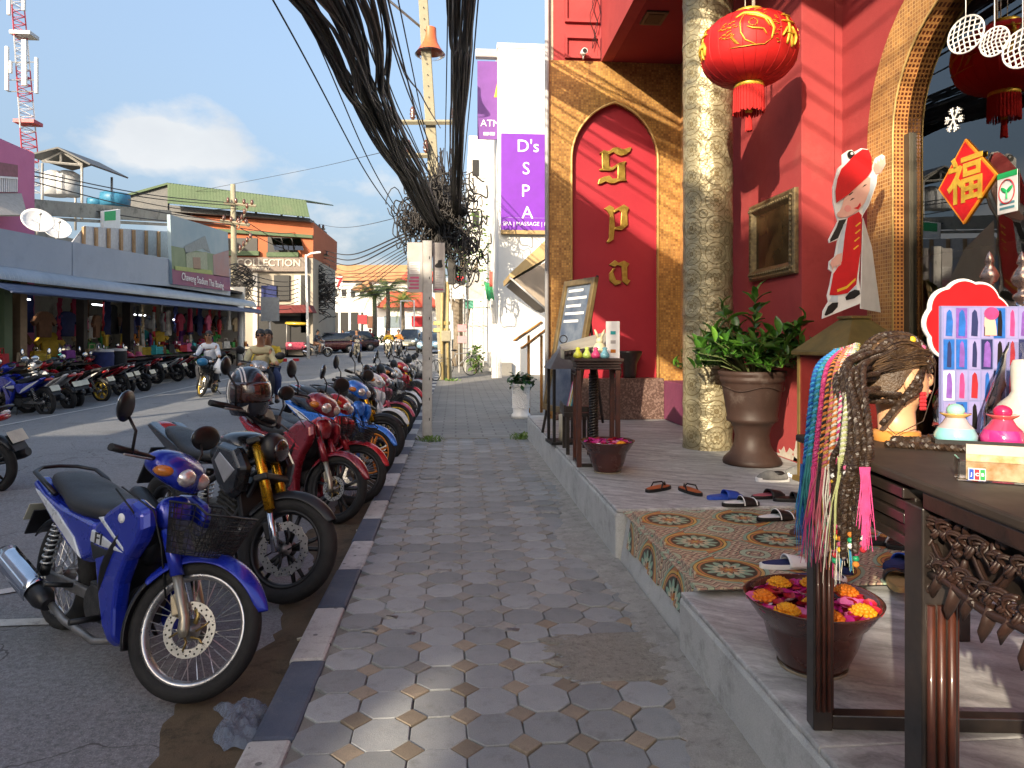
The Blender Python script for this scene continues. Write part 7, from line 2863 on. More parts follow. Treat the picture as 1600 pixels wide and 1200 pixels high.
car('olive grey pickup between the yellow rider and the blue sedan',641,56,R(-95),paint('olive',(.22,.22,.17),.1),4.6,1.6)
q=PY(462,530,47)
t=thing('passenger_truck','open shared taxi with a yellow canopy and pink side at the left kerb','truck',(q.x,47,zroad(q.x,47)),R(-70))
b=MB()
b.box((0,0,.62),(2.6,1.5,.5))
b.build('body',P_PINK,t,bevel=.08)
b=MB()
b.loft([sec(-1.3,0,2.05,.78,.12,14,3),sec(1.0,0,2.1,.8,.14,14,3),sec(1.35,0,2.05,.7,.08,14,3)])
b.build('canopy',paint('yellow',(.6,.42,.05),0),t)
for sx_ in(-1.2,0,1.15):
 for s in(-1,1):
  b=MB()
  b.tube([(sx_,s*.7,.8),(sx_,s*.7,2.0)],.03,6)
  b.build('canopy_post',STEEL,t)
for sx_ in(-.8,.85):
 for s in(-1,1):
  b=MB()
  b.lathe([(0,-.08),(.3,-.08),(.31,0),(.3,.08),(0,.08)],18,(sx_,s*.68,.31),'Y')
  b.build('wheel',TYRE,t)
for s in(-1,1):
 b=MB()
 b.ball((1.3,s*.5,.68),(.06,.12,.1),10,6)
 b.build('headlight',mk('car_lamp',(.75,.75,.72),.1,coat=1),t)
rider('passenger in red seated under the yellow canopy',(q.x,46.8,zroad(q.x,47)+.12),R(-75),SHR,TRD,glasses=False)
t=thing('kerb_marker','short red and white striped kerb at the far left corner','kerb marker',(PY(440,552,38).x,38,zr(38)+.02))
for k in range(6):
 MB().box((-.75+.3*k,0,.07),(.29,.2,.16)).build('block',REDP if k%2 else WHITEP,t,bevel=.01)
def bicycle(lab,x,y,heading):
 t=thing('bicycle',lab,'bicycle',(x,y,zr(y)+.12),heading,'bicycles by the utility pole')
 for(nm,xx)in(('front_wheel',.52),('rear_wheel',-.52)):
  b=MB()
  b.lathe([(.33+.014*math.cos(2*PI*k/8),.014*math.sin(2*PI*k/8))for k in range(8)],28,(xx,0,.345),'Y',closed=True)
  w_=b.build(nm,TYRE,t)
  b=MB()
  for k in range(14):
   a=2*PI*k/14
   b.tube([(xx,0,.345),(xx+.32*math.cos(a),0,.345+.32*math.sin(a))],.002,4)
  b.build('spokes',SPOKE,w_)
 b=MB()
 for p_,q_ in(((.52,0,.345),(.38,0,.85)),((.38,0,.8),(-.1,0,.78)),((.36,0,.72),(-.03,0,.32)),((-.14,0,.86),(-.03,0,.32)),((-.52,0,.345),(-.03,0,.32)),((-.52,0,.345),(-.12,0,.76))):
  b.tube([p_,q_],.016,6)
 b.build('frame',mk('bike_grey',(.3,.3,.3),.4,.4),t)
 b=MB()
 b.tube([(.3,-.28,.98),(.38,-.1,.95),(.38,.1,.95),(.3,.28,.98)],.012,6)
 b.build('handlebar',CHROME,t)
 b=MB()
 b.ball((-.16,0,.9),(.13,.07,.035),10,6)
 b.build('saddle',BLACK,t)
 b=MB()
 for z_ in(.62,.72,.84):
  b.tube([(.48,-.14,z_),(.48,.14,z_),(.74,.15,z_),(.74,-.15,z_),(.48,-.14,z_)],.006,4)
 for k in range(8):
  for s in(-1,1):
   b.tube([(.5+.03*k,s*.145,.62),(.5+.03*k,s*.145,.84)],.003,4)
 b.build('basket',STEEL,t)
 return t
q=PY(716,545,24.5)
bicycle('grey bicycle with a wire basket just right of the utility pole',q.x,24.5,R(30))
q=PY(662,545,21.8)
bicycle('old bicycle half hidden left of the utility pole',q.x+.1,21.8,R(60))
# ================================================================== things on the platform
WOODD=mk('dark_carved_wood',(0.016,0.009,0.007),.5,c2=(0.035,0.015,0.010),sc=9,coat=.05,bump=.15,bsc=40)
WOODB=mk('black_lacquer_wood',(0.014,0.011,0.01),.35,c2=(0.03,0.022,0.018),sc=12,coat=.3)
WOODR=mk('red_brown_wood',(0.075,0.02,0.01),.4,c2=(0.045,0.013,0.008),sc=14,coat=.25)
WOODG=mk('weathered_table_top',(0.045,0.031,0.022),.65,c2=(0.026,0.018,0.013),sc=7)
CLAY=mk('glazed_clay',(0.05,0.016,0.014),.25,c2=(0.075,0.024,0.018),sc=5,coat=.5)
TERRA=m_stone('terracotta',(0.032,0.018,0.014),(0.048,0.027,0.021),(0.05,0.036,0.03),2.5,.6,.5,0,(0.17,0.145,0.13),0,.15)
TT=0.86
con=thing('console_table','long dark carved console table crowded with goods in the right foreground','table',(1.077,2.0,.39),-R(7))
def leg(x,y,w_,nm='leg',par=con,h=TT-.06,m=WOODB,m2=WOODR):
 b=MB()
 b.bx(x-w_/2,x+w_/2,y-w_/2,y+w_/2,0.001,h)
 o=b.build(nm,m,par,bevel=.004)
 b=MB()
 for k in range(3):
  yy=y-w_/2-.003
  xx=x-w_*.28+w_*.28*k
  b.tube([(xx,yy,.06),(xx,yy,h-.2)],w_*.11,8)
  b.tube([(x+w_/2+.002,y-w_*.28+w_*.28*k,.06),(x+w_/2+.002,y-w_*.28+w_*.28*k,h-.2)],w_*.1,8)
 b.build('fluting',m2,o)
 return o
leg(.0,.0,.056)
leg(.0,-.595,.074)
leg(.0,-1.35,.074)
leg(.9,.0,.056)
leg(.9,-1.35,.074)
for(x0,x1,y0_,y1_)in((.03,.87,-.022,.022),(.878,.922,-1.31,-.03)):
 MB().bx(x0,x1,y0_,y1_,.002,.045).build('stretcher',WOODB,con,bevel=.004)
MB().bx(-.05,.95,-1.45,.06,TT-.022,TT).build('table_top',WOODG,con,bevel=.006)
b=MB()
for k,(z,o_)in enumerate(((TT-.045,.028),(TT-.075,.018),(TT-.10,.026),(TT-.128,.014),(TT-.15,.022))):
 b.bx(-o_-.012,.02,-.56,-.028,z-.012,z+.011)
b.bx(-.014,.019,-.559,-.029,TT-.16,TT-.0225)
b.build('moulded_apron',WOODB,con,bevel=.003)
MB().bx(-.04,.0,-1.35,-.635,TT-.06,TT-.0225).build('apron_beam',WOODD,con,bevel=.006)
b=MB()
def spiral(cy,cz,r0,turns,dirn,a0,thick):
 pts=[]
 for i in range(26):
  t_=i/25
  a=a0+dirn*turns*2*PI*t_
  r_=r0*(1-.82*t_)
  pts.append((-.02-.006*math.sin(a*2),cy+r_*math.cos(a),cz+r_*math.sin(a)))
 b.tube(pts,[thick*.62*(1-.35*i/25)for i in range(26)],6)
 b.tube([(p[0]-.004,cy+(p[1]-cy)*.8,cz+(p[2]-cz)*.8)for p in pts[:18]],[thick*.4]*18,5)
zc=TT-.06
bk=[(-.636-.72*i/40,zc-.105-.016*abs(math.sin(i*.55)))for i in range(41)]
hb_=MB()
for i in range(40):
 hb_.prism([bk[i],(bk[i][0],zc),(bk[i+1][0],zc),bk[i+1]],.004,.014,'YZ')
hb_.build('carved_ground',WOODB,con)  # added dark panel, stands in for gloom seen through the openwork
rim=[(-.02,-.63-.72*i/24,zc-.138+.006*math.sin(i*.8))for i in range(25)]
b.tube(rim,.009,7)
def vine_z(y):
 return zc-.075+.028*math.sin((y+.63)*2*PI/.15)
b.tube([(-.012,-.63-.72*i/90,vine_z(-.63-.72*i/90))for i in range(91)],.0075,7,flat=.7)
b.tube([(-.018,-.63-.72*i/90,vine_z(-.63-.72*i/90)+.009)for i in range(91)],.0035,5)
for k in range(18):
 y_=-.645-.0375*k
 for s_ in(1,-1):
  cz_=zc-.075+s_*(.036+.006*math.sin(k*2.1))
  spiral(y_+(.018 if s_<0 else 0),cz_,.024+.005*((k+s_)%3==0),1.5,1 if(k+s_)%2 else-1,1.3*k+s_,.0075)
 for q in range(3):
  b.ball((-.016,y_+rnd.uniform(-.018,.018),zc-.075+rnd.uniform(-.07,.07)),(.008,.017,.0065),8,5,Matrix.Rotation(rnd.uniform(-1.4,1.4),3,'X'))
for k in range(13):
 y_=-.64-.054*k
 b.tube([(-.014,y_-.025,zc-.13),(-.018,y_,zc-.165-.02*(k%2)),(-.014,y_+.012,zc-.19-.02*(k%2))],[.016,.012,.002],7,flat=.5)
b.build('vine_carving',WOODD,con)
b=MB()
for k in range(4):
 spiral(-.612,TT-.085-.045*k,.024,1.4,1 if k%2 else-1,k,.007)
b.build('corner_carving',WOODD,con)
ZT8=.39+TT
hp_=G(1412,688,ZT8)
man=thing('mannequin_head','mannequin head in profile with dark braids, coloured beads and red earring on the console','mannequin',(hp_.x-.022,hp_.y,ZT8),-TH)
MSK=mk('mannequin_skin',(0.62,0.36,0.20),.4,c2=(0.58,0.32,0.17),sc=5,sss=.05)
secs=[]
for(z,xf,xb,hy)in((0.0,.062,-.058,.06),(.03,.062,-.058,.06),(.032,.054,-.05,.052),(.09,.052,-.055,.05),(.112,.062,-.06,.052),(.122,.082,-.07,.056),(.14,.092,-.082,.062),(.16,.093,-.09,.066),(.185,.092,-.097,.070),(.205,.086,-.102,.072),(.225,.09,-.105,.074),(.25,.086,-.106,.075),(.275,.07,-.1,.07),(.30,.04,-.08,.055),(.315,.0,-.045,.03)):
 cx_=(xf+xb)/2
 secs.append([Vector((cx_+(xf-xb)/2*math.cos(2*PI*k/24),hy*math.sin(2*PI*k/24),z))for k in range(24)])
b=MB()
b.loft(secs)
b.ball((.096,0,.187),(.02,.014,.022),10,8)
b.ball((.09,0,.152),(.012,.024,.008),10,6)
b.build('head',MSK,man)
b=MB()
b.lathe([(.066,0),(.068,.004),(.066,.030),(.058,.034)],28)
b.build('neck_stand',mk('orange_stand',(0.62,0.27,0.06),.4),man)
b=MB()
b.ball((.0,-.074,.185),(.02,.01,.032),10,8)
b.build('ear',MSK,man)
for s in(-1,1):
 b=MB()
 b.ball((.079,s*.037,.213),(.009,.014,.006),8,6)
 b.build('eye',BLACK,man)
 b=MB()
 b.tube([(.088,s*.02,.228),(.084,s*.038,.233),(.07,s*.055,.229)],[.002,.003,.0015],5)
 b.build('eyebrow',mk('brow_brown',(.06,.03,.015),.7),man)
b=MB()
b.ball((.094,0,.153),(.008,.024,.004),10,6)
b.ball((.092,0,.147),(.009,.02,.0045),10,6)
b.build('lips',mk('lips_red',(.45,.05,.05),.35),man)
HAIRB=mk('brown_hair',(0.045,0.026,0.013),.4,c2=(0.10,0.058,0.028),sc=16,det=8,bump=.4,bsc=120)
HAIRD=mk('dark_braid_hair',(0.018,0.010,0.007),.42,c2=(0.05,0.03,0.018),sc=60)
b=MB()
rows=[]
for i in range(10):
 t_=i/9
 row=[]
 for k in range(28):
  a=2*PI*k/28
  front=max(0,math.cos(a))
  sm=min(1,max(0,(math.cos(a)+.45)/.8))
  zlow=.15+.095*sm*sm*(3-2*sm)
  z=zlow+(.325-zlow)*t_
  q=math.sqrt(max(0,1-((z-.2)/.128)**2))if z>.2 else 1
  row.append(Vector((-.008+.112*q*math.cos(a),.088*q*math.sin(a),z+.004)))
 rows.append(row)
b.grid(rows,True,True)
b.build('scalp_hair',HAIRB,man)
def braid(b,pts,r,pitch,m0=0,m1=0,strands=3,n=None):
 """plaited strands wound round a smooth path"""
 P_=[Vector(p)for p in pts]
 L_=sum((P_[i+1]-P_[i]).length for i in range(len(P_)-1))
 n=n or max(12,int(L_/pitch*7))
 seg_=[]
 P2=[P_[0]*2-P_[1]]+P_+[P_[-1]*2-P_[-2]]
 for i in range(n+1):
  t=(len(P_)-1)*i/n
  k=min(int(t),len(P_)-2)
  f=t-k
  a0,a1,a2,a3=P2[k:k+4]
  seg_.append(.5*(2*a1+(a2-a0)*f+(2*a0-5*a1+4*a2-a3)*f*f+(3*a1-a0-3*a2+a3)*f**3))
 for s in range(strands):
  out_=[]
  for i,p in enumerate(seg_):
   d_=seg_[min(i+1,n)]-seg_[max(i-1,0)]
   u_=d_.orthogonal().normalized()if abs(d_.normalized().y)>.9 else d_.cross(Vector((0,1,0))).normalized()
   w_=d_.normalized().cross(u_)
   a=2*PI*(i/n*L_/pitch)+2*PI*s/strands
   out_.append(p+u_*r*.75*math.cos(a)+w_*r*.75*math.sin(a))
  b.m=m0 if s==0 else m1
  b.tube(out_,r*.72,4,cap=False)
 b.m=0
b=MB()
for k in range(110):
 y_=-.082+.164*rnd.random()
 a0=rnd.uniform(8,60)
 pts=[]
 for i in range(8):
  a=R(a0+70*i/7)
  q=math.sqrt(max(.05,1-(y_/.094)**2))
  pts.append((-.008+.1165*q*math.cos(a),y_*1.03,.2+.134*q*math.sin(a)))
 b.m=k%2
 b.tube(pts,.0022,4)
 ys=-.0905
 x0=rnd.uniform(-.02,.06)
 z0=rnd.uniform(.235,.285)-.5*max(0,-x0)
 b.tube([(x0,ys*math.sqrt(max(.1,1-(x0/.12)**2)),z0),(x0-.05,ys-.003,z0-.01+.02*rnd.random()),(x0-.1,ys*.95,z0-.02)],.002,4)
b.build('hair_strands',[HAIRB,HAIRD],man,stuff=True)
for k in range(6):
 b=MB()
 y_=-.07+.028*k
 pts=[]
 for i in range(9):
  a=R(18+125*i/8)
  q=math.sqrt(max(.05,1-(y_/.088)**2))
  pts.append((-.008+.114*q*math.cos(a),y_*(1+.1*math.sin(a)),.2+.13*q*math.sin(a)))
 braid(b,pts,.0075,.024)
 b.build('scalp_braid',HAIRD,man)
br_rnd=random.Random(3)
ends=[]
MI=man.matrix_basis
for k in range(46):
 b=MB()
 f=k/45
 y0_=-.085+.13*br_rnd.random()
 z0_=.28-.17*f+br_rnd.uniform(-.02,.02)
 st=MI@(Vector((-.06-.04*math.sin(f*PI)+.05*(f>.6),y0_,max(.12,z0_)))*.93)
 Ye=1.78-.21*br_rnd.random()
 Xe=1.03-.12*(2.06-Ye)-br_rnd.uniform(.015,.05)
 edge=Vector((Xe+.03,Ye,ZT8+.02+.03*br_rnd.random()))
 end=Vector((Xe,Ye+br_rnd.uniform(-.015,.015),ZT8-.03-.22*br_rnd.random()))
 mid_=st.lerp(edge,.5)+Vector((-.035-.03*br_rnd.random(),.0,.05))
 braid(b,[st,st.lerp(mid_,.4)+Vector((-.02,0,.005)),mid_,edge,(edge+end)/2+Vector((-.012,0,0)),end],.0056,.018)
 b.build('braid',HAIRD,man,w=True)
 e_=MI.inverted()@end
 ends.append((e_.x*.93/.93,e_.y,e_.z))
for k in range(3):
 b=MB()
 pts=[(.06,-.06+.02*k,.25-.03*k),(.02,-.082,.2-.02*k),(-.04,-.088,.12),(-.09,-.085,.06)]
 braid(b,pts,.0065,.02)
 b.build('side_braid',HAIRD,man)
b=MB()
b.tube([(.085,-.06,.245),(.07,-.078,.17),(.03,-.09,.07),(-.05,-.09,.03),(-.07,-.08,.05)],.0016,5)
b.build('neck_string',HAIRD,man)
BEADC=[CLOTH['red'],WHITEP,mk('bead_green',(.02,.3,.14),.3),YEL,CLOTH['orange'],CLOTH['pink']]
for(ex,ey,ez)in ends:
 if br_rnd.random()<.72:
  sel=br_rnd.sample(range(6),3)
  b=MB()
  for q in range(3):
   b.m=q
   b.ball((ex,ey-.004,ez+.01-.014*q),(.0085,.0085,.0075),8,6)
  b.build('bead_string',[BEADC[s]for s in sel],man)
b=MB()
for a_ in range(5):
 for q in range(3):
  b.ball((.035+.006*(q-1),-.08,.15-.011*a_),(.0055,.0055,.006),6,5)
b.build('red_earring',CLOTH['red'],man)
for(x_,z_)in((.02,.31),(.05,.285),(.055,.25)):
 b=MB()
 b.ball((x_,-.05,z_),.011,8,6)
 b.build('hair_tie',CLOTH['pink']if z_<.3 else YEL,man)
for k in range(5):
 b=MB()
 x0,y0_=-.10+.05*k,-.13-.028*k
 braid(b,[(x0,y0_,.009),(x0+.08,y0_-.03,.009),(x0+.16,y0_-.035+.01*(k%2),.009),(x0+.23,y0_-.05,.009)],.0075,.022)
 b.build('lying_braid',HAIRD,man)
b=MB()
braid(b,[(-.06,-.09,.012),(.0,-.11,.012),(.08,-.125,.012),(.17,-.12,.012)],.011,.026)
b.build('lying_braid',HAIRD,man)
for ch in kids(man):
 if ch.name.split('.')[0]not in('braid','bead_string','lying_braid'):
  ch.data.transform(Matrix.Scale(.93,4))
cbt=PY(1345,548,1.98)
cb_=thing('braid_bunch','bunch of multicoloured hair braids with loose ends hanging beside the console','hair braids',tuple(cbt))
HB={n_:mk('braid_'+n_,c_,.5,c2=tuple(x*.7 for x in c_),sc=40)for n_,c_ in(('blue',(.02,.14,.5)),('sky',(.06,.36,.66)),('pink',(.6,.06,.22)),('white',(.62,.60,.52)),('yellow',(.6,.48,.1)),('lime',(.42,.45,.2)),('black',(.02,.018,.018)),('orange',(.6,.2,.04)),('violet',(.22,.1,.42)),('teal',(.04,.26,.28)),('gold',(.5,.27,.07)),('rose',(.5,.12,.16)))}
combos=[('blue','sky'),('blue','sky'),('teal','lime'),('lime','yellow'),('white','yellow'),('white','lime'),('rose','gold'),('pink','rose'),('pink','pink'),('black','sky'),('sky','black'),('orange','white'),('gold','orange'),('violet','white'),('pink','white'),('yellow','violet'),('pink','violet'),('orange','black'),('blue','white'),('gold','pink'),('lime','white'),('rose','white'),('teal','sky'),('white','gold')]
rnd.shuffle(combos)
combos.sort(key=lambda c:(c[0]not in('blue','teal')))
for k,(ca,cb2)in enumerate(combos):
 f=k/(len(combos)-1)
 b=MB()
 top_=PY(1336-30*(1-f)**1.5+4*f,548-10*f,1.97)
 mid=PY(1266+62*f,640,1.90-.22*f+.02*(k%3))
 low_=PY(1256+66*f+rnd.uniform(-3,3),735+rnd.uniform(-25,15),1.86-.24*f+.025*(k%3))
 braid(b,[top_,(top_+mid)/2+Vector((-.02*(1-f),0,.03)),mid,low_],.0058,.017,0,1,2)
 b.build('braid',[HB[ca],HB[cb2]],cb_,w=True)
 b=MB()
 for q in range(16):
  p_=low_+Vector((rnd.gauss(0,.004),rnd.gauss(0,.004),.01))
  e_=low_+Vector((rnd.gauss(0,.014),rnd.gauss(0,.014),-rnd.uniform(.12,.26)))
  b.tube([p_,(p_+e_)/2+Vector((rnd.gauss(0,.006),0,0)),e_],[.0022,.0022,.0006],4,cap=False)
 b.build('loose_hair',HB[rnd.choice([ca,cb2])],cb_,w=True,fix=False,stuff=True)
b=MB()
for k in range(150):
 f=rnd.random()
 top_=PY(1344-32*(1-f),552-10*f,1.99)
 mid=PY(1270+62*f,640,1.93-.22*f+rnd.uniform(-.02,.02))
 low_=PY(1260+66*f+rnd.uniform(-6,6),rnd.uniform(760,830),1.9-.24*f+rnd.uniform(-.03,.03))
 b.tube([top_,(top_+mid)/2+Vector((-.02,0,.02)),mid,low_],.0032,4,cap=False)
b.build('straight_hair',HB['gold'],cb_,w=True,fix=False,stuff=True)
b=MB()
for k in range(60):
 p_=PY(1352+rnd.gauss(0,3),730,1.55)
 e_=PY(1352+rnd.gauss(0,6),rnd.uniform(800,862),1.55)
 b.tube([p_,e_],[.0024,.0007],4,cap=False)
b.build('magenta_tail',HB['pink'],cb_,w=True,fix=False,stuff=True)
def bowl(lab,c,R_,h,n_fl,seed):
 rr=random.Random(seed)
 t=thing('petal_bowl',lab,'bowl',c)
 b=MB()
 b.lathe([(0,.001),(R_*.42,.001),(R_*.5,.02),(R_*.63,h*.35),(R_*.70,h*.6),(R_*.735,h*.66),(R_*.80,h*.72),(R_*.97,h*.96),(R_,h),(R_*.975,h),(R_*.93,h*.94),(R_*.8,h*.8),(0,h*.7)],48)
 b.build('bowl',CLAY,t)
 b=MB()
 b.lathe([(R_*.43,.0005),(R_*.49,.0005),(R_*.505,.012)],40)
 b.build('foot_ring',mk('pale_clay',(.4,.34,.25),.7),t)
 b=MB()
 b.lathe([(0,h*.86),(R_*.87,h*.86)],40)
 b.build('water',mk('petal_water',(.16,.004,.02),.1,coat=1),t)
 pm=[mk('petal_'+n_,c_,.5,c2=tuple(x*.7 for x in c_),sc=30)for n_,c_ in(('red',(.42,.008,.02)),('magenta',(.5,.01,.2)),('pink',(.62,.12,.32)),('white',(.75,.68,.68)))]
 me=[]
 for m_ in pm:
  b=MB()
  rows=[[(.028*(i/3)*math.cos(a)*1.0-.004,.022*(i/3)*math.sin(a),.007*(i/3)**2+.003*math.sin(3*a)*i/3)for a in[2*PI*k/9 for k in range(9)]]for i in range(4)]
  b.grid(rows,True,True)
  me.append(b.mesh('petal',m_))
 sp=[]
 for k in range(150 if R_>.2 and seed==1 else 110):
  r_=R_*.84*math.sqrt(rr.random())
  a=rr.uniform(0,2*PI)
  sp.append((me[rr.choices(range(4),(5,4,2,.7))[0]],Matrix.Translation((r_*math.cos(a),r_*math.sin(a),h*.875+rr.uniform(0,.022)))@Matrix.Rotation(rr.uniform(0,6.3),4,'Z')@Matrix.Rotation(rr.uniform(-.7,.7),4,'X')@Matrix.Scale(rr.uniform(.7,1.25),4)))
 pieces(None,'petal',sp,t)
 mg=mk('marigold',(.75,.36,.01),.6,c2=(.68,.24,.005),sc=60)
 b=MB()
 for ring,(nr,rad,zz,tilt)in enumerate(((14,.026,.008,.25),(11,.019,.014,.6),(8,.012,.018,1.0),(5,.005,.02,1.3))):
  for q in range(nr):
   a=2*PI*q/nr+ring*.4
   b.ball((rad*math.cos(a),rad*math.sin(a),zz),(.010,.008,.006),6,4,Matrix.Rotation(a,3,'Z')@Matrix.Rotation(-tilt,3,'Y'))
 mm=b.mesh('marigold',mg)
 mm2=mm.copy()
 mm2.materials[0]=mk('marigold_orange',(.72,.22,.01),.6,c2=(.62,.15,.005),sc=60)
 pieces(None,'marigold',[((mm,mm2)[q%2],Matrix.Translation((R_*.72*math.cos(a),R_*.72*math.sin(a),h*.91))@Matrix.Rotation(rr.uniform(0,6),4,'Z')@Matrix.Scale(1.3,4))for q,a in enumerate(n_fl)]+([(mm,Matrix.Translation((-.01,-.02,h*.9)))]if seed==1 else[]),t)
 return t
bp=G(1278,1048,.39)
bowl('large glazed brown bowl of red petals and marigolds under the console',(bp.x,bp.y+.04,.39),.232,.245,[R(x)for x in(105,168,215,262,312,20,62)],1)
bp=G(950,738,.45)
bowl('brown bowl of pink petals standing before the small carved stand',(bp.x,bp.y+.02,.45),.223,.26,[R(300)],2)
ub=G(1175,724,.45)
urn=thing('terracotta_urn','tall terracotta pedestal urn planted with a leafy green shrub','urn',(ub.x,ub.y,.45))
b=MB()
b.lathe([(0,.001),(.245,.001),(.25,.02),(.24,.05),(.19,.1),(.155,.17),(.145,.25),(.16,.32),(.185,.36),(.215,.375),(.22,.40),(.212,.415),(.225,.5),(.245,.62),(.258,.70),(.262,.715),(.272,.72),(.275,.755),(.268,.76),(.285,.775),(.29,.81),(.275,.815),(.25,.80),(.24,.72),(0,.7)],56)
b.build('urn',TERRA,urn)
b=MB()
for k in range(49):
 pass
b.tube([(.267*math.cos(a)*1.0,.267*math.sin(a),.665+.02*math.cos(4*a))for a in[2*PI*k/72 for k in range(73)]],.004,5,cap=False)
b.build('garland_relief',TERRA,urn)
b=MB()
b.lathe([(0,.79),(.27,.79)],30)
b.build('soil',GUTTER,urn)
def leaf_mesh(nm,mat,L_=.1,w_=.045):
 b=MB()
 rows=[]
 for i in range(5):
  t_=i/4
  ww=w_*math.sin(PI*min(1,t_*.93+.06))**.8
  rows.append([(-ww/2,L_*t_,.012*math.sin(PI*t_)+.004),(0,L_*t_,.012*math.sin(PI*t_)-.003),(ww/2,L_*t_,.012*math.sin(PI*t_)+.004)])
 b.grid(rows)
 return b.mesh(nm,mat)
LG=[mk('leaf_a',(.035,.12,.012),.35,c2=(.06,.17,.02),sc=20,obj=.25,coat=.2),mk('leaf_b',(.08,.22,.025),.35,c2=(.12,.27,.035),sc=20,obj=.2,coat=.2),mk('leaf_c',(.02,.07,.01),.4,obj=.2)]
def shrub(par,base,stems,seed,sc_=1.0,nmax=300):
 rr=random.Random(seed)
 me=[leaf_mesh('leaf',LG[0]),leaf_mesh('leaf',LG[1],.105,.05),leaf_mesh('leaf',LG[2],.085,.04)]
 sp=[]
 for(dx,dy,dz,nl)in stems:
  b=MB()
  p0_=Vector(base)+Vector((dx*.15,dy*.15,0))
  p3_=Vector(base)+Vector((dx,dy,dz))
  p1_=p0_.lerp(p3_,.5)+Vector((0,0,.05))
  b.tube([p0_,p1_,p3_],[.006,.005,.003],5)
  b.build('stem',mk('green_stem',(.10,.13,.04),.6),par)
  for k in range(nl):
   t_=.35+.65*(k+1)/nl
   q=p0_.lerp(p1_,t_*2)if t_<.5 else p1_.lerp(p3_,t_*2-1)
   az=k*2.4+rr.uniform(-.4,.4)
   el=rr.uniform(.0,.8)if k<nl-2 else rr.uniform(.8,1.3)
   sp.append((rr.choices(me,(3,2,2))[0],Matrix.Translation(q)@Matrix.Rotation(az,4,'Z')@Matrix.Rotation(el,4,'X')@Matrix.Rotation(rr.uniform(-.5,.5),4,'Y')@Matrix.Scale(sc_*rr.uniform(.75,1.2),4)))
 rr.shuffle(sp)
 pieces(None,'leaf',sp[:nmax],par)
 if len(sp)>nmax:
  b=MB()
  for me_,M_ in sp[nmax:]:
   b.M=M_
   b.add([v_.co for v_ in me_.vertices],[list(f_.vertices)for f_ in me_.polygons],True)
  b.build('leaves',LG[0],par,stuff=True,fix=False)
sr=random.Random(12)
st_=[]
for k in range(64):
 a=sr.uniform(0,2*PI)
 r_=.12+.42*math.sqrt(sr.random())
 st_.append((r_*math.cos(a),r_*math.sin(a),.03+.46*sr.random()*(1-r_*.6),9))
st_+=[(.03,-.02,.70,16),(-.28,.0,.58,13),(.42,-.1,.46,12),(-.5,-.05,.18,9),(.5,.0,.4,9)]
shrub(urn,(0,0,.79),st_,5,1.5)
pb2=PY(1052,590,7.9)
pl2=thing('shrub','smaller shaded shrub spilling over the purple plinth behind the column','shrub',(2.86,7.9,.98))
shrub(pl2,(0,0,.02),[(sr.uniform(-.35,.15),sr.uniform(-.4,.4),sr.uniform(.05,.4),8)for k in range(16)],8,.9)
gl0=Vector((2.95,4.98,.45))
gln=thing('floor_lantern','gold framed floor lantern with red glass and pyramid roof behind the braids','lantern',tuple(gl0),R(8))
GOLDF=mk('antique_gold',(0.32,0.22,0.08),.4,.6,c2=(0.22,0.15,0.05),sc=8)
hw=.27
for sx_ in(-1,1):
 for sy_ in(-1,1):
  MB().bx(sx_*hw-.012,sx_*hw+.012,sy_*hw-.012,sy_*hw+.012,.04,.97).build('corner_post',GOLDF,gln)
MB().bx(-hw-.04,hw+.04,-hw-.04,hw+.04,.0,.04).build('base',GOLDF,gln,bevel=.006)
MB().bx(-hw-.045,hw+.045,-hw-.045,hw+.045,.97,1.0).build('top_plate',GOLDF,gln,bevel=.006)
RG=mk('red_lantern_glass',(0.13,0.016,0.014),.15,coat=.8)
for(a_,c_)in((0,1),(0,-1),(1,0),(-1,0)):
 b=MB()
 if a_==0:
  b.bx(-hw+.013,hw-.013,c_*hw-.003,c_*hw+.003,.041,.969)
 else:
  b.bx(a_*hw-.003,a_*hw+.003,-hw+.013,hw-.013,.041,.969)
 b.build('red_pane',RG,gln)
b=MB()
w2=hw+.04
b.add([(-w2,-w2,1.001),(w2,-w2,1.001),(w2,w2,1.001),(-w2,w2,1.001),(-.07,-.07,1.24),(.07,-.07,1.24),(.07,.07,1.24),(-.07,.07,1.24)],[(0,1,5,4),(1,2,6,5),(2,3,7,6),(3,0,4,7),(4,5,6,7),(3,2,1,0)])
b.build('pyramid_roof',mk('olive_gold',(0.22,0.17,0.06),.45,.5,c2=(.16,.13,.05)),gln,bevel=.004)
MB().bx(-.085,.085,-.085,.085,1.241,1.262).build('cap',GOLDF,gln,bevel=.004)
YB=4.86
def cz(X_,Y_,y=YB):
 p_=PY(1140+X_*.24165,220+Y_*.24165,y)
 return(p_.x,p_.z)
boy=thing('cardboard_boy','cardboard cutout of a waving boy in red cap and red robe','cutout',tuple(PY(1318,495,YB)))
def cut(nm,pts,mat,layer,t_=.0015):
 b=MB()
 y_=YB-.0025*layer
 b.prism([cz(*p)for p in pts],y_,y_-t_ if layer else y_+.012,'XZ')
 return b.build(nm,mat,boy,w=True)
circ=lambda x,y,r,n=16,e=1:[(x+r*math.cos(2*PI*k/n),y+r*e*math.sin(2*PI*k/n))for k in range(n)]
CSK=mk('print_skin',(.72,.42,.34),.5,c2=(.68,.36,.3),sc=8)
CRED=mk('print_red',(.6,.008,.012),.5)
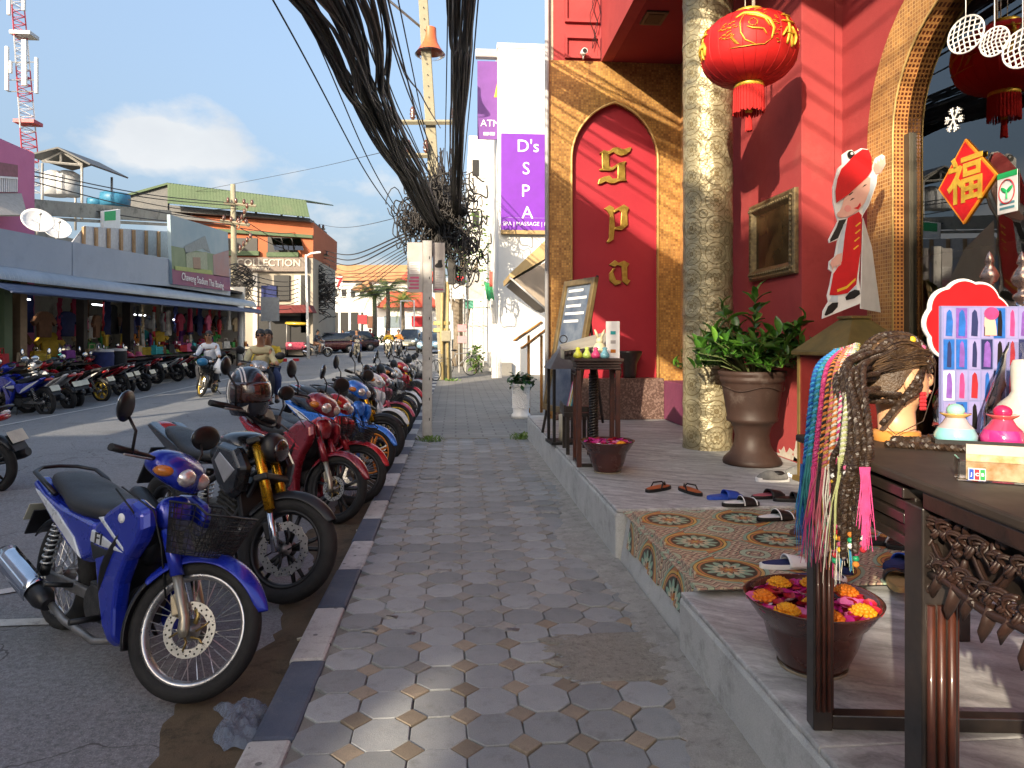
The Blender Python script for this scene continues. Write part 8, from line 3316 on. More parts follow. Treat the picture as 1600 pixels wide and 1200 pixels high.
cut('card',[(765,62),(790,58),(805,72),(850,48),(895,55),(918,110),(920,180),(945,110),(985,88),(1005,100),(1008,150),(985,200),(955,225),(950,280),(900,420),(862,480),(850,520),(848,700),(835,890),(845,960),(850,1050),(600,1150),(605,1100),(640,1040),(632,1000),(650,930),(665,850),(640,830),(645,780),(680,750),(700,640),(645,660),(640,640),(700,520),(688,480),(670,400),(668,300),(700,180),(730,150),(728,90)],WHITEP,0)
cut('pigtail',[(705,515),(755,505),(720,580),(700,630),(650,655),(648,640),(690,560)],BLACK,1)
cut('sleeve',[(735,540),(768,528),(752,620),(728,722),(690,740),(705,640)],mk('print_pale_blue',(.55,.62,.7),.5),2)
cut('raised_sleeve',[(858,445),(903,240),(925,215),(945,238),(938,290),(890,420),(858,470)],mk('print_pale_blue',(.55,.62,.7),.5),2)
cut('robe',[(760,500),(830,460),(850,482),(845,700),(820,880),(815,930),(760,985),(680,1000),(642,998),(667,860),(722,780),(742,600)],CRED,3)
cut('face',[(735,375),(880,235),(905,240),(900,320),(870,400),(830,450),(770,490),(710,500),(692,480),(720,430)],CSK,4)
cut('ear',circ(708,478,20),CSK,5)
cut('cap',[(745,155),(800,95),(850,58),(890,62),(910,110),(912,190),(880,240),(760,350),(682,405),(676,330),(690,250),(715,185)],CRED,6)
cut('cap_ball',circ(778,92,24),BLACK,5)
cut('cap_ball_shine',circ(783,85,9),WHITEP,6)
cut('hand',[(692,735),(722,725),(716,800),(704,812),(696,800),(686,825),(676,808),(660,836),(654,812),(645,800),(655,770)],CSK,4)
cut('waving_hand',[(925,180),(934,140),(946,150),(952,118),(964,140),(972,98),(982,130),(1000,98),(1000,150),(975,210),(940,215)],CSK,3)
for pts in([(640,1040),(660,1000),(700,1002),(695,1045)],[(755,985),(815,935),(825,968),(775,1000)]):
 cut('trouser',pts,mk('print_pale_blue',(.55,.62,.7),.5),2)
for pts in([(610,1125),(632,1070),(660,1048),(698,1045),(694,1075),(660,1112),(618,1132)],[(745,1012),(770,980),(805,962),(836,968),(840,992),(802,1020),(750,1032)]):
 cut('shoe',pts,BLACK,3)
for pts in([(770,392),(785,374),(803,372),(788,382)],[(852,305),(866,286),(882,284),(868,294)],[(765,350),(790,332),(792,336),(768,356)]):
 cut('eye_line',pts,BLACK,5)
cut('mouth',[(795,438),(820,428),(838,400),(842,420),(826,446)],CRED,5)
cut('cheek',circ(758,440,22),mk('print_blush',(.75,.3,.27),.5),5)
for(x,y)in((825,542),(823,588),(818,638),(812,690)):
 cut('button',[(x-18,y+10),(x+14,y-16),(x+18,y-10),(x-12,y+16)],YEL,4)
cut('hem',[(690,962),(750,940),(808,888),(810,902),(752,956),(692,978)],YEL,4)
b=MB()
b.add([PY(1140+x*.24165,220+y*.24165,YB+dy)for x,y,dy in((862,500,.015),(918,690,.13),(975,1110,.26),(845,1085,.015))],[(0,1,2,3)])
b.build('easel_back',WHITEP,boy,w=True,solid=.006)
XD=XG-.014
dm=thing('diamond_sign','red diamond sign with gold character and orange rim hanging at the window','sign',tuple(PX(1511,284,XD)))
dpts=[(1508,217),(1557,272),(1505,350),(1466,296)]
def dq(k,x_=XD):
 cx_,cy_=1510,284
 return[(lambda p:(p.y,p.z))(PX(cx_+(px-cx_)*k,cy_+(py-cy_)*k,x_))for px,py in dpts]
b=MB()
b.prism(dq(1),XD,XD+.012,'YZ')
b.build('rim',mk('orange_rim_print',(.75,.25,.02),.5),dm,w=True)
b=MB()
b.prism(dq(.93),XD-.003,XD-.0005,'YZ')
b.build('panel',CRED,dm,w=True)
q=PX(1508,285,XD-.004)
text('character','\u798f',.34,LGOLD,frame(q,(0,-1,0),(0,.09,1)),dm,.003,off=.006)
def onglass(nm,lab,cat,px,py):
 return thing(nm,lab,cat,tuple(PX(px,py,XG-.006)))
sn=onglass('snowflake_sticker','white snowflake sticker on the dark window','sticker',1490,187)
b=MB()
q=PX(1490,187,XG-.006)
for k in range(6):
 a=PI*k/3+.2
 d_=Vector((0,math.cos(a),math.sin(a)))
 b.tube([q,q+d_*.085],.006,4)
 for r_ in(.045,.065):
  for s in(-1,1):
   d2=Vector((0,math.cos(a+s*.9),math.sin(a+s*.9)))
   b.tube([q+d_*r_,q+d_*r_+d2*.028],.005,4)
b.build('flake',WHITEP,sn,w=True)
cs=onglass('window_card','white card with green top and leaf mark stuck to the window','card',1574,300)
c0,c1=PX(1559,273,XG-.006),PX(1590,329,XG-.006)
MB().bx(XG-.008,XG-.004,c0.y,c1.y,c1.z,c0.z).build('card',WHITEP,cs,w=True)
MB().bx(XG-.0105,XG-.0085,c0.y,c1.y,c0.z-.035,c0.z).build('green_band',mk('sign_green',(0.01,0.42,0.12),.5),cs,w=True)
cm_=(c0+c1)/2+Vector((-.0065,0,.005))
b=MB()
b.tube([cm_+Vector((0,.062*math.cos(2*PI*k/24),.075*math.sin(2*PI*k/24)))for k in range(25)],.004,4,cap=False)
b.build('red_ring',REDP,cs,w=True)
b=MB()
for s in(-1,1):
 b.ball(cm_+Vector((0,s*.022,.012)),(.002,.03,.013),8,6,Matrix.Rotation(s*.6,3,'X'))
b.tube([cm_+Vector((0,0,-.045)),cm_+Vector((0,0,.0))],.006,4)
b.build('leaf_mark',mk('sign_green',(0.01,0.42,0.12),.5),cs,w=True)
for k in range(2):
 MB().bx(XG-.0105,XG-.0085,c0.y-.02,c1.y+.02,c1.z+.025+.03*k,c1.z+.04+.03*k).build('print_line',mk('teal_print',(.1,.3,.36),.5),cs,w=True)
for(px,py,w_,lab)in((1509,54,.115,'largest white filigree disc hanging in the window arch, leftmost'),(1554,65,.085,'small white filigree disc hanging in the window arch, middle'),(1598,75,.11,'white filigree disc hanging in the window arch at the picture edge')):
 q=PX(px,py,XC_-.10)
 t=thing('hanging_disc',lab,'ornament',tuple(q),R(20))
 b=MB()
 b.lathe([(w_+.006*math.cos(2*PI*k/6),.006*math.sin(2*PI*k/6))for k in range(6)],28,(0,0,0),'X',closed=True)
 for k in range(7):
  y_=-w_+2*w_*(k+.5)/7
  h_=math.sqrt(max(0,w_*w_-y_*y_))
  b.tube([(0,y_,-h_),(0,y_+.02,0),(0,y_,h_)],.0045,4)
  b.tube([(0,-h_,y_),(0,0,y_+.015),(0,h_,y_)],.0045,4)
 b.build('disc',WHITEP,t)
 b=MB()
 b.tube([(0,0,w_),(0,0,5.2-q.z)],.003,4)
 b.build('string',WHITEP,t)
yp_=2.04
a_,c_=PY(1471,478,yp_),PY(1690,600,yp_)
pst=thing('hair_poster','upright poster of hair extension photos standing on the console','poster',((a_.x+c_.x)/2,yp_,ZT8))
MB().bx(a_.x,c_.x,yp_,yp_+.012,ZT8+.001,a_.z).build('board',mk('poster_ground',(.25,.26,.5),.5),pst,w=True)
b=MB()
pr=random.Random(4)
cols=[HB['blue'],HB['violet'],HB['pink'],BLACK,CLOTH['navy'],mk('print_lavender',(.3,.28,.55),.5),CLOTH['red'],mk('print_pale_blue',(.55,.62,.7),.5)]
ncol,nrow=11,4
for i in range(ncol):
 for j in range(nrow):
  x0,x1=a_.x+.006+(c_.x-a_.x-.01)*i/ncol,a_.x+(c_.x-a_.x-.006)*(i+1)/ncol
  z0,z1=ZT8+.006+(a_.z-ZT8-.01)*j/nrow,ZT8+(a_.z-ZT8-.006)*(j+1)/nrow
  MB().bx(x0,x1,yp_-.0015,yp_-.0005,z0,z1).build('photo_print',cols[pr.choice((0,5,5,7,4,1))],pst,w=True)
  b=MB()
  m_=(x0+x1)/2
  w_=(x1-x0)*pr.uniform(.2,.36)
  b.prism([(m_-w_,z0+.008),(m_+w_*.8,z0+.006),(m_+w_,z0+.05),(m_+w_*.6,z1-.012),(m_,z1-.005),(m_-w_*.7,z1-.015)],yp_-.003,yp_-.0018,'XZ')
  b.build('hair_print',cols[pr.choice((1,2,3,3,4,6,0))],pst,w=True)
p0=PY(1546,500,yp_)
b=MB()
b.prism([(p0.x+x*.6,p0.z+z*.8)for x,z in((-.03,-.06),(.035,-.06),(.03,-.02),(.02,.02),(-.005,.03),(-.03,.01),(-.035,-.02),(-.028,-.03))],yp_-.0045,yp_-.0033,'XZ')
b.build('face_print',CSK,pst,w=True)
b=MB()
b.prism([(p0.x+.024*math.cos(a)+.003,p0.z+.02+.02*math.sin(a))for a in[2*PI*k/14 for k in range(14)]],yp_-.0055,yp_-.0047,'XZ')
b.build('pink_hair_print',HB['pink'],pst,w=True)
sc_=thing('red_scalloped_sign','red sign with scalloped white edge standing behind the hair poster','sign',tuple(PY(1500,560,2.5)))
q=PY(1512,505,2.5)
for k,(rr_,mt_)in enumerate(((.158,WHITEP),(.148,CRED))):
 b=MB()
 b.prism([(q.x+(rr_+.012*abs(math.sin(4.5*a)))*math.cos(a)*1.05,q.z+(rr_+.012*abs(math.sin(4.5*a)))*math.sin(a))for a in[2*PI*k2/72 for k2 in range(72)]],2.5-.004*k,2.5-.0035-.004*k if k else 2.51,'XZ')
 b.build('panel' if k else 'white_edge',mt_,sc_,w=True)
MB().bx(q.x-.02,q.x+.02,2.512,2.53,.391,q.z).build('stake',WOODB,sc_,w=True)
for(px,yy,lab)in((1546,3.0,'twisted silver post with onion top, left of two behind the poster'),(1597,2.7,'twisted silver post with onion top at the right picture edge')):
 q=PY(px,392,yy)
 t=thing('twisted_post',lab,'post',(q.x,q.y,.39))
 h_=q.z-.39
 b=MB()
 b.lathe([(0,h_),(.012,h_-.02),(.02,h_-.05),(.012,h_-.06),(.03,h_-.09),(.04,h_-.115),(.03,h_-.14),(.016,h_-.15),(.016,h_-.17),(.032,h_-.18),(.034,h_-.195),(.018,h_-.21),(.018,.03),(.06,.02),(.06,.001)],20)
 b.build('post',mk('copper_silver',(.5,.42,.38),.25,.8,c2=(.38,.24,.18),sc=6),t)
 b=MB()
 for s in range(3):
  b.tube([(.017*math.cos(a+2.09*s),.017*math.sin(a+2.09*s),h_-.21-.012*a)for a in[i*.4 for i in range(70)]],.007,5)
 b.build('twist',CHROME,t)
MUSLIN=mk('white_muslin',(.68,.64,.56),.8,c2=(.6,.56,.48),sc=9,bump=.4,bsc=30)
for(px,py,s_,lab)in((1497,668,1.0,'white herbal compress in a clear bag beside the mannequin neck'),(1592,672,1.25,'larger white herbal compress in a clear bag at the right edge')):
 q=G(px,py,ZT8)
 if s_>1:
  q=PY(1596,600,1.82)
  q.z=ZT8
 t=thing('herbal_compress',lab,'herbal compress',(q.x,q.y,ZT8+.001))
 b=MB()
 b.lathe([(0,0),(.035*s_,.004),(.06*s_,.03*s_),(.062*s_,.05*s_),(.045*s_,.085*s_),(.024*s_,.105*s_),(.019*s_,.115*s_),(.021*s_,.17*s_),(.016*s_,.185*s_),(0,.187*s_)],20)
 b.build('compress',MUSLIN,t)
 b=MB()
 rows=[]
 for i in range(10):
  z=.225*s_*i/9
  rr_=(.072 if i<4 else.072-.008*(i-3))*s_
  rows.append([((rr_+rnd.gauss(0,.004))*math.cos(2*PI*k/18),(rr_+rnd.gauss(0,.004))*math.sin(2*PI*k/18),z)for k in range(18)])
 b.grid(rows,True,True)
 b.build('clear_bag',CLEAR,t,fix=False)
tr0=G(1545,706,ZT8)
tray=thing('black_tray','low black tray holding three small oil burners','tray',(tr0.x+.03,tr0.y+.01,ZT8+.001),-R(27))
MB().bx(-.14,.16,-.045,.06,0,.006).build('base',BLACK,tray)
for(x0,x1,y0_,y1_)in((-.14,.16,-.05,-.0452),(-.14,.16,.0602,.065),(-.146,-.1402,-.05,.065),(.1602,.166,-.05,.065)):
 MB().bx(x0,x1,y0_,y1_,0,.028).build('rim',BLACK,tray)
for k,(nm,top_,low_,lid)in enumerate((('turquoise and lilac',(.45,.4,.42),(.25,.58,.6),(.3,.6,.5)),('pink',(.5,.05,.12),(.58,.03,.2),(.6,.02,.1)),('lime and olive',(.45,.42,.1),(.5,.6,.12),(.05,.03,.03)))):
 off=tray.matrix_basis@Vector((-.09+.105*k,.01,.0065))
 t=thing('oil_burner',nm+' striped ceramic oil burner on the black tray','oil burner',tuple(off))
 MT,ML,MR=mk('ceramic_a%d'%k,top_,.12,coat=.8),mk('ceramic_b%d'%k,low_,.12,coat=.8),mk('ceramic_c%d'%k,(.62,.4,.12)if k!=1 else(.6,.1,.1),.15,coat=.8)
 b=MB()
 b.lathe([(0,0),(.04,0),(.05,.012),(.051,.03),(.042,.048)],24)
 b.build('body',ML,t)
 b=MB()
 b.lathe([(.042,.0481),(.03,.062),(.023,.075)],24)
 b.build('neck',MT,t)
 b=MB()
 b.lathe([(.023,.0751),(.036,.084),(.037,.087),(.025,.085),(0,.083)],24)
 b.build('rim',MR,t)
 b=MB()
 b.ball((0,0,.094),(.022,.022,.018),14,8)
 b.build('stopper',mk('ceramic_d%d'%k,lid,.12,coat=.8),t)
ah=G(1552,752,ZT8)
ac=thing('card_holder','clear acrylic card holder with temple card and small payment logo','card holder',(ah.x,ah.y,ZT8+.001),-R(30))
b=MB()
for(x0,x1,y0_,y1_,z0,z1)in((-.065,.065,-.03,.03,0,.003),(-.065,-.062,-.03,.03,.003,.045),(.062,.065,-.03,.03,.003,.045),(-.062,.062,-.03,-.0272,.003,.042),(-.02,-.017,-.027,.03,.003,.03)):
 MB().bx(x0,x1,y0_,y1_,z0,z1).build('acrylic_plate',ACRYL,ac)
MB().bx(-.05,.06,-.022,-.018,.004,.075).build('card',mk('card_photo',(.45,.2,.06),.4,c2=(.6,.48,.3),sc=40),ac)
MB().bx(-.05,.06,-.0235,-.0222,.055,.075).build('card_sky',mk('card_sky',(.5,.45,.4),.4),ac)
MB().bx(-.048,-.018,-.034,-.0305,.004,.028).build('logo_panel',WHITEP,ac)
for k,(ch,c_)in enumerate((('J',(.01,.06,.4)),('C',(.5,.01,.03)),('B',(.01,.28,.06)))):
 b=MB()
 x_=-.0465+.0095*k
 b.bx(x_,x_+.0082,-.0352,-.0341,.0055,.0265)
 b.build('logo_bar',mk('logo_%s'%ch,c_,.4),ac)
 text('logo_letter',ch,.0085,WHITEP,ac.matrix_basis@frame((x_+.0041,-.0355,.016),(1,0,0),(0,0,1)),ac,.0003,off=.0003)
sb=G(934,727,.45)
st2=thing('carved_stand','small dark carved wooden stand with slender red brown legs behind the petal bowl','stand',(sb.x,sb.y+.08,.45),-R(4))
H2=.925
for(x,y)in((-.165,-.165),(.165,-.165),(-.165,.165),(.165,.165)):
 b=MB()
 b.bx(x-.02,x+.02,y-.02,y+.02,.001,H2-.1)
 b.build('leg',WOODR,st2,bevel=.004)
for(x0,x1,y0_,y1_)in((-.144,.144,-.18,-.15),(-.18,-.15,-.144,.144),(.15,.18,-.144,.144)):
 MB().bx(x0,x1,y0_,y1_,.002,.03).build('stretcher',WOODB,st2,bevel=.003)
MB().bx(-.21,.21,-.21,.21,H2-.025,H2).build('top',WOODD,st2,bevel=.004)
b=MB()
for z,o_ in((H2-.04,.195),(H2-.062,.186),(H2-.084,.192)):
 b.bx(-o_,o_,-o_,o_,z-.009,z+.009)
b.build('moulded_apron',WOODD,st2,bevel=.003)
b=MB()
for k in range(7):
 for s in(-1,1):
  y_=-.15+.05*k
  pts=[(s*.19,y_+.02*math.cos(a),H2-.12+.02*math.sin(a))for a in[5.5*i/8 for i in range(9)]]
  b.tube(pts,.007,5)
b.build('side_carving',WOODD,st2)
b=MB()
b.tube([(.02,.32,.001),(.02,.32,H2-.1)],.035,10)
for s in range(3):
 b.tube([(.02+.036*math.cos(a+2.1*s),.32+.036*math.sin(a+2.1*s),.05+.012*a)for a in[i*.5 for i in range(120)]],.012,5)
dc=thing('display_case','carved wooden display case with pale slanting lid on a twisted leg','display case',(sb.x,sb.y+.08,.45),-R(4))
b.build('twisted_leg',WOODB,dc)
b=MB()
b.add([(-.26,.2,H2-.02),(.16,.2,H2-.02),(.16,.62,H2-.02),(-.26,.62,H2-.02),(-.26,.2,H2+.06),(.16,.2,H2+.12),(.16,.62,H2+.22),(-.26,.62,H2+.1)],[(3,2,1,0),(4,5,6,7),(0,1,5,4),(1,2,6,5),(2,3,7,6),(3,0,4,7)])
b.build('case',WOODB,dc,bevel=.006)
b=MB()
b.add([(-.27,.19,H2+.063),(.17,.19,H2+.125),(.17,.63,H2+.228),(-.27,.63,H2+.106)],[(0,1,2,3)])
b.build('slanting_lid',mk('grey_worn_lid',(.28,.26,.21),.6,c2=(.36,.34,.28),sc=5),dc,solid=.014)
b=MB()
for k in range(12):
 b.ball((-.24+.034*k,.185,H2+.03+.005*k),(.014,.008,.02),8,5)
b.build('front_carving',WOODD,dc)
ztop=.45+H2+.001
for(px,c_,lab,s_)in((903,(.6,.62,.05),'small yellow ceramic bottle on the carved stand',1),(917,(.45,.6,.12),'small lime ceramic bottle on the carved stand',.9),(931,(.6,.05,.18),'small pink ceramic bottle on the carved stand',1),(945,(.2,.5,.6),'small pale blue ceramic bottle on the carved stand',1)):
 p_=PY(px,550,sb.y-.03+.01*s_)
 o=MB()
 o.lathe([(0,0),(.03*s_,0),(.042*s_,.015),(.04*s_,.035),(.022*s_,.06),(.016*s_,.075),(.024*s_,.085),(.012,.095),(0,.097)],18)
 o=o.build('ceramic_bottle',mk('glaze_%d'%px,c_,.12,coat=.8))
 o.location=(p_.x,p_.y,ztop)
 tag(o,lab,'bottle')
p_=PY(937,545,sb.y+.1)
bn=thing('rabbit_figure','cream rabbit figure with long ears on the carved stand','figurine',(p_.x,p_.y,ztop))
b=MB()
b.ball((0,0,.07),(.06,.05,.07),14,10)
b.ball((0,0,.15),(.032,.03,.034),12,8)
for s in(-1,1):
 b.tube([(s*.012,0,.17),(s*.03,0,.215),(s*.045,0,.25)],[.009,.013,.005],8)
b.build('rabbit',mk('cream_glaze',(.6,.55,.36),.3,coat=.4),bn)
p0_,p1_=PY(947,502,sb.y+.05),PY(968,550,sb.y+.05)
fl=thing('flyer_stand','white upright flyer with three small pictures on the carved stand','flyer',((p0_.x+p1_.x)/2,sb.y+.05,ztop),R(-6))
w_=(p1_.x-p0_.x)/2
MB().bx(-w_,w_,0,.006,0,p0_.z-ztop).build('sheet',WHITEP,fl)
for k in range(3):
 MB().bx(-.02,.025,-.003,-.0005,.045+.08*k,.075+.08*k).build('picture',[CLOTH['orange'],GREYP,CLOTH['turquoise']][k],fl)
fb_=thing('framed_board','tall gilt framed notice board leaning back at the platform edge','notice board',(1.10,7.55,.45))
Mx=frame((1.17,7.85,.78),(.35,-1,0),(.19,.05,1))
Mx=Matrix.Translation((-1.10,-7.55,-.45))@Mx
hw,hh=.29,.70
b=MB(Mx)
b.add([(-hw,0,.0),(hw,0,0),(hw,2*hh,0),(-hw,2*hh,0)],[(0,1,2,3)])
b.build('print',mk('board_print',(.045,.07,.12),.45,c2=(.16,.19,.23),sc=4,det=8),fb_,solid=.01)
for(x0,x1,y0_,y1_)in((-hw-.07,-hw,-.07,2*hh+.07),(hw,hw+.07,-.07,2*hh+.07),(-hw,hw,-.07,0),(-hw,hw,2*hh,2*hh+.07)):
 b=MB(Mx)
 b.bx(x0,x1,y0_,y1_,-.02,.035)
 b.build('gilt_frame',mk('gilt',(.24,.18,.085),.4,.5,c2=(.16,.11,.05),sc=9),fb_,bevel=.008)
for k in range(6):
 b=MB(Mx)
 b.bx(-.24,.2-.1*(k%2),1.42-.09*k,1.45-.09*k,.0055,.008)
 b.build('print_line',WHITEP,fb_)
for s in(-1,1):
 b=MB(Mx)
 b.tube([(s*.3,1.5,-.03),(s*.36,-.34,-.03)],.018,6)
 b.build('easel_leg',WOODB,fb_)
b=MB(Mx)
b.tube([(0,1.5,-.04),(0,-.1,-.6)],.018,6)
b.build('easel_leg',WOODB,fb_)
q=G(857,690,.45)
ml=thing('metal_lantern','tall grey black metal lantern with pointed roof at the platform edge','lantern',(1.13,7.3,.45),R(5))
hw=.13
for sx_ in(-1,1):
 for sy_ in(-1,1):
  MB().bx(sx_*hw-.014,sx_*hw+.014,sy_*hw-.014,sy_*hw+.014,.03,.78).build('corner_post',BLACK,ml)
MB().bx(-hw-.03,hw+.03,-hw-.03,hw+.03,0,.03).build('base',BLACK,ml)
b=MB()
b.add([(-.18,-.18,.785),(.18,-.18,.785),(.18,.18,.785),(-.18,.18,.785),(-.03,-.03,1.02),(.03,-.03,1.02),(.03,.03,1.02),(-.03,.03,1.02)],[(0,1,5,4),(1,2,6,5),(2,3,7,6),(3,0,4,7),(4,5,6,7),(3,2,1,0)])
b.build('roof',mk('grey_lead',(.11,.11,.12),.5,.3),ml)
b=MB()
b.tube([(0,0,1.02),(0,0,1.05)],.012,6)
b.lathe([(.04+.006*math.cos(2*PI*k/6),.006*math.sin(2*PI*k/6))for k in range(6)],18,(0,0,1.09),'Y',closed=True)
b.build('ring',BLACK,ml)
b=MB()
b.lathe([(0,.03),(.05,.03),(.05,.3),(0,.3)],16)
b.build('candle',mk('wax',(.6,.55,.42),.5),ml)
rk=thing('brochure_rack','low black rack of colourful brochures before the gilt board','rack',(1.17,6.75,.45),R(-4))
for(x,y)in((-.1,-.2),(.1,-.2),(-.1,.2),(.1,.2)):
 MB().bx(x-.017,x+.017,y-.017,y+.017,0,.36).build('leg',WOODB,rk)
MB().bx(-.14,.14,-.25,.25,.36,.40).build('shelf',WOODB,rk,bevel=.004)
MB().bx(-.14,-.125,-.25,.25,.402,.47).build('front_lip',WOODB,rk)
MB().bx(-.124,.14,-.25,-.235,.402,.46).build('side_lip',WOODB,rk)
for k in range(9):
 o=MB().box((0,0,.13),(.012,.046,.26),(0,.22,0)).build('brochure',[WHITEP,CLOTH['red'],CLOTH['orange'],CLOTH['navy'],CLOTH['turquoise'],CREAMP,CLOTH['yellow'],WHITEP,CLOTH['pink']][k])
 o.location=(1.15,6.55+.052*k,.855)
 tag(o,['white','red','orange','navy','turquoise','cream','yellow','second white','pink'][k]+' brochure standing in the low black rack','brochure','brochures in the rack')
q=PY(980,575,9.42)
bp_=MB()
bp_.lathe([(0,0),(.13,0),(.15,.05),(.17,.2),(.28,.33),(.29,.36),(.26,.37),(.2,.3),(0,.28)],28)
bp_=bp_.build('black_planter',WOODB)
bp_.location=(PY(985,575,9.36).x,9.40,1.011)
bp_.scale=(.6,.45,1)
tag(bp_,'flared black planter on the granite plinth under the letters','planter')
yl=13.2
t=thing('tilted_rack','pair of tilted orange wood framed trays against the sunny white wall','rack',(1.6,yl,.12))
for k,dz in enumerate((0,-.14)):
 b=MB()
 c0=PY(803+12*k,532+12*k,yl)
 c1=PY(846+9*k,503+10*k,yl)
 b.add([c0,c1,c1+Vector((.1,.6,0)),c0+Vector((.1,.6,0))],[(0,1,2,3)])
 tr_o=b.build('tray',WHITEP,t,w=True,solid=.02)
 b=MB()
 b.tube([c0,c1,c1+Vector((.1,.6,0)),c0+Vector((.1,.6,0)),c0],.02,4,cap=False)
 b.build('tray_edge',mk('orange_wood',(.5,.22,.05),.5),t,w=True)
for(px)in(826,846):
 b=MB()
 p_=PY(px,540,yl+.2)
 b.tube([(p_.x,p_.y,.13),(p_.x,p_.y,p_.z+.2)],.03,6)
 b.build('leg',mk('orange_wood',(.5,.22,.05),.5),t,w=True)
q=PY(814,592,12.6)
lp_=thing('lattice_planter','white pierced lattice planter with dark foliage at the sunny wall','planter',(q.x,12.6,.12))
b=MB()
for k in range(26):
 a0,a1=2*PI*k/26,2*PI*(k+5)/26
 b.tube([(.15*math.cos(a0),.15*math.sin(a0),.18),(.15*math.cos((a0+a1)/2),.15*math.sin((a0+a1)/2),.36),(.16*math.cos(a1),.16*math.sin(a1),.55)],.014,4)
 b.tube([(.15*math.cos(a1),.15*math.sin(a1),.18),(.15*math.cos((a0+a1)/2),.15*math.sin((a0+a1)/2),.36),(.16*math.cos(a0),.16*math.sin(a0),.55)],.014,4)
b.build('lattice',WHITEP,lp_)
b=MB()
b.lathe([(0,0),(.17,0),(.17,.06),(.14,.1),(.15,.18),(.15,.2)],20)
b.lathe([(.15,.54),(.2,.58),(.2,.62),(.1,.6)],20)
b.build('pot',WHITEP,lp_)
bushy(lp_,(0,0,.68),(.24,.24,.14),220,.12,LG[2],31)
def shoe(kind,lab,px,py,z,hd,cs_,cu_,ins=None,L_=.26):
 q=G(px,py,z)
 t=thing('shoe',lab,'shoe',(q.x,q.y,z+.001),R(hd),'shoes left on the platform')
 MS=cs_
 outl=[]
 for k in range(26):
  a=2*PI*k/26
  x=math.cos(a)*L_/2
  w_=.046+.008*math.cos(a)
  outl.append((x,math.sin(a)*w_*(abs(math.sin(a))**-.25 if abs(math.sin(a))>.05 else 1)))
 th_=.022 if kind!='clog' else.03
 b=MB()
 b.prism(outl,0,th_,'XY',.02,.2)
 b.build('sole',MS,t)
 b=MB()
 b.prism([(x*.9,y*.88)for x,y in outl],th_+.0003,th_+.003,'XY')
 b.build('insole',ins or cu_,t)
 if kind=='slide':
  b=MB()
  rows=[]
  for i in range(7):
   x=.0+.095*i/6
   w_=.052+.003*math.sin(PI*i/6)
   rows.append([(x,w_*math.cos(a),.008+(.052-.02*i/6)*math.sin(a))for a in[PI*k/12 for k in range(13)]])
  b.grid(rows)
  b.build('strap',cu_,t,solid=.006)
  if ins is WHITEP:
   b=MB()
   for x in(.004,.09):
    b.tube([(x,.055*math.cos(a),.01+(.054-.2*x)*math.sin(a))for a in[PI*k/12 for k in range(13)]],.004,4)
   b.build('white_piping',WHITEP,t)
 elif kind=='flip':
  for s in(-1,1):
   b=MB()
   b.tube([(.085,0,th_),(.06,s*.012,th_+.03),(.0,s*.042,th_+.028),(-.02,s*.047,th_-.004)],[.004,.006,.006,.005],6)
   b.build('thong',cu_,t)
 else:
  b=MB()
  rows=[]
  for i in range(10):
   x=-.11+.23*i/9
   hh_=(.055,.06,.05,.048,.062,.068,.06,.05,.038,.012)[i]
   w_=.05*math.sqrt(max(.02,1-(x/.128)**2))+.004
   a0=0 if i>3 else 0
   rows.append([(x,w_*math.cos(a),th_*.6+hh_*(math.sin(a)if i>3 or i==0 else min(math.sin(a),.62)))for a in[PI*k/12 for k in range(13)]])
  b.grid(rows)
  b.build('upper',cu_,t,solid=.005,sub=1)
  b=MB()
  b.ball((-.045,0,.06),(.05,.03,.02),12,6)
  b.build('opening',BLACK,t)
 return t
NAVY,SBL,SBK,SBR,STAN,SGR=CLOTH['navy'],mk('rubber_blue',(.02,.07,.42),.5),BLACK,mk('shoe_brown',(.09,.045,.03),.6),mk('cork_tan',(.4,.26,.1),.7),mk('canvas_grey',(.13,.13,.125),.8,c2=(.18,.18,.17),sc=30)
OSO=mk('sole_orange',(.5,.12,.03),.6,c2=(.3,.08,.03),sc=30)
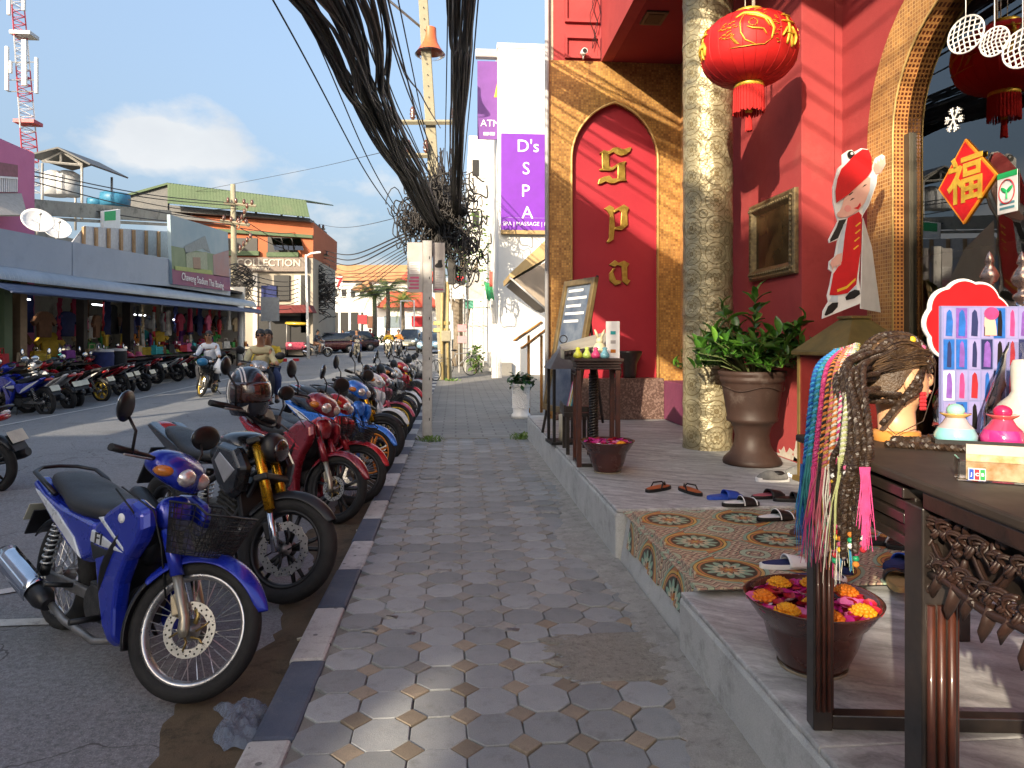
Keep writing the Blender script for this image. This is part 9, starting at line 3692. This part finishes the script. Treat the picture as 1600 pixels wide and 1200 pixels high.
for a_ in(('flip','black thong sandal with orange insole, left of its pair',1028,766,.45,35,SBK,SBK,OSO),('flip','black thong sandal with orange insole, right of its pair',1079,770,.45,105,SBK,SBK,OSO),('slide','bright blue rubber slide shoe pointing to the door',1132,779,.45,8,SBL,SBL,SBL),('slide','black slide shoe with white piping beside the blue one',1157,790,.45,5,SBK,SBK,WHITEP),('slide','plain black slide shoe with floral insole below the grey clogs',1200,778,.45,12,SBK,SBK,CLOTH['rose']if 'rose' in CLOTH else HB['rose']),('slide','plain black slide shoe right of the floral one',1238,783,.45,-5,SBK,SBK,SBK),('slide','black slide shoe with white piping alone on the tiles',1212,812,.434,10,SBK,SBK,WHITEP),('clog','grey canvas shoe with white sole by the urn, front one',1207,752,.45,175,WHITEP,SGR,SGR),('clog','grey canvas shoe with white sole by the urn, rear one',1250,744,.45,170,WHITEP,SGR,SGR),('flip','dark brown thong sandal behind the coloured braids',1262,832,.434,20,SBR,SBR,SBR),('slide','white slide shoe with navy insole, rear of its pair',1227,886,.434,2,WHITEP,WHITEP,NAVY),('slide','white slide shoe with navy insole, front of its pair',1277,908,.434,-8,WHITEP,WHITEP,NAVY),('clog','navy closed shoe standing behind the white pair',1312,885,.434,80,NAVY,NAVY,SBK),('flip','black thong sandal with silver strap on the tiles',1382,850,.434,-5,SBK,GREYP,SBK),('flip','black thong sandal near the console leg',1425,858,.434,-12,SBK,SBK,SBK),('slide','blue slide shoe beside the console leg',1408,884,.434,25,NAVY,SBL,NAVY),('slide','tan cork soled sandal beside the console leg',1402,912,.434,60,STAN,SBK,STAN),('slide','brown sandal right of the console leg',1497,922,.434,95,SBR,SBR,mk('insole_brown',(.2,.12,.09),.7)),('clog','red and black running shoe farther back under the console',1408,778,.45,10,CLOTH['red'],SBK,SBK),('clog','dark grey shoe with a white stripe farther back under the console',1380,772,.45,170,WHITEP,SGR,SGR),('clog','beige canvas shoe with red sole behind the braids',1335,800,.45,5,CLOTH['red'],CLOTH['beige'],SGR),('clog','pink trainer at the back by the window',1385,758,.45,20,WHITEP,CLOTH['pink'],SGR)):
 shoe(*a_)
mat_=MB().bx(0,.9,0,.6,0,.012).build('door_mat',mk('door_mat',(.05,.045,.04),.95,c2=(.08,.07,.06),sc=50))
mp_c=G(1400,812,.434)
mat_.location=(mp_c.x-.35,mp_c.y-.1,.451)
tag(mat_,'dark worn door mat among the shoes before the window','mat')
pg=G(378,1130,.045)
bagl=thing('plastic_bag','crumpled clear plastic bag lying against the kerb','bag',(pg.x,pg.y,.04),R(18))
b=MB()
rows=[]
for i in range(24):
 row=[]
 for j in range(16):
  u_,v_=i/23-.5,j/15-.5
  ed_=max(0,1-(2*max(abs(u_),abs(v_)))**4)
  row.append((v_*.17+.02*math.sin(9*u_),u_*.34+.012*math.sin(13*v_),ed_*(.02+.03*rnd.random())+.008*abs(math.sin(17*u_+9*v_))))
 rows.append(row)
b.grid(rows)
m_,t_=newmat('crinkled_film')
t_.base((.3,.37,.5))
t_.set(Roughness=.07,Metallic=0.0)
t_.p.inputs['Transmission Weight'].default_value=.2
t_.p.inputs['Alpha'].default_value=.62
t_.bump(t_.noise(t_.coord(),60,5,.7),1.0,.02)
b.build('film',m_,bagl,fix=False)
for(px,py,n_,h_,lab)in((672,690,70,.09,'tuft of grass at the foot of the sign post'),(818,686,90,.10,'tuft of weeds where the platform begins'),(704,600,60,.2,'weeds at the foot of the utility pole'),(520,962,14,.03,'tiny green sprig lying in the gutter')):
 q=G(px,py,.12)
 t=thing('weed_tuft',lab,'weeds',(q.x,q.y,.121 if py!=962 else.036))
 b=MB()
 for k in range(n_):
  a=rnd.uniform(0,6.3)
  p_=Vector((rnd.gauss(0,.09 if h_>.05 else.012),rnd.gauss(0,.05 if h_>.05 else.012),0))
  d_=Vector((math.cos(a),math.sin(a),0))
  hh_=h_*rnd.uniform(.4,1.1)
  s_=Vector((-d_.y,d_.x,0))*.006*(1.6 if h_<.05 else 1)
  b.add([p_-s_,p_+s_,p_+d_*hh_*.5+Vector((0,0,hh_*.8))+s_*.6,p_+d_*hh_*.9+Vector((0,0,hh_))],[(0,1,2,3)])
 b.build('blades',LEAF2,t,fix=False)
for(px,py)in((530,970),(470,1000),(455,1085),(560,830)):
 q=G(px,py,.035)
 o=MB().box((0,0,.006),(.035,.014,.01)).build('litter_scrap',mk('paper_scrap',(.5,.46,.36),.8))
 o.location=(q.x,q.y,.036)
 o.rotation_euler=(0,0,rnd.uniform(0,3))
 tag(o,{530:'cigarette butt beside the green sprig in the gutter',470:'paper scrap in the gutter behind the blue motorbike wheel',455:'paper scrap beside the crumpled clear bag',560:'paper scrap in the gutter under the second motorbike'}[px],'litter')
